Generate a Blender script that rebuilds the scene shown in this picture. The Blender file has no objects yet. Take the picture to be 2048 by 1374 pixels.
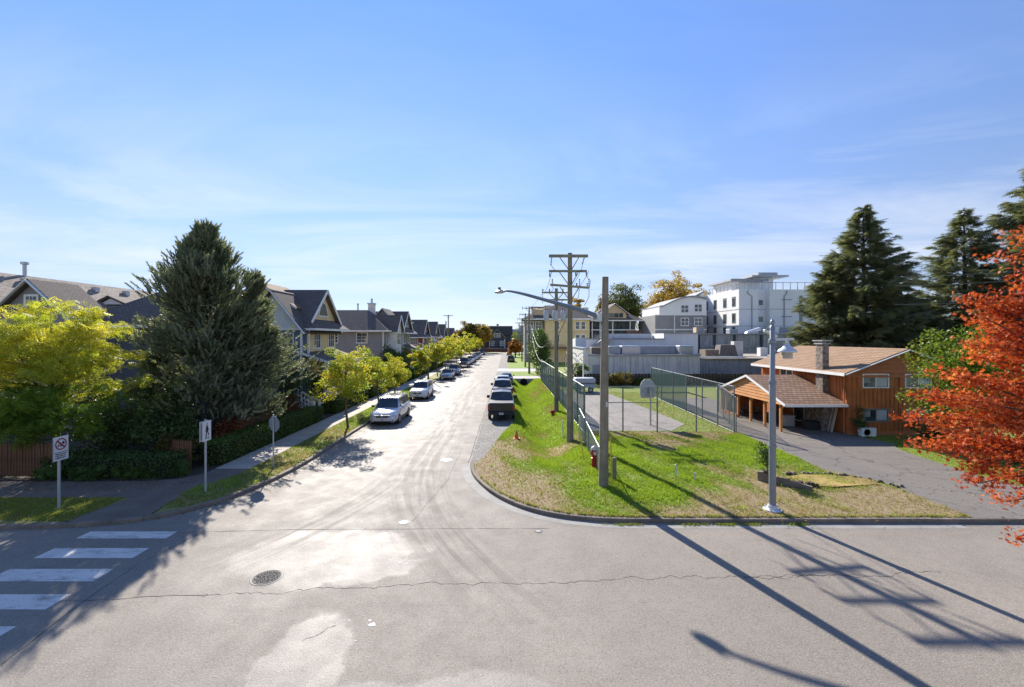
import bpy, math, random
import numpy as np
from mathutils import Vector, Matrix

# ---------------------------------------------------------------- camera, sky, sun, exposure
SC = bpy.context.scene
COL = SC.collection
PI = math.pi
R = math.radians

cd = bpy.data.cameras.new('camera')
cam = bpy.data.objects.new('camera', cd)
COL.objects.link(cam)
cam.location = (0, 0, 6.2)
cam.rotation_euler = (R(90), 0, 0)
cd.sensor_width = 36.0
cd.lens = 15.65
cd.shift_x = 0.0049
cd.shift_y = -0.0059
cd.clip_start = 0.05
cd.clip_end = 9000
SC.camera = cam

SUN_EL, SUN_AZ = 31.0, 18.5          # elevation; degrees to the left of the street axis (+Y)
world = bpy.data.worlds.new('World')
SC.world = world
world.use_nodes = True
wn, wl = world.node_tree.nodes, world.node_tree.links
wn.clear()
wout = wn.new('ShaderNodeOutputWorld')
wbg = wn.new('ShaderNodeBackground')
sky = wn.new('ShaderNodeTexSky')
sky.sky_type = 'NISHITA'
sky.sun_disc = False
sky.sun_elevation = R(SUN_EL)
sky.sun_rotation = R(-SUN_AZ)
sky.altitude = 50
sky.air_density = 1.0
sky.dust_density = 0.0
sky.ozone_density = 2.5
wbg.inputs['Strength'].default_value = 0.135
# thin cirrus: noise over the view direction projected on a high flat layer
geo = wn.new('ShaderNodeTexCoord')
sep = wn.new('ShaderNodeSeparateXYZ')
wl.new(geo.outputs['Generated'], sep.inputs[0])
def wmath(op, a, b=None):
    n = wn.new('ShaderNodeMath'); n.operation = op
    for i, s in enumerate((a, b)):
        if s is None: continue
        if isinstance(s, (int, float)): n.inputs[i].default_value = s
        else: wl.new(s, n.inputs[i])
    return n.outputs[0]
zz = wmath('MAXIMUM', wmath('ADD', sep.outputs['Z'], 0.06), 0.03)
cx = wmath('DIVIDE', sep.outputs['X'], zz)
cy = wmath('DIVIDE', sep.outputs['Y'], zz)
cmb = wn.new('ShaderNodeCombineXYZ')
wl.new(wmath('MULTIPLY', wmath('ADD', cx, wmath('MULTIPLY', cy, 0.35)), 0.42), cmb.inputs[0])
wl.new(wmath('MULTIPLY', cy, 0.85), cmb.inputs[1])
nz1 = wn.new('ShaderNodeTexNoise')
nz1.inputs['Scale'].default_value = 0.95
nz1.inputs['Detail'].default_value = 9
nz1.inputs['Roughness'].default_value = 0.6
nz1.inputs['Distortion'].default_value = 0.7
wl.new(cmb.outputs[0], nz1.inputs['Vector'])
crmp = wn.new('ShaderNodeValToRGB')
crmp.color_ramp.elements[0].position = 0.43
crmp.color_ramp.elements[0].color = (0, 0, 0, 1)
crmp.color_ramp.elements[1].position = 0.70
crmp.color_ramp.elements[1].color = (1, 1, 1, 1)
wl.new(nz1.outputs['Fac'], crmp.inputs[0])
hsv = wn.new('ShaderNodeHueSaturation')
hsv.inputs['Hue'].default_value = 0.503
hsv.inputs['Saturation'].default_value = 1.12
hsv.inputs['Value'].default_value = 1.0
wl.new(sky.outputs[0], hsv.inputs['Color'])
wmix = wn.new('ShaderNodeMixRGB')
wmix.inputs[2].default_value = (2.0, 2.1, 2.25, 1)
band = wn.new('ShaderNodeValToRGB')
band.color_ramp.elements.new(.1); band.color_ramp.elements.new(.2)
be = band.color_ramp.elements
be[0].position = 0.0; be[0].color = (.25, .25, .25, 1)
be[1].position = 0.13; be[1].color = (1, 1, 1, 1)
be[2].position = 0.27; be[2].color = (.8, .8, .8, 1)
be[3].position = 0.46; be[3].color = (.14, .14, .14, 1)
wl.new(sep.outputs['Z'], band.inputs[0])
wl.new(wmath('MULTIPLY', wmath('MULTIPLY', crmp.outputs[0], band.outputs[0]), 0.62), wmix.inputs[0])
# paler, softer air toward the horizon
hz = wn.new('ShaderNodeValToRGB')
for q_ in (.2, .3, .4): hz.color_ramp.elements.new(q_)
for e_, (p_, c_) in zip(hz.color_ramp.elements, ((0.01, (.16, .175, .27)), (.084, (.225, .20, .245)), (.19, (.36, .285, .285)), (.39, (.44, .375, .39)), (.60, (.42, .41, .475)))):
    e_.position = p_; e_.color = (*c_, 1)
wl.new(sep.outputs['Z'], hz.inputs[0])
hmul = wn.new('ShaderNodeMixRGB'); hmul.blend_type = 'MULTIPLY'; hmul.inputs[0].default_value = 1.0
wl.new(hsv.outputs[0], hmul.inputs[1]); wl.new(hz.outputs[0], hmul.inputs[2])
wl.new(hmul.outputs[0], wmix.inputs[1])
wl.new(wmix.outputs[0], wbg.inputs['Color'])
wl.new(wbg.outputs[0], wout.inputs['Surface'])

sd = bpy.data.lights.new('sun', 'SUN')
sd.energy = 2.6
sd.angle = R(0.53)
sd.color = (1.0, 0.945, 0.86)
sun = bpy.data.objects.new('sun', sd)
COL.objects.link(sun)
sdir = Vector((-math.sin(R(SUN_AZ)) * math.cos(R(SUN_EL)), math.cos(R(SUN_AZ)) * math.cos(R(SUN_EL)), math.sin(R(SUN_EL))))
sun.rotation_euler = sdir.to_track_quat('Z', 'Y').to_euler()
sun.location = (-20, 60, 60)

SC.view_settings.view_transform = 'Standard'
SC.view_settings.look = 'None'
SC.view_settings.gamma = 1.0
SC.view_settings.use_curve_mapping = False
SC.view_settings.exposure = 1.86
SC.render.engine = 'CYCLES'
SC.cycles.use_denoising = True
SC.cycles.max_bounces = 6
SC.cycles.diffuse_bounces = 3
SC.cycles.glossy_bounces = 3
SC.cycles.transmission_bounces = 4
SC.cycles.transparent_max_bounces = 8
SC.cycles.caustics_reflective = False
SC.cycles.caustics_refractive = False

# ---------------------------------------------------------------- materials
MATS = {}
def _mat(name):
    m = bpy.data.materials.new(name); m.use_nodes = True
    nt = m.node_tree; nt.nodes.clear()
    out = nt.nodes.new('ShaderNodeOutputMaterial')
    MATS[name] = m
    return m, nt.nodes, nt.links, out

class NB:
    """small node-building helper"""
    def __init__(s, nodes, links): s.n, s.l = nodes, links
    def new(s, t, **kw):
        n = s.n.new(t)
        for k, v in kw.items(): setattr(n, k, v)
        return n
    def put(s, sock, v):
        if isinstance(v, (int, float)): sock.default_value = v
        elif isinstance(v, (tuple, list)): sock.default_value = tuple(v) if len(v) != 3 or len(sock.default_value) == 3 else (*v, 1)
        else: s.l.new(v, sock)
    def noise(s, vec, scale, detail=4, rough=0.55, dist=0.0):
        n = s.new('ShaderNodeTexNoise')
        n.inputs['Scale'].default_value = scale; n.inputs['Detail'].default_value = detail
        n.inputs['Roughness'].default_value = rough; n.inputs['Distortion'].default_value = dist
        s.l.new(vec, n.inputs['Vector']); return n.outputs['Fac']
    def ramp(s, fac, stops, interp='LINEAR'):
        n = s.new('ShaderNodeValToRGB'); cr = n.color_ramp; cr.interpolation = interp
        while len(cr.elements) < len(stops): cr.elements.new(0.5)
        for e, (p, c) in zip(cr.elements, stops):
            e.position = p; e.color = (c, c, c, 1) if isinstance(c, (int, float)) else (*c, 1)
        s.l.new(fac, n.inputs[0]); return n.outputs[0]
    def math(s, op, a, b=0.0):
        n = s.new('ShaderNodeMath', operation=op)
        s.put(n.inputs[0], a); s.put(n.inputs[1], b); return n.outputs[0]
    def mix(s, fac, a, b, mode='MIX'):
        n = s.new('ShaderNodeMixRGB', blend_type=mode)
        s.put(n.inputs[0], fac); s.put(n.inputs[1], a); s.put(n.inputs[2], b); return n.outputs[0]
    def bump(s, h, strength, dist=0.02):
        n = s.new('ShaderNodeBump'); n.inputs['Strength'].default_value = strength; n.inputs['Distance'].default_value = dist
        s.l.new(h, n.inputs['Height']); return n.outputs[0]
    def mapping(s, vec, scale=(1, 1, 1), rot=(0, 0, 0), loc=(0, 0, 0)):
        n = s.new('ShaderNodeMapping'); n.inputs['Scale'].default_value = scale
        n.inputs['Rotation'].default_value = rot; n.inputs['Location'].default_value = loc
        s.l.new(vec, n.inputs['Vector']); return n.outputs[0]

def clamp3(c): return tuple(min(1.0, max(0.0, x)) for x in c)

def M(name, col, rough=0.7, var=0.12, vs=1.5, fine=0.08, fs=30, bump=0.0, bs=60, metal=0.0, spec=0.4, coat=0.0, streak=0.0, dirt=None):
    """painted / mineral / metal surface with noise variation; streak = vertical weathering"""
    if name in MATS: return MATS[name]
    m, n, l, out = _mat(name); b = NB(n, l)
    tc = b.new('ShaderNodeTexCoord').outputs['Object']
    p = b.new('ShaderNodeBsdfPrincipled')
    c = b.mix(b.ramp(b.noise(tc, vs, 5), [(0.3, 0.0), (0.7, 1.0)]), clamp3([x * (1 - var) for x in col]), clamp3([x * (1 + var) for x in col]))
    if fine: c = b.mix(fine, c, b.ramp(b.noise(tc, fs, 3), [(0.35, 0.0), (0.65, 1.0)]), 'OVERLAY')
    if streak:
        sv = b.mapping(tc, (3.0, 3.0, 0.18))
        c = b.mix(b.math('MULTIPLY', b.ramp(b.noise(sv, 1.6, 6, 0.65), [(0.45, 0.0), (0.72, 1.0)]), streak), c, dirt or (0.05, 0.045, 0.04))
    b.put(p.inputs['Base Color'], c)
    p.inputs['Roughness'].default_value = rough; p.inputs['Metallic'].default_value = metal
    p.inputs['Specular IOR Level'].default_value = spec; p.inputs['Coat Weight'].default_value = coat
    p.inputs['Coat Roughness'].default_value = 0.05
    if bump: b.put(p.inputs['Normal'], b.bump(b.noise(tc, bs, 4), bump))
    l.new(p.outputs[0], out.inputs[0])
    return m

def leafmat(name, cols, transl=0.35, rough=0.5, patch=0.25, pscale=0.5):
    """foliage: colour from a random value per leaf plus broad patches; light passes through the blade"""
    if name in MATS: return MATS[name]
    m, n, l, out = _mat(name); b = NB(n, l)
    at = b.new('ShaderNodeAttribute', attribute_name='lv').outputs['Fac']
    tc = b.new('ShaderNodeTexCoord').outputs['Object']
    f = b.math('ADD', b.math('MULTIPLY', at, 1 - patch), b.math('MULTIPLY', b.ramp(b.noise(tc, pscale, 2), [(0.3, 0.0), (0.7, 1.0)]), patch))
    k = len(cols) - 1
    c = b.ramp(f, [(0.08 + 0.84 * i / k, cc) for i, cc in enumerate(cols)])
    p = b.new('ShaderNodeBsdfPrincipled')
    b.put(p.inputs['Base Color'], c); p.inputs['Roughness'].default_value = rough
    p.inputs['Specular IOR Level'].default_value = 0.18
    t = b.new('ShaderNodeBsdfTranslucent')
    b.put(t.inputs['Color'], b.mix(1.0, c, (1.0, 1.0, 0.55), 'MULTIPLY'))
    mx = b.new('ShaderNodeMixShader'); mx.inputs[0].default_value = transl
    l.new(p.outputs[0], mx.inputs[1]); l.new(t.outputs[0], mx.inputs[2]); l.new(mx.outputs[0], out.inputs[0])
    return m

# ---------------------------------------------------------------- mesh helpers
WO = {}                       # world origin of each root
def org(o):
    return WO.get(o.name, Vector((0, 0, 0))) if o is not None else Vector((0, 0, 0))

def tag(o, label=None, cat=None, group=None, kind=None):
    if label: o['label'] = label
    if cat: o['category'] = cat
    if group: o['group'] = group
    if kind: o['kind'] = kind
    return o

def thing(name, label, cat, loc=(0, 0, 0), group=None, rotz=0.0):
    o = bpy.data.objects.new(name, None); COL.objects.link(o)
    o.empty_display_size = 0.3
    o.location = loc; o.rotation_euler = (0, 0, rotz)
    WO[o.name] = Vector(loc) if rotz == 0.0 else Vector((0, 0, 0))
    return tag(o, label, cat, group)

class MB:
    def __init__(s): s.v, s.f = [], []
    def add(s, vs, fs):
        k = len(s.v); s.v += [tuple(p) for p in vs]; s.f += [tuple(i + k for i in f) for f in fs]; return s
    def box(s, x0, x1, y0, y1, z0, z1):
        return s.add([(x0, y0, z0), (x1, y0, z0), (x1, y1, z0), (x0, y1, z0), (x0, y0, z1), (x1, y0, z1), (x1, y1, z1), (x0, y1, z1)],
                     [(0, 3, 2, 1), (4, 5, 6, 7), (0, 1, 5, 4), (1, 2, 6, 5), (2, 3, 7, 6), (3, 0, 4, 7)])
    def hexa(s, b, t):        # 4 bottom, 4 top points
        return s.add(list(b) + list(t), [(0, 3, 2, 1), (4, 5, 6, 7), (0, 1, 5, 4), (1, 2, 6, 5), (2, 3, 7, 6), (3, 0, 4, 7)])
    def poly(s, pts): return s.add(pts, [tuple(range(len(pts)))])
    def slab(s, pts, d):      # thick sheet: polygon + offset vector
        n = len(pts); d = Vector(d); a = [Vector(p) for p in pts]; c = [p + d for p in a]
        return s.add(a + c, [tuple(range(n))[::-1], tuple(range(n, 2 * n))] + [(i, (i + 1) % n, n + (i + 1) % n, n + i) for i in range(n)])
    def beam(s, a, b, w, h, up=(0, 0, 1)):
        a, b = Vector(a), Vector(b); t = (b - a).normalized(); up = Vector(up)
        sd_ = t.cross(up)
        if sd_.length < 1e-4: sd_ = t.cross(Vector((0, 1, 0)))
        sd_.normalize(); u = sd_.cross(t).normalized()
        sw, uh = sd_ * w / 2, u * h / 2
        return s.hexa([a - sw - uh, a + sw - uh, b + sw - uh, b - sw - uh], [a - sw + uh, a + sw + uh, b + sw + uh, b - sw + uh])
    def tube(s, pts, r, n=7, cap=True):
        pts = [Vector(p) for p in pts]; k = len(pts)
        rr = [r] * k if isinstance(r, (int, float)) else list(r)
        prev = None; rings = []
        for i, p in enumerate(pts):
            t = (pts[min(i + 1, k - 1)] - pts[max(i - 1, 0)])
            if t.length < 1e-9: t = Vector((0, 0, 1))
            t.normalize()
            if prev is None:
                a = Vector((1, 0, 0)) if abs(t.x) < 0.9 else Vector((0, 1, 0))
                u = t.cross(a).normalized()
            else:
                u = (prev - t * prev.dot(t))
                u = u.normalized() if u.length > 1e-6 else t.orthogonal().normalized()
            prev = u; w = t.cross(u)
            rings.append([p + (u * math.cos(2 * PI * j / n) + w * math.sin(2 * PI * j / n)) * rr[i] for j in range(n)])
        vs = [q for g in rings for q in g]
        fs = [(i * n + j, i * n + (j + 1) % n, (i + 1) * n + (j + 1) % n, (i + 1) * n + j) for i in range(k - 1) for j in range(n)]
        if cap: fs += [tuple(range(n))[::-1], tuple(range((k - 1) * n, k * n))]
        return s.add(vs, fs)
    def lathe(s, prof, c=(0, 0, 0), n=16, axis='z'):
        cx_, cy_, cz_ = c; vs = []
        for r_, h in prof:
            for j in range(n):
                a = 2 * PI * j / n; p, q = r_ * math.cos(a), r_ * math.sin(a)
                vs.append((cx_ + p, cy_ + q, cz_ + h) if axis == 'z' else (cx_ + h, cy_ + p, cz_ + q) if axis == 'x' else (cx_ + p, cy_ + h, cz_ + q))
        k = len(prof)
        fs = [(i * n + j, i * n + (j + 1) % n, (i + 1) * n + (j + 1) % n, (i + 1) * n + j) for i in range(k - 1) for j in range(n)]
        fs += [tuple(range(n))[::-1], tuple(range((k - 1) * n, k * n))]
        return s.add(vs, fs)
    def build(s, name, mat, parent=None, smooth=False, bevel=0.0, kind=None):
        o_ = org(parent)
        me = bpy.data.meshes.new(name)
        me.from_pydata([(p[0] - o_.x, p[1] - o_.y, p[2] - o_.z) for p in s.v], [], s.f)
        me.materials.append(mat)
        if smooth:
            me.polygons.foreach_set('use_smooth', [True] * len(me.polygons))
        me.update()
        ob = bpy.data.objects.new(name, me); COL.objects.link(ob)
        if smooth and smooth != True:
            try: me.set_sharp_from_angle(angle=R(smooth))
            except Exception: pass
        if parent is not None:
            ob.parent = parent; WO[ob.name] = o_
        else: WO[ob.name] = Vector((0, 0, 0))
        if bevel:
            bv = ob.modifiers.new('bevel', 'BEVEL'); bv.width = bevel; bv.segments = 2; bv.limit_method = 'ANGLE'
        if kind: ob['kind'] = kind
        return ob

def box(name, mat, parent, x0, x1, y0, y1, z0, z1, bevel=0.0):
    return MB().box(x0, x1, y0, y1, z0, z1).build(name, mat, parent, bevel=bevel)

def inst(name, me, parent, loc, rot=(0, 0, 0), scale=(1, 1, 1)):
    ob = bpy.data.objects.new(name, me); COL.objects.link(ob)
    ob.parent = parent; ob.location = Vector(loc) - org(parent); ob.rotation_euler = rot; ob.scale = scale
    WO[ob.name] = Vector(loc)
    return ob

def copy_tree(o, parent=None):
    c = o.copy(); COL.objects.link(c); c.parent = parent
    for ch in list(o.children): copy_tree(ch, c)
    return c

def npmesh(name, V, F, mat, parent=None, lv=None, smooth=False, kind=None):
    """mesh from numpy arrays: V (n,3), F (m,k)"""
    o_ = org(parent)
    V = np.asarray(V, np.float32) - np.array(o_, np.float32)
    F = np.asarray(F, np.int32); m, k = F.shape
    me = bpy.data.meshes.new(name)
    me.vertices.add(len(V)); me.vertices.foreach_set('co', V.ravel())
    me.loops.add(m * k); me.loops.foreach_set('vertex_index', F.ravel())
    me.polygons.add(m); me.polygons.foreach_set('loop_start', np.arange(0, m * k, k, dtype=np.int32))
    me.polygons.foreach_set('loop_total', np.full(m, k, np.int32))
    if smooth: me.polygons.foreach_set('use_smooth', np.ones(m, bool))
    me.update(calc_edges=True)
    if lv is not None:
        a = me.attributes.new('lv', 'FLOAT', 'POINT'); a.data.foreach_set('value', np.asarray(lv, np.float32))
    me.materials.append(mat)
    ob = bpy.data.objects.new(name, me); COL.objects.link(ob)
    if parent is not None: ob.parent = parent
    WO[ob.name] = o_
    if kind: ob['kind'] = kind
    return ob

def unit(a): return a / np.maximum(np.linalg.norm(a, axis=1, keepdims=True), 1e-9)

# leaf templates: vertices (k,3) and faces
def tmpl_rhomb():
    return np.array([(-.5, 0, 0), (0, -.3, .08), (.5, 0, 0), (0, .3, .08)]), np.array([(0, 1, 2, 3)])
def tmpl_maple():
    ang = [(-90, .45), (-60, .18), (-25, .5), (5, .22), (35, .62), (62, .27), (90, .72), (118, .27), (145, .62), (175, .22), (205, .5), (240, .18)]
    v = [(0, 0, 0)] + [(r_ * math.cos(R(a)), r_ * math.sin(R(a)), -.18 * r_ * (1 if r_ > .4 else .2)) for a, r_ in ang]
    n = len(ang); return np.array(v), np.array([(0, 1 + i, 1 + (i + 1) % n) for i in range(n)])
def tmpl_frond(pairs=5):
    v, f = [], []
    for i in range(pairs):
        x = -.4 + .9 * i / pairs
        for sg in (-1, 1):
            k = len(v); L = .34 * math.sin(PI * (i + 1.2) / (pairs + 1.4))
            v += [(x, 0, 0), (x + .03, sg * L * .5, .03), (x + .1, sg * L, -.05), (x + .13, sg * L * .5, .0)]
            f.append((k, k + 1, k + 2, k + 3))
    return np.array(v), np.array(f)
def tmpl_shoot(n=18, seed=3):
    """pine candle: needles round an upright axis (z), length 1"""
    rg = random.Random(seed); v, f = [], []
    for i in range(n):
        h = i / n * .85; a = i * 2.4; sp = .22 * (1 - .55 * h) ; L = .30
        c, s_ = math.cos(a), math.sin(a); w = .05
        k = len(v)
        v += [(-s_ * w, c * w, h), (s_ * w, -c * w, h), (c * sp * rg.uniform(.8, 1.2), s_ * sp, h + L * rg.uniform(.7, 1.1))]
        f.append((k, k + 1, k + 2))
    return np.array(v), np.array(f)
def tmpl_spray(seed=5):
    """spruce twig: fan of narrow blades along +x, slightly drooping"""
    rg = random.Random(seed); v, f = [], []
    for i in range(9):
        x = .75 * i / 9; sg = 1 if i % 2 else -1; L = .5 * (1 - .45 * i / 9)
        k = len(v); an = rg.uniform(.5, .9) * sg; dz = rg.uniform(-.16, .05)
        v += [(x - .05, 0, 0), (x + .06, 0, .01), (x + L * math.cos(an), L * math.sin(an), dz)]
        f.append((k, k + 1, k + 2))
    k = len(v); v += [(0, -.05, 0), (0, .05, 0), (1.0, 0, -.06)]; f.append((k, k + 1, k + 2))
    return np.array(v), np.array(f)
def tmpl_tuft(n=5, seed=1):
    rg = random.Random(seed); v, f = [], []
    for i in range(n):
        a = rg.uniform(0, 2 * PI); b_ = rg.uniform(0, 2 * PI); ox, oy = .35 * math.cos(b_), .35 * math.sin(b_)
        ln = rg.uniform(.1, .5); w = .16; h = rg.uniform(.6, 1.1); k = len(v)
        v += [(ox - w * math.sin(a), oy + w * math.cos(a), -.1), (ox + w * math.sin(a), oy - w * math.cos(a), -.1), (ox + ln * math.cos(a), oy + ln * math.sin(a), h)]
        f.append((k, k + 1, k + 2))
    return np.array(v), np.array(f)

def scatter(tm, C, X, Y, Z, S):
    """place template at C with axes X,Y,Z (n,3) and size S (n,)"""
    v, f = tm; n, k = len(C), len(v)
    S = np.asarray(S).reshape(n, 1, 1)
    V = C[:, None, :] + S * (v[None, :, 0:1] * X[:, None, :] + v[None, :, 1:2] * Y[:, None, :] + v[None, :, 2:3] * Z[:, None, :])
    F = f[None, :, :] + (np.arange(n) * k)[:, None, None]
    return V.reshape(-1, 3), F.reshape(-1, f.shape[1]), k

def frames(rs, n, up=0.6, axis=None):
    """random leaf frames; normals lean up by 'up'"""
    Z = unit(rs.normal(size=(n, 3)) + np.array([0, 0, up * 1.6]))
    T = rs.normal(size=(n, 3)) if axis is None else axis + .5 * rs.normal(size=(n, 3))
    X = unit(T - Z * np.sum(T * Z, 1, keepdims=True)); Y = np.cross(Z, X)
    return X, Y, Z

def smoothcurve(pts, sub=6):
    """Catmull-Rom through 2D/3D points"""
    P = [Vector(p) for p in pts]; out = []
    for i in range(len(P) - 1):
        p0, p1, p2, p3 = P[max(i - 1, 0)], P[i], P[i + 1], P[min(i + 2, len(P) - 1)]
        for j in range(sub):
            t = j / sub
            out.append(.5 * ((2 * p1) + (p2 - p0) * t + (2 * p0 - 5 * p1 + 4 * p2 - p3) * t * t + (3 * p1 - p0 - 3 * p2 + p3) * t ** 3))
    out.append(P[-1]); return out
# ---------------------------------------------------------------- ground materials
def asphalt_mat(name, base, gloss=True):
    m, n, l, out = _mat(name); b = NB(n, l)
    tc = b.new('ShaderNodeTexCoord').outputs['Object']
    sp = b.new('ShaderNodeSeparateXYZ'); l.new(tc, sp.inputs[0]); X, Y = sp.outputs[0], sp.outputs[1]
    p = b.new('ShaderNodeBsdfPrincipled')
    big = b.ramp(b.noise(tc, 0.16, 6, 0.6), [(0.3, 0.0), (0.7, 1.0)])
    mid = b.ramp(b.noise(tc, 1.1, 6, 0.65), [(0.35, 0.0), (0.65, 1.0)])
    c = b.mix(big, tuple(x * .82 for x in base), tuple(x * 1.16 for x in base))
    c = b.mix(b.math('MULTIPLY', mid, 0.30), c, tuple(x * .66 for x in base))
    # aggregate: light and dark stones, coarse ravelled spots
    g1 = b.noise(tc, 21, 3, .8); g2 = b.noise(b.mapping(tc, (1, 1, 1), loc=(9, 4, 0)), 30, 2, .8); g3 = b.noise(tc, 5.5, 5, .75)
    c = b.mix(b.math('MULTIPLY', b.ramp(g1, [(0.36, 1.0), (0.50, 0.0)]), 0.50), c, (0.085, 0.075, 0.065))
    c = b.mix(b.math('MULTIPLY', b.ramp(g2, [(0.55, 0.0), (0.66, 1.0)]), 0.45), c, (0.52, 0.49, 0.45))
    c = b.mix(b.math('MULTIPLY', b.ramp(g3, [(0.34, 1.0), (0.50, 0.0)]), 0.32), c, tuple(x * .5 for x in base))
    rough = b.math('ADD', 0.68, b.math('MULTIPLY', mid, 0.10))
    if gloss:
        wob = b.math('MULTIPLY', b.math('SUBTRACT', b.noise(tc, 0.7, 6, .62), 0.5), 2.4)
        def ell(cx_, cy_, rx, ry, soft=0.30):
            d = b.math('ADD', b.math('POWER', b.math('DIVIDE', b.math('SUBTRACT', X, cx_), rx), 2.0),
                       b.math('POWER', b.math('DIVIDE', b.math('SUBTRACT', Y, cy_), ry), 2.0))
            return b.ramp(b.math('SUBTRACT', b.math('ADD', d, wob), 0.5), [(0.30, 1.0), (0.30 + soft, 0.0)])
        # worn smooth ground: the street's wheel lanes, and patches of sealed surface in the junction
        g = b.math('MAXIMUM', ell(-5.0, 12.7, 2.7, 1.7), b.math('MAXIMUM', ell(-3.9, 8.4, .9, 1.7), ell(-.6, 7.2, 3.4, 1.0)))
        g = b.math('MAXIMUM', g, b.math('MULTIPLY', ell(-6.4, 42, 3.4, 34, .6), 0.35))
        # scuffed turning tracks, dry and rough, fanning out of the street into the junction
        # tracks: u = x + 5 bent with y below 22
        bend = b.math('MULTIPLY', b.math('POWER', b.math('MAXIMUM', b.math('SUBTRACT', 22.0, Y), 0.0), 2.0), 0.030)
        u = b.math('SUBTRACT', b.math('ADD', X, 4.1), bend)
        uv = b.new('ShaderNodeCombineXYZ'); l.new(u, uv.inputs[0]); l.new(b.math('MULTIPLY', Y, 0.05), uv.inputs[1])
        band = b.ramp(b.math('MULTIPLY', b.math('ABSOLUTE', u), .5), [(0.3, 1.0), (0.9, 0.0)])
        trk = b.math('MULTIPLY', b.ramp(b.noise(uv.outputs[0], 2.8, 6, .65), [(0.45, 0.0), (0.55, 1.0)]), band)
        trk = b.math('MULTIPLY', trk, b.ramp(b.math('DIVIDE', Y, 100.0), [(0.09, 0.0), (0.13, 1.0), (0.5, .9), (.8, .5)]))
        u2 = b.math('ADD', b.math('ADD', X, 4.6), bend)
        uv2 = b.new('ShaderNodeCombineXYZ'); l.new(u2, uv2.inputs[0]); l.new(b.math('MULTIPLY', Y, 0.05), uv2.inputs[1])
        trk2 = b.math('MULTIPLY', b.ramp(b.noise(uv2.outputs[0], 3.2, 6, .65), [(0.47, 0.0), (0.56, 1.0)]), b.ramp(b.math('MULTIPLY', b.math('ABSOLUTE', u2), .6), [(0.3, 1.0), (0.9, 0.0)]))
        trk2 = b.math('MULTIPLY', trk2, b.ramp(b.math('DIVIDE', Y, 100.0), [(0.11, 0.0), (0.14, .8), (0.22, .6), (.3, .0)]))
        trk = b.math('MAXIMUM', trk, trk2)
        c = b.mix(b.math('MULTIPLY', trk, 0.62), c, (0.135, 0.112, 0.09))
        g = b.math('MULTIPLY', g, b.math('SUBTRACT', 1.0, b.math('MULTIPLY', trk, 0.75)))
        rough = b.math('SUBTRACT', rough, b.math('MULTIPLY', g, 0.16))
        c = b.mix(b.math('MULTIPLY', g, 0.12), c, (0.30, 0.29, 0.275))
        # damp/oily dark stains
        st = b.ramp(b.noise(b.mapping(tc, (.5, .9, 1), loc=(3, 7, 0)), 0.55, 5, .6), [(0.60, 0.0), (0.74, 1.0)])
        c = b.mix(b.math('MULTIPLY', st, 0.40), c, (0.085, 0.08, 0.075))
        p.inputs['Specular IOR Level'].default_value = 0.20
    if not gloss:
        st = b.ramp(b.noise(b.mapping(tc, (.6, 1.1, 1)), .8, 6, .65, .6), [(.56, 0.0), (.66, 1.0)])
        c = b.mix(b.math('MULTIPLY', st, .5), c, tuple(x * .42 for x in base))
        ck = b.new('ShaderNodeTexVoronoi', feature='DISTANCE_TO_EDGE'); ck.inputs['Scale'].default_value = .42
        wv = b.new('ShaderNodeVectorMath', operation='ADD'); l.new(tc, wv.inputs[0]); nzv = b.new('ShaderNodeTexNoise'); nzv.inputs['Scale'].default_value = 1.5; l.new(tc, nzv.inputs['Vector']); l.new(nzv.outputs['Color'], wv.inputs[1]); l.new(wv.outputs[0], ck.inputs['Vector'])
        c = b.mix(b.ramp(ck.outputs['Distance'], [(.006, .8), (.012, 0.0)]), c, (.04, .036, .03))
    b.put(p.inputs['Base Color'], c); b.put(p.inputs['Roughness'], rough)
    b.put(p.inputs['Normal'], b.bump(b.noise(tc, 26, 3, .8), 0.6, 0.014))
    l.new(p.outputs[0], out.inputs[0]); return m

def turf_mat(name):
    """short turf and bare soil: 'lv' on the sheet says how green (1) or dry (0) it is"""
    m, n, l, out = _mat(name); b = NB(n, l)
    tc = b.new('ShaderNodeTexCoord').outputs['Object']
    at = b.new('ShaderNodeAttribute', attribute_name='lv').outputs['Fac']
    f = b.math('ADD', at, b.math('MULTIPLY', b.math('SUBTRACT', b.noise(tc, 2.2, 6, .65), .5), .5))
    c = b.ramp(f, [(0.05, (0.33, 0.25, 0.145)), (0.35, (0.30, 0.265, 0.11)), (0.6, (0.22, 0.28, 0.05)), (0.9, (0.20, 0.30, 0.035))])
    c = b.mix(b.math('MULTIPLY', b.ramp(b.noise(tc, 14, 4, .7), [(0.34, 1.0), (0.5, 0.0)]), .45), c, (0.06, 0.085, 0.015))
    p = b.new('ShaderNodeBsdfPrincipled'); b.put(p.inputs['Base Color'], c); p.inputs['Roughness'].default_value = .85
    p.inputs['Specular IOR Level'].default_value = 0.15
    b.put(p.inputs['Normal'], b.bump(b.noise(tc, 22, 5, .7), 0.9, 0.05))
    l.new(p.outputs[0], out.inputs[0]); return m

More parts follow.
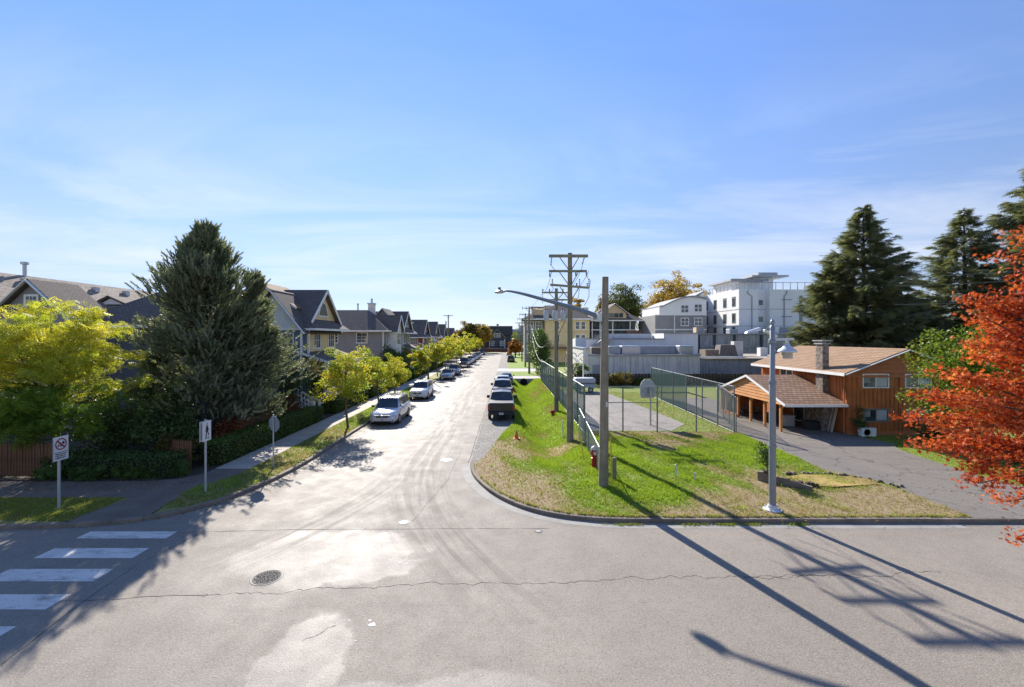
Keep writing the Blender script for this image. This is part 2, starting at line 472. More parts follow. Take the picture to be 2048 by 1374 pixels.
def gravel_mat(name):
    m, n, l, out = _mat(name); b = NB(n, l)
    tc = b.new('ShaderNodeTexCoord').outputs['Object']
    vo = b.new('ShaderNodeTexVoronoi'); vo.inputs['Scale'].default_value = 16; l.new(tc, vo.inputs['Vector'])
    sp = b.new('ShaderNodeSeparateXYZ'); l.new(vo.outputs['Color'], sp.inputs[0])
    c = b.ramp(sp.outputs[0], [(0.0, (.10, .09, .08)), (0.5, (.20, .185, .165)), (1.0, (.36, .34, .31))])
    c = b.mix(b.math('MULTIPLY', b.ramp(b.noise(tc, 1.2, 5), [(.45, 0.0), (.7, 1.0)]), .6), c, (.13, .115, .06))
    p = b.new('ShaderNodeBsdfPrincipled'); b.put(p.inputs['Base Color'], c); p.inputs['Roughness'].default_value = .9
    b.put(p.inputs['Normal'], b.bump(vo.outputs['Distance'], 0.8, 0.03))
    l.new(p.outputs[0], out.inputs[0]); return m

m_road = asphalt_mat('asphalt_road', (0.285, 0.245, 0.198))
m_drive = asphalt_mat('asphalt_drive', (0.185, 0.158, 0.130), gloss=False)
m_court = asphalt_mat('asphalt_court', (0.29, 0.25, 0.21), gloss=False)
m_lane = asphalt_mat('asphalt_lane', (0.15, 0.16, 0.17), gloss=False)
m_turf = turf_mat('turf')
m_gravel = gravel_mat('gravel')
m_conc = M('concrete', (.40, .385, .36), .85, .14, .8, .12, 26, .25, 40, streak=.12)
m_kerb = M('kerb_concrete', (.205, .165, .125), .88, .30, 1.1, .16, 24, .3, 40, streak=.2)
m_soil = M('soil', (.075, .058, .04), .95, .3, 1.2, .2, 12, .6, 18)
def paint_mat():
    m, n, l, out = _mat('road_paint'); b = NB(n, l)
    tc = b.new('ShaderNodeTexCoord').outputs['Object']
    wear = b.math('ADD', b.math('MULTIPLY', b.noise(tc, 38, 4, .75), .55), b.math('MULTIPLY', b.noise(b.mapping(tc, (1.0, 2.5, 1)), 1.6, 4, .6), .45))
    c = b.mix(b.ramp(wear, [(.52, 0.0), (.60, 1.0)]), (.76, .70, .62), (.20, .18, .16))
    c = b.mix(b.math('MULTIPLY', b.ramp(b.noise(tc, .9, 4), [(.35, 0.0), (.7, 1.0)]), .35), c, (.42, .39, .35))
    p = b.new('ShaderNodeBsdfPrincipled'); b.put(p.inputs['Base Color'], c); p.inputs['Roughness'].default_value = .7
    l.new(p.outputs[0], out.inputs[0]); return m
m_paint = paint_mat()
m_crackm = M('crack_fill', (.035, .033, .03), .9, .2)
m_grass = leafmat('grass_blades', [(.42, .32, .18), (.36, .31, .13), (.26, .33, .06), (.27, .39, .045), (.33, .44, .055)], .5, .55, 0.0)

def vnoise(x, y, sc, seed=0):
    rs = np.random.RandomState(seed); s = 0
    for k in range(7):
        a = rs.uniform(0, 2 * PI); f = sc * rs.uniform(.6, 2.2); s = s + np.sin(f * (x * np.cos(a) + y * np.sin(a)) + rs.uniform(0, 6.28))
    return np.clip(.5 + s / 6.0, 0, 1)

def sheet(name, pts, z, mat, kind='structure', parent=None):
    me = bpy.data.meshes.new(name)
    me.from_pydata([(p[0], p[1], z) for p in pts], [], [tuple(range(len(pts)))])
    import bmesh
    bm = bmesh.new(); bm.from_mesh(me)
    bmesh.ops.triangulate(bm, faces=bm.faces[:], ngon_method='BEAUTY')
    bmesh.ops.recalc_face_normals(bm, faces=bm.faces[:])
    for f in bm.faces:
        if f.normal.z < 0: f.normal_flip()
    bm.to_mesh(me); bm.free()
    me.materials.append(mat)
    o = bpy.data.objects.new(name, me); COL.objects.link(o)
    if kind: o['kind'] = kind
    if parent is not None: o.parent = parent
    WO[o.name] = Vector((0, 0, 0))
    return o

def set_lv(o, fn):
    me = o.data; n = len(me.vertices); co = np.empty(n * 3, np.float32); me.vertices.foreach_get('co', co); co = co.reshape(-1, 3)
    a = me.attributes.new('lv', 'FLOAT', 'POINT'); a.data.foreach_set('value', np.asarray(fn(co[:, 0], co[:, 1]), np.float32))

# ---------------------------------------------------------------- ground sheet (open where the ditch lies)
xs, ys = [-4000, -1.7, 4.6, 4000], [-1500, 21.0, 65.5, 7000]
gb = MB()
for i in range(3):
    for j in range(3):
        if (i, j) == (1, 1): continue
        gb.add([(xs[i], ys[j], -.06), (xs[i + 1], ys[j], -.06), (xs[i + 1], ys[j + 1], -.06), (xs[i], ys[j + 1], -.06)], [(0, 1, 2, 3)])
ground = gb.build('ground', m_turf, kind='structure')
set_lv(ground, lambda x, y: x * 0 + .42)

# ---------------------------------------------------------------- kerb lines and the carriageway
KL = [(-10.0, 172), (-10.0, 100), (-10.0, 60), (-10.0, 40), (-9.95, 30), (-9.85, 24), (-9.85, 21.5), (-10.1, 19.0), (-10.55, 17.2), (-11.2, 16.0), (-12.1, 15.15), (-13.4, 14.65), (-16.2, 14.35), (-22, 14.25), (-40, 14.25), (-90, 14.25)]
KR = [(-1.8, 21.8), (-1.62, 20.3), (-1.2, 18.9), (-.55, 17.5), (.3, 16.35), (1.2, 15.6), (2.4, 15.1), (4.0, 14.87), (8.0, 14.85), (15.0, 14.85), (40, 14.85), (90, 14.85)]
kl = [(p.x, p.y) for p in smoothcurve([(*p, 0) for p in KL], 5)]
kr = [(p.x, p.y) for p in smoothcurve([(*p, 0) for p in KR], 5)]
road_pts = [(-90, 3.2), (90, 3.2)] + kr[::-1] + [(-1.8, 172)] + kl
road = sheet('road', road_pts, 0.0, m_road)
sheet('far_road', [(-160, 172), (160, 172), (160, 180), (-160, 180)], 0.0, m_road)
near_walk = sheet('near_pavement', [(-90, -6), (90, -6), (90, 3.2), (-90, 3.2)], 0.10, m_conc)

def offset_line(c, d):
    out = []
    for i, p in enumerate(c):
        a, b_ = c[max(i - 1, 0)], c[min(i + 1, len(c) - 1)]
        tx, ty = b_[0] - a[0], b_[1] - a[1]; L = math.hypot(tx, ty) or 1
        out.append((p[0] - ty / L * d, p[1] + tx / L * d))
    return out

def kerb(name, c, side, h=.13):
    """cast kerb in lengths with open joints between them"""
    prof = [(0.0, -.05), (.015, h - .02), (.035, h), (.17, h + .004), (.19, -.05)]
    lines = [offset_line(c, side * o_) for o_, z in prof]
    cum = [0.0]
    for p, q in zip(c[:-1], c[1:]): cum.append(cum[-1] + math.hypot(q[0] - p[0], q[1] - p[1]))
    cum = np.array(cum); root = None; s0 = 0.0; k = 0; rr = random.Random(8)
    L0 = [np.array(l_) for l_ in lines]
    def at(l_, s_): return float(np.interp(s_, cum, l_[:, 0])), float(np.interp(s_, cum, l_[:, 1]))
    while s0 < cum[-1] - .1:
        mid_ = at(L0[0], s0); near = math.hypot(mid_[0], mid_[1]) < 60
        s1 = min(cum[-1], s0 + (2.9 if near else 30.0)); ss = [s0 + .006] + [v for v in cum if s0 + .05 < v < s1 - .05] + [s1 - .006]
        b = MB(); n = len(ss); dz = rr.uniform(-.006, .006) if near else 0
        for l_, (o_, z) in zip(L0, prof):
            for v in ss: x_, y_ = at(l_, v); b.v.append((x_, y_, z + (dz if z > 0 else 0)))
        for i in range(len(prof) - 1):
            for j in range(n - 1):
                f = (i * n + j, i * n + j + 1, (i + 1) * n + j + 1, (i + 1) * n + j); b.f.append(f if side > 0 else f[::-1])
        b.f.append(tuple(i * n for i in range(len(prof)))); b.f.append(tuple(i * n + n - 1 for i in range(len(prof)))[::-1])
        if root is None: root = b.build(name, m_kerb, kind='structure', smooth=30)
        else: b.build('kerb_stone', m_kerb, root, 30)
        s0 = s1; k += 1
kerb('kerb', kl, -1)
kerb('kerb', kr, 1)
# concrete gutter along the right-hand corner
gin, gout = kr[:46], offset_line(kr, -.42)[:46]
gs = MB(); n = len(gin)
gs.v = [(x, y, .005) for x, y in gin] + [(x, y, .004) for x, y in gout]
gs.f = [(j, n + j, n + j + 1, j + 1) for j in range(n - 1)]
gs.build('gutter', M('gutter_concrete', (.26, .245, .22), .8, .2, 1.5, .15, 30, .2), kind='structure')

# crosswalk bars, lids, cracks: laid on the road
CW = [(13.73, 14.22), (12.50, 13.10), (11.31, 11.92), (10.14, 10.74), (8.95, 9.55), (7.75, 8.35), (6.55, 7.15), (5.35, 5.95)]
for y0, y1 in CW:
    MB().add([(-13.3, y0, .004), (-10.52, y0, .004), (-10.52, y1, .004), (-13.3, y1, .004)], [(0, 1, 2, 3)]).build('crosswalk_bar', m_paint, road)
rg = random.Random(11)
m_iron = M('cast_iron', (.08, .075, .07), .45, .2, 6, .1, 40, .3, 30, metal=.5)
def lid(name, x, y, r_, mat, studs=True):
    o = MB().lathe([(r_ + .05, .003), (r_ + .045, .008), (r_ + .012, .008), (r_ + .01, .004)], (x, y, 0), 28).build(name, M('lid_ring', (.09, .085, .08), .6, .2), road)
    MB().lathe([(r_, .004), (r_ - .005, .0105), (r_ * .9, .0105)], (x, y, 0), 28).build('cover', mat, o)
    if studs:
        b = MB()
        for i in range(-6, 7):
            for j in range(-6, 7):
                px, py = x + i * r_ / 6.6 + (j % 2) * r_ / 13 + rg.uniform(-.012, .012), y + j * r_ / 6.6 + rg.uniform(-.012, .012)
                if math.hypot(px - x, py - y) < r_ * .86: b.box(px - .014, px + .014, py - .014, py + .014, .0105, .016)
        b.build('tread', m_crackm, o)
lid('manhole', -6.2, 11.5, .34, M('lid_light', (.13, .12, .11), .85, .15, 5, metal=.2))
lid('manhole', -3.45, 14.92, .14, M('lid_white', (.30, .29, .27), .6, .1), False)
lid('manhole', -3.05, 22.5, .30, m_iron, False)
lid('manhole', 1.0, 14.25, .09, M('lid_white', (.30, .29, .27), .6, .1), False)
rg = random.Random(11)
def crack(pts, w, wob, seed, sub=14):
    rr = random.Random(seed); b = MB(); P = [Vector((*p, 0)) for p in pts]; line = []
    for i in range(len(P) - 1):
        for j in range(sub): line.append(P[i].lerp(P[i + 1], j / sub))
    line.append(P[-1]); off = 0; top, bot = [], []
    for i, p in enumerate(line):
        t = (line[min(i + 1, len(line) - 1)] - line[max(i - 1, 0)]).normalized(); nn = Vector((-t.y, t.x, 0))
        off = off * .75 + rr.uniform(-wob, wob); ww = w * rr.uniform(.35, 1.3); q = p + nn * off
        top.append(q + nn * ww); bot.append(q - nn * ww)
    k = len(top); b.v = [(q.x, q.y, .0035) for q in top + bot]; b.f = [(i, k + i, k + i + 1, i + 1) for i in range(k - 1)]
    b.build('crack', m_crackm, road)
crack([(-7.3, 10.7), (-4.0, 11.0), (-.5, 11.25), (3.0, 11.45), (5.2, 11.5), (8.2, 11.55), (11.5, 11.7)], .007, .07, 1, 30)
crack([(-11.5, 10.3), (-9.5, 10.55), (-7.2, 10.7)], .008, .04, 2)
crack([(6.1, 11.45), (7.6, 11.62), (9.6, 11.6)], .008, .06, 5)
crack([(-11.8, 14.05), (-7, 14.35), (-2, 14.42), (1.4, 14.45)], .008, .006, 3)
crack([(-9.5, 8.0), (-9.9, 10.2), (-10.1, 12.2), (-9.7, 14.1)], .009, .015, 4)
crack([(-1.9, 22), (-1.86, 40), (-1.83, 66)], .018, .02, 6, 40)
crack([(-4.2, 9.1), (-3.7, 9.6)], .006, .03, 7)
crack([(-3.2, 15.0), (-2.6, 19.5), (-2.5, 25)], .006, .02, 8)
# flecks of old paint and chewing gum on the asphalt
fk = MB(); 
for (x, y, s) in [(-3.8, 13.1, .07), (-3.3, 12.4, .05), (-2.95, 12.25, .10), (-2.75, 12.2, .08), (-3.15, 12.0, .04), (-2.9, 9.6, .16), (-3.0, 9.75, .10), (-3.45, 9.75, .05), (-3.1, 9.1, .05), (-2.3, 10.9, .04), (-6.4, 9.4, .03), (-.2, 10.3, .03), (2.1, 12.9, .03), (-1.9, 11.6, .04)]:
    k = rg.randint(5, 8); a0 = rg.random() * 6
    s *= .6; fk.poly([(x + s * rg.uniform(.5, 1.2) * math.cos(a0 + 6.283 * i / k), y + s * rg.uniform(.4, 1.0) * math.sin(a0 + 6.283 * i / k), .004) for i in range(k)])
o = fk.build('paint_fleck', M('fleck', (.50, .48, .45), .7, .1), road); o['kind'] = 'stuff'

# ---------------------------------------------------------------- left corner: pavement, verge, yard
kli = offset_line(kl, -.18)
edge = [(-11.9, 172), (-11.9, 20.6), (-11.95, 19.7), (-12.2, 18.9), (-12.7, 18.2), (-12.75, 17.6), (-12.45, 16.7)]
kin_v = [p for p in kli if p[0] > -12.25 and p[1] > 15.0]
verge_a = sheet('verge', edge + kin_v[::-1], .125, m_turf)
kin_a = [p for p in kli if -14.6 <= p[0] <= -12.0 and p[1] < 15.6]
kin_b = [p for p in kli if p[0] < -14.5 and p[0] > -41]
apron = sheet('corner_pavement', [(-13.5, 20.6), (-11.9, 20.6)] + edge[2:] + [(-12.25, 15.35)] + kin_a + [(-14.6, 14.75), (-14.25, 16.9), (-40, 16.9), (-40, 18.8), (-15.5, 18.8), (-14.2, 19.1), (-13.5, 19.8)], .128, M('pavement_shaded', (.175, .14, .108), .85, .22, .9, .14, 26, .25, 40))  # corner pavement darkened: the shadow lying on it is put into the base colour
verge_b = sheet('verge', [(-14.6, 14.75)] + kin_b + [(-40, 14.3), (-40, 16.9), (-14.25, 16.9)], .122, m_turf)
yard = sheet('yard', [(-13.5, 172), (-90, 172), (-90, 18.8), (-40, 18.8), (-15.5, 18.8), (-14.2, 19.1), (-13.5, 19.8)], .10, m_soil)
set_lv(verge_a, lambda x, y: x * 0 + .40); set_lv(verge_b, lambda x, y: x * 0 + .42)
# pavement slabs along the street
m_slab = M('pavement_slab', (.42, .365, .30), .85, .16, .7, .14, 24, .25, 40)
walk = sheet('sidewalk', [(-13.5, 20.6), (-11.9, 20.6), (-11.9, 172), (-13.5, 172)], .105, m_soil)
sl = MB().box(-.795, .795, -.745, .745, -.06, 0); sl0 = sl.build('slab', m_slab, walk)
sl0.location = (-12.7, 21.35, .14)
for i in range(1, 60): inst('slab', sl0.data, walk, (-12.7, 21.35 + 1.5 * i, .14 + rg.uniform(-.004, .004)), (rg.uniform(-.003, .003), 0, 0))
MB().box(-13.49, -11.91, 110.7, 172, .08, .14).build('slab_far', m_slab, walk)

# ---------------------------------------------------------------- right side: lawn, ditch, shoulder
def xl_kerb(y):
    pts = offset_line(kr, .18)
    best = None
    for a, b_ in zip(pts[:-1], pts[1:]):
        if (a[1] - y) * (b_[1] - y) <= 0 and a[1] != b_[1]:
            t = (y - a[1]) / (b_[1] - a[1]); x = a[0] + t * (b_[0] - a[0]); best = x if best is None else min(best, x)
    return best
def xl(y):
    if y < 21.6:
        v = xl_kerb(y); return v if v is not None else 4.6
    return float(np.interp(y, [21.6, 22.5, 25, 28, 32, 40, 66], [-1.55, -1.2, -.75, -.3, .55, .7, .75]))
def xr(y):
    return float(np.interp(y, [14.9, 16.7, 18.9, 20.4, 24.5, 28.5], [15.75, 15.7, 15.6, 14.5, 14.6, 14.75])) if y <= 28.5 else 4.95
def dheight(x, y):
    d = np.where(np.abs(x - 2.45) < 1.9, (1 + np.cos(PI * (x - 2.45) / 1.9)) / 2, 0)
    ramp_ = np.clip((y - 20.0) / 9.0, 0, 1); ramp_ = ramp_ * ramp_ * (3 - 2 * ramp_)
    mound = .10 * np.exp(-((x - 8) / 5) ** 2 - ((y - 22) / 5) ** 2)
    return .13 - .95 * d * ramp_ + mound + .05 * (vnoise(x, y, .9, 3) - .5) * np.clip((y - 15) / 1.5, 0, 1)
def green(x, y):
    """1 lush, 0 dry: the strip by the kerb and the trodden corner are dry"""
    g = .66 + .75 * (vnoise(x, y, .55, 8) - .5) + .55 * (vnoise(x, y, 2.3, 9) - .5)
    near = np.clip((y - 15.0) / 3.2, 0, 1); g = g - .62 * (1 - near)
    g = g - .55 * np.clip((2.3 - (x - np.interp(y, [15, 18, 22, 25], [1.8, -.4, -1.5, -.9]))) / 2.3, 0, 1) * np.clip((26 - y) / 4, 0, 1)
    g = g - .5 * np.exp(-((x - 13.0) / 2.2) ** 2 - ((y - 16.8) / 1.6) ** 2) - .45 * np.clip((y - 26.9) / 1.2, 0, 1) * (x > 5.2)
    return np.clip(g, 0, 1)
def gridsheet(name, rows, ncol):
    V = []; 
    for y in rows:
        a, b_ = xl(y), xr(y)
        for i in range(ncol + 1): V.append((a + (b_ - a) * i / ncol, y))
    V = np.array(V); z = dheight(V[:, 0], V[:, 1]); n = ncol + 1
    F = [(j * n + i, j * n + i + 1, (j + 1) * n + i + 1, (j + 1) * n + i) for j in range(len(rows) - 1) for i in range(ncol)]
    return npmesh(name, np.column_stack([V, z]), F, m_turf, None, green(V[:, 0], V[:, 1]), True, 'structure')
rowsA = list(np.concatenate([np.linspace(15.04, 16.5, 16), np.linspace(16.6, 28.5, 60)]))
gridsheet('lawn', rowsA, 80)
gridsheet('ditch_verge', list(np.linspace(28.502, 65.5, 75)), 34)
sh = [(-1.8, 21.9), (-1.8, 66)] + [(xl(y) + .12, y) for y in np.linspace(66, 21.8, 40)]
sheet('gravel_shoulder', sh, .03, m_gravel)
# lot behind the fence, side yard, driveway, ball court
lot = sheet('side_lot', [(4.7, 28.5), (15.05, 28.5), (15.05, 50), (36, 50), (36, 168), (4.7, 168)], .06, m_turf); set_lv(lot, lambda x, y: x * 0 + .55)
yr = sheet('side_yard', [(20.6, 15.04), (60, 15.04), (60, 28), (21.3, 28), (22.0, 25.5), (21.2, 24), (20.7, 20)], .09, m_turf); set_lv(yr, lambda x, y: x * 0 + .6)
yb = sheet('back_yard', [(21.3, 28), (60, 28), (60, 50), (20.3, 50), (20.3, 36.7), (21.3, 36.6)], .085, m_turf); set_lv(yb, lambda x, y: x * 0 + .5)
sheet('driveway', [(15.75, 14.95), (15.7, 16.7), (15.6, 18.9), (14.5, 20.4), (14.6, 24.5), (14.75, 28.5), (15.05, 33), (15.2, 44.5), (20.3, 44.5), (20.3, 36.7), (21.3, 36.6), (21.3, 28), (22.0, 25.5), (21.2, 24), (20.7, 20), (21.6, 14.95)], .134, m_drive)
sheet('ball_court', [(5.4, 29.2), (10.8, 29.2), (12.6, 31.5), (12.3, 36), (10.9, 50.5), (5.4, 50.5)], .075, m_court)
# concrete crossings over the ditch line
sheet('crossing', [(-1.8, 66), (8.0, 66), (8.0, 71), (-1.8, 71)], .07, m_conc)
sheet('crossing', [(-1.8, 80), (8.0, 80), (8.0, 88), (-1.8, 88)], .07, m_conc)
fv = sheet('far_verge', [(.3, 71), (4.8, 71), (4.8, 80), (.3, 80)], .09, m_turf); set_lv(fv, lambda x, y: x * 0 + .8)
fv = sheet('far_verge', [(.3, 88), (4.8, 88), (4.8, 171), (.3, 171)], .09, m_turf); set_lv(fv, lambda x, y: x * 0 + .8)
sheet('far_shoulder', [(-1.8, 71), (.3, 71), (.3, 80), (-1.8, 80)], .03, m_gravel)
sheet('far_shoulder', [(-1.8, 88), (.3, 88), (.3, 171), (-1.8, 171)], .03, m_gravel)
hw = thing('culvert', 'concrete headwall with dark pipe mouth at the end of the grass ditch', 'culvert', (2.45, 65.5, -.8))
MB().box(.6, 4.3, 65.45, 65.95, -1.0, .16).build('headwall', m_conc, hw)
MB().lathe([(.52, 0), (.52, -.1), (.44, -.1), (.42, .06)], (2.45, 65.44, -.32), 18, 'y').build('pipe', M('pipe_dark', (.012, .011, .01), .9, .1), hw)

# ---------------------------------------------------------------- grass blades
rs = np.random.RandomState(4)
def grass(name, label, P, Z, G, size):
    n = len(P); C = np.column_stack([P, Z])
    a = rs.uniform(0, 2 * PI, n); X = np.column_stack([np.cos(a), np.sin(a), 0 * a]); Y = np.column_stack([-np.sin(a), np.cos(a), 0 * a])
    Zv = unit(np.column_stack([.2 * rs.normal(size=n), .2 * rs.normal(size=n), np.ones(n)]))
    V, F, k = scatter(tmpl_tuft(5), C, X, Y, Zv, size)
    lv = np.repeat(np.clip(G + rs.uniform(-.22, .22, n), 0, 1), k)
    o = npmesh(name, V, F, m_grass, None, lv, False, 'stuff'); tag(o, label, 'grass')
    return o
def rnd_lawn(n, y0, y1):
    y = rs.uniform(y0, y1, n); u = rs.uniform(0, 1, n)
    a = np.array([xl(t) for t in y]); b_ = np.array([xr(t) for t in y]); x = a + (b_ - a) * u
    return x, y
x, y = rnd_lawn(52000, 15.06, 28.5); g = green(x, y)
keep = rs.uniform(0, 1, len(x)) < .38 + .62 * g; x, y, g = x[keep], y[keep], g[keep]
hump = vnoise(x, y, 3.2, 21)
grass('lawn_grass', 'sunlit green and dry grass on the corner lawn by the wooden poles', np.column_stack([x, y]), dheight(x, y), g, .045 + .055 * g * (0.4 + hump) + .02 * rs.uniform(size=len(x)))
x, y = rnd_lawn(26000, 28.5, 65.3); g = np.clip(green(x, y) + .15, 0, 1)
grass('ditch_grass', 'bright green grass in the roadside ditch beside the parked cars', np.column_stack([x, y]), dheight(x, y), g, .07 + .06 * rs.uniform(size=len(x)))
def rnd_poly(n, inside, x0, x1, y0, y1):
    x = rs.uniform(x0, x1, n); y = rs.uniform(y0, y1, n); k = inside(x, y); return x[k], y[k]
kc = np.array(kli)
def kx(y): o_ = np.argsort(kc[:60, 1]); return np.interp(y, kc[:60, 1][o_], kc[:60, 0][o_])
ex = np.array(edge[::-1])
x, y = rnd_poly(26000, lambda x, y: (x < kx(y) - .04) & (x > np.interp(y, ex[:, 1], ex[:, 0]) + .03), -12.8, -9.7, 15.9, 60)
g = np.clip(.45 + .55 * (vnoise(x, y, .8, 31) - .5) + .3 * (vnoise(x, y, 3, 32) - .5) + .25 * np.clip((y - 24) / 8, 0, 1), 0, 1)
grass('verge_grass', 'narrow strip of grass between the left pavement and the kerb', np.column_stack([x, y]), x * 0 + .125, g, .05 + .04 * rs.uniform(size=len(x)))
x, y = rnd_poly(9000, lambda x, y: (x < -14.45), -24, -14.4, 14.75, 16.85)
grass('verge_grass', 'shaded strip of grass under the no-dogs sign by the crosswalk', np.column_stack([x, y]), x * 0 + .122, .45 + .25 * rs.uniform(-1, 1, len(x)), .05 + .03 * rs.uniform(size=len(x)))
x, y = rnd_poly(9000, lambda x, y: (x < 15.0) & ~((x > 5.4) & (x < np.interp(y, [29.2, 31.5, 36, 50], [10.8, 12.6, 12.3, 11])) & (y > 29.2) & (y < 50)), 5.0, 15.0, 28.6, 50)
grass('court_grass', 'patchy yellow-green grass around the old ball court', np.column_stack([x, y]), x * 0 + .06, np.clip(.42 + .4 * (vnoise(x, y, 1.1, 41) - .5), 0, 1), .06 + .04 * rs.uniform(size=len(x)))
x, y = rnd_poly(6000, lambda x, y: (x > np.interp(y, [15, 20, 24, 25.5, 28], [21.6, 20.8, 21.3, 22.1, 21.4])), 20.6, 30, 15.1, 27.6)
grass('yard_grass', 'shaded grass beside the driveway below the red maple', np.column_stack([x, y]), x * 0 + .09, .55 + .25 * rs.uniform(-1, 1, len(x)), .06 + .04 * rs.uniform(size=len(x)))
# weeds pushing up along the right-hand gutter
x = np.concatenate([rs.normal(c, s, 90) for c, s in ((6.1, .35), (7.2, .2), (8.1, .25), (4.0, .3), (9.6, .2))]); y = 14.78 - np.abs(rs.normal(0, .07, len(x)))
grass('gutter_weeds', 'low weeds growing along the kerb in front of the lawn', np.column_stack([x, y]), x * 0 + .004, .5 + .25 * rs.uniform(-1, 1, len(x)), .05 + .03 * rs.uniform(size=len(x)))
# fallen leaves along the left gutter and pavement
def litter(name, label, x, y, z, mat, s0, s1):
    n = len(x); X, Y, Z = frames(rs, n, 2.5)
    V, F, k = scatter(tmpl_rhomb(), np.column_stack([x, y, z]), X, Y, Z, rs.uniform(s0, s1, n))
    o = npmesh(name, V, F, mat, None, np.repeat(rs.uniform(0, 1, n), k), False, 'stuff'); tag(o, label, 'leaves')
m_dead = leafmat('dead_leaves', [(.16, .07, .03), (.30, .15, .05), (.42, .28, .07)], .1, .7)
n = 1500; yy = rs.uniform(15.2, 60, n); litter('fallen_leaves', 'brown fallen leaves in the left gutter', kx(yy) + .2 + np.abs(rs.normal(0, .35, n)), yy, np.full(n, .012), m_dead, .05, .10)
n = 500; litter('fallen_leaves', 'fallen leaves on the pavement under the dark shrubs', rs.uniform(-20, -13, n), rs.uniform(17.6, 19.0, n), np.full(n, .14), m_dead, .04, .09)

n = 420; xx, yy = rnd_lawn(n, 15.1, 28); litter('fallen_leaves', 'scattered fallen leaves on the corner lawn', xx, yy, dheight(xx, yy) + .05, m_dead, .05, .10)
n = 260; litter('fallen_leaves', 'scattered fallen leaves on the driveway and by the right kerb', rs.uniform(9, 20.5, n), 14.6 + np.abs(rs.normal(0, 2.5, n)), np.full(n, .142), m_dead, .05, .11)
xx, yy = rnd_lawn(900, 15.3, 28); k_ = vnoise(xx, yy, 1.7, 61) > .62; xx, yy = xx[k_], yy[k_]
grass('lawn_weeds', 'taller tufts of weeds standing out of the corner lawn', np.column_stack([xx, yy]), dheight(xx, yy), .6 + .3 * rs.uniform(-1, 1, len(xx)), .10 + .09 * rs.uniform(size=len(xx)))
xx = rs.uniform(-1.2, 15.6, 700); yy = np.array([next((t for t in np.linspace(15.05, 21.5, 120) if xl(t) <= v), 15.05) for v in xx]) + np.abs(rs.normal(0, .05, 700))
grass('edge_grass', 'ragged grass overhanging the back of the right kerb', np.column_stack([xx, yy]), np.full(700, .13), .35 + .3 * rs.uniform(-1, 1, 700), .07 + .05 * rs.uniform(size=700))
# ---------------------------------------------------------------- building materials
def roof_mat(name, ca, cb, sx=3.2, sy=7.0, mort=(.02, .018, .016)):
    m, n, l, out = _mat(name); b = NB(n, l)
    tc = b.new('ShaderNodeTexCoord').outputs['Object']
    nr = b.new('ShaderNodeNewGeometry').outputs['Normal']
    sp = b.new('ShaderNodeSeparateXYZ'); l.new(tc, sp.inputs[0])
    sn = b.new('ShaderNodeSeparateXYZ'); l.new(nr, sn.inputs[0])
    # courses run level: v follows height, u follows whichever ground axis the slope does not face
    u = b.mix(b.math('GREATER_THAN', b.math('ABSOLUTE', sn.outputs[0]), b.math('ABSOLUTE', sn.outputs[1])), sp.outputs[0], sp.outputs[1])
    cv = b.new('ShaderNodeCombineXYZ'); l.new(u, cv.inputs[0]); l.new(b.math('MULTIPLY', sp.outputs[2], 1.5), cv.inputs[1])
    br = b.new('ShaderNodeTexBrick'); l.new(cv.outputs[0], br.inputs['Vector'])
    br.inputs['Scale'].default_value = 1.0; br.inputs['Brick Width'].default_value = 1 / sx; br.inputs['Row Height'].default_value = 1 / sy
    br.inputs['Mortar Size'].default_value = .012; br.inputs['Color1'].default_value = (*ca, 1); br.inputs['Color2'].default_value = (*cb, 1); br.inputs['Mortar'].default_value = (*mort, 1)
    c = b.mix(b.math('MULTIPLY', b.ramp(b.noise(tc, .6, 5), [(.35, 0.0), (.7, 1.0)]), .35), br.outputs['Color'], tuple(x * .6 for x in ca))
    p = b.new('ShaderNodeBsdfPrincipled'); b.put(p.inputs['Base Color'], c); p.inputs['Roughness'].default_value = .9
    p.inputs['Specular IOR Level'].default_value = .25
    b.put(p.inputs['Normal'], b.bump(br.outputs['Fac'], -.6, .012))
    l.new(p.outputs[0], out.inputs[0]); return m

def siding_mat(name, col, step=.16, rough=.7):
    """level clapboards: each course leans out at its foot"""
    m, n, l, out = _mat(name); b = NB(n, l)
    tc = b.new('ShaderNodeTexCoord').outputs['Object']
    sp = b.new('ShaderNodeSeparateXYZ'); l.new(tc, sp.inputs[0])
    fr = b.math('FRACT', b.math('DIVIDE', sp.outputs[2], step))
    c = b.mix(b.ramp(b.noise(tc, 1.2, 5), [(.3, 0.0), (.7, 1.0)]), tuple(x * .9 for x in col), clamp3([x * 1.08 for x in col]))
    c = b.mix(b.math('MULTIPLY', b.math('LESS_THAN', fr, .08), .5), c, tuple(x * .4 for x in col))
    p = b.new('ShaderNodeBsdfPrincipled'); b.put(p.inputs['Base Color'], c); p.inputs['Roughness'].default_value = rough
    p.inputs['Specular IOR Level'].default_value = .3
    b.put(p.inputs['Normal'], b.bump(b.math('SUBTRACT', 1.0, fr), .5, .02))
    l.new(p.outputs[0], out.inputs[0]); return m

def glass_mat(name, tint=(.05, .06, .065), rough=.06):
    m, n, l, out = _mat(name); b = NB(n, l)
    tc = b.new('ShaderNodeTexCoord').outputs['Object']
    p = b.new('ShaderNodeBsdfPrincipled'); b.put(p.inputs['Base Color'], b.mix(b.ramp(b.noise(tc, .9, 3), [(.4, 0.0), (.6, 1.0)]), tuple(x * .6 for x in tint), tuple(x * 1.7 for x in tint)))
    p.inputs['Roughness'].default_value = rough; p.inputs['Specular IOR Level'].default_value = .8
    l.new(p.outputs[0], out.inputs[0]); return m

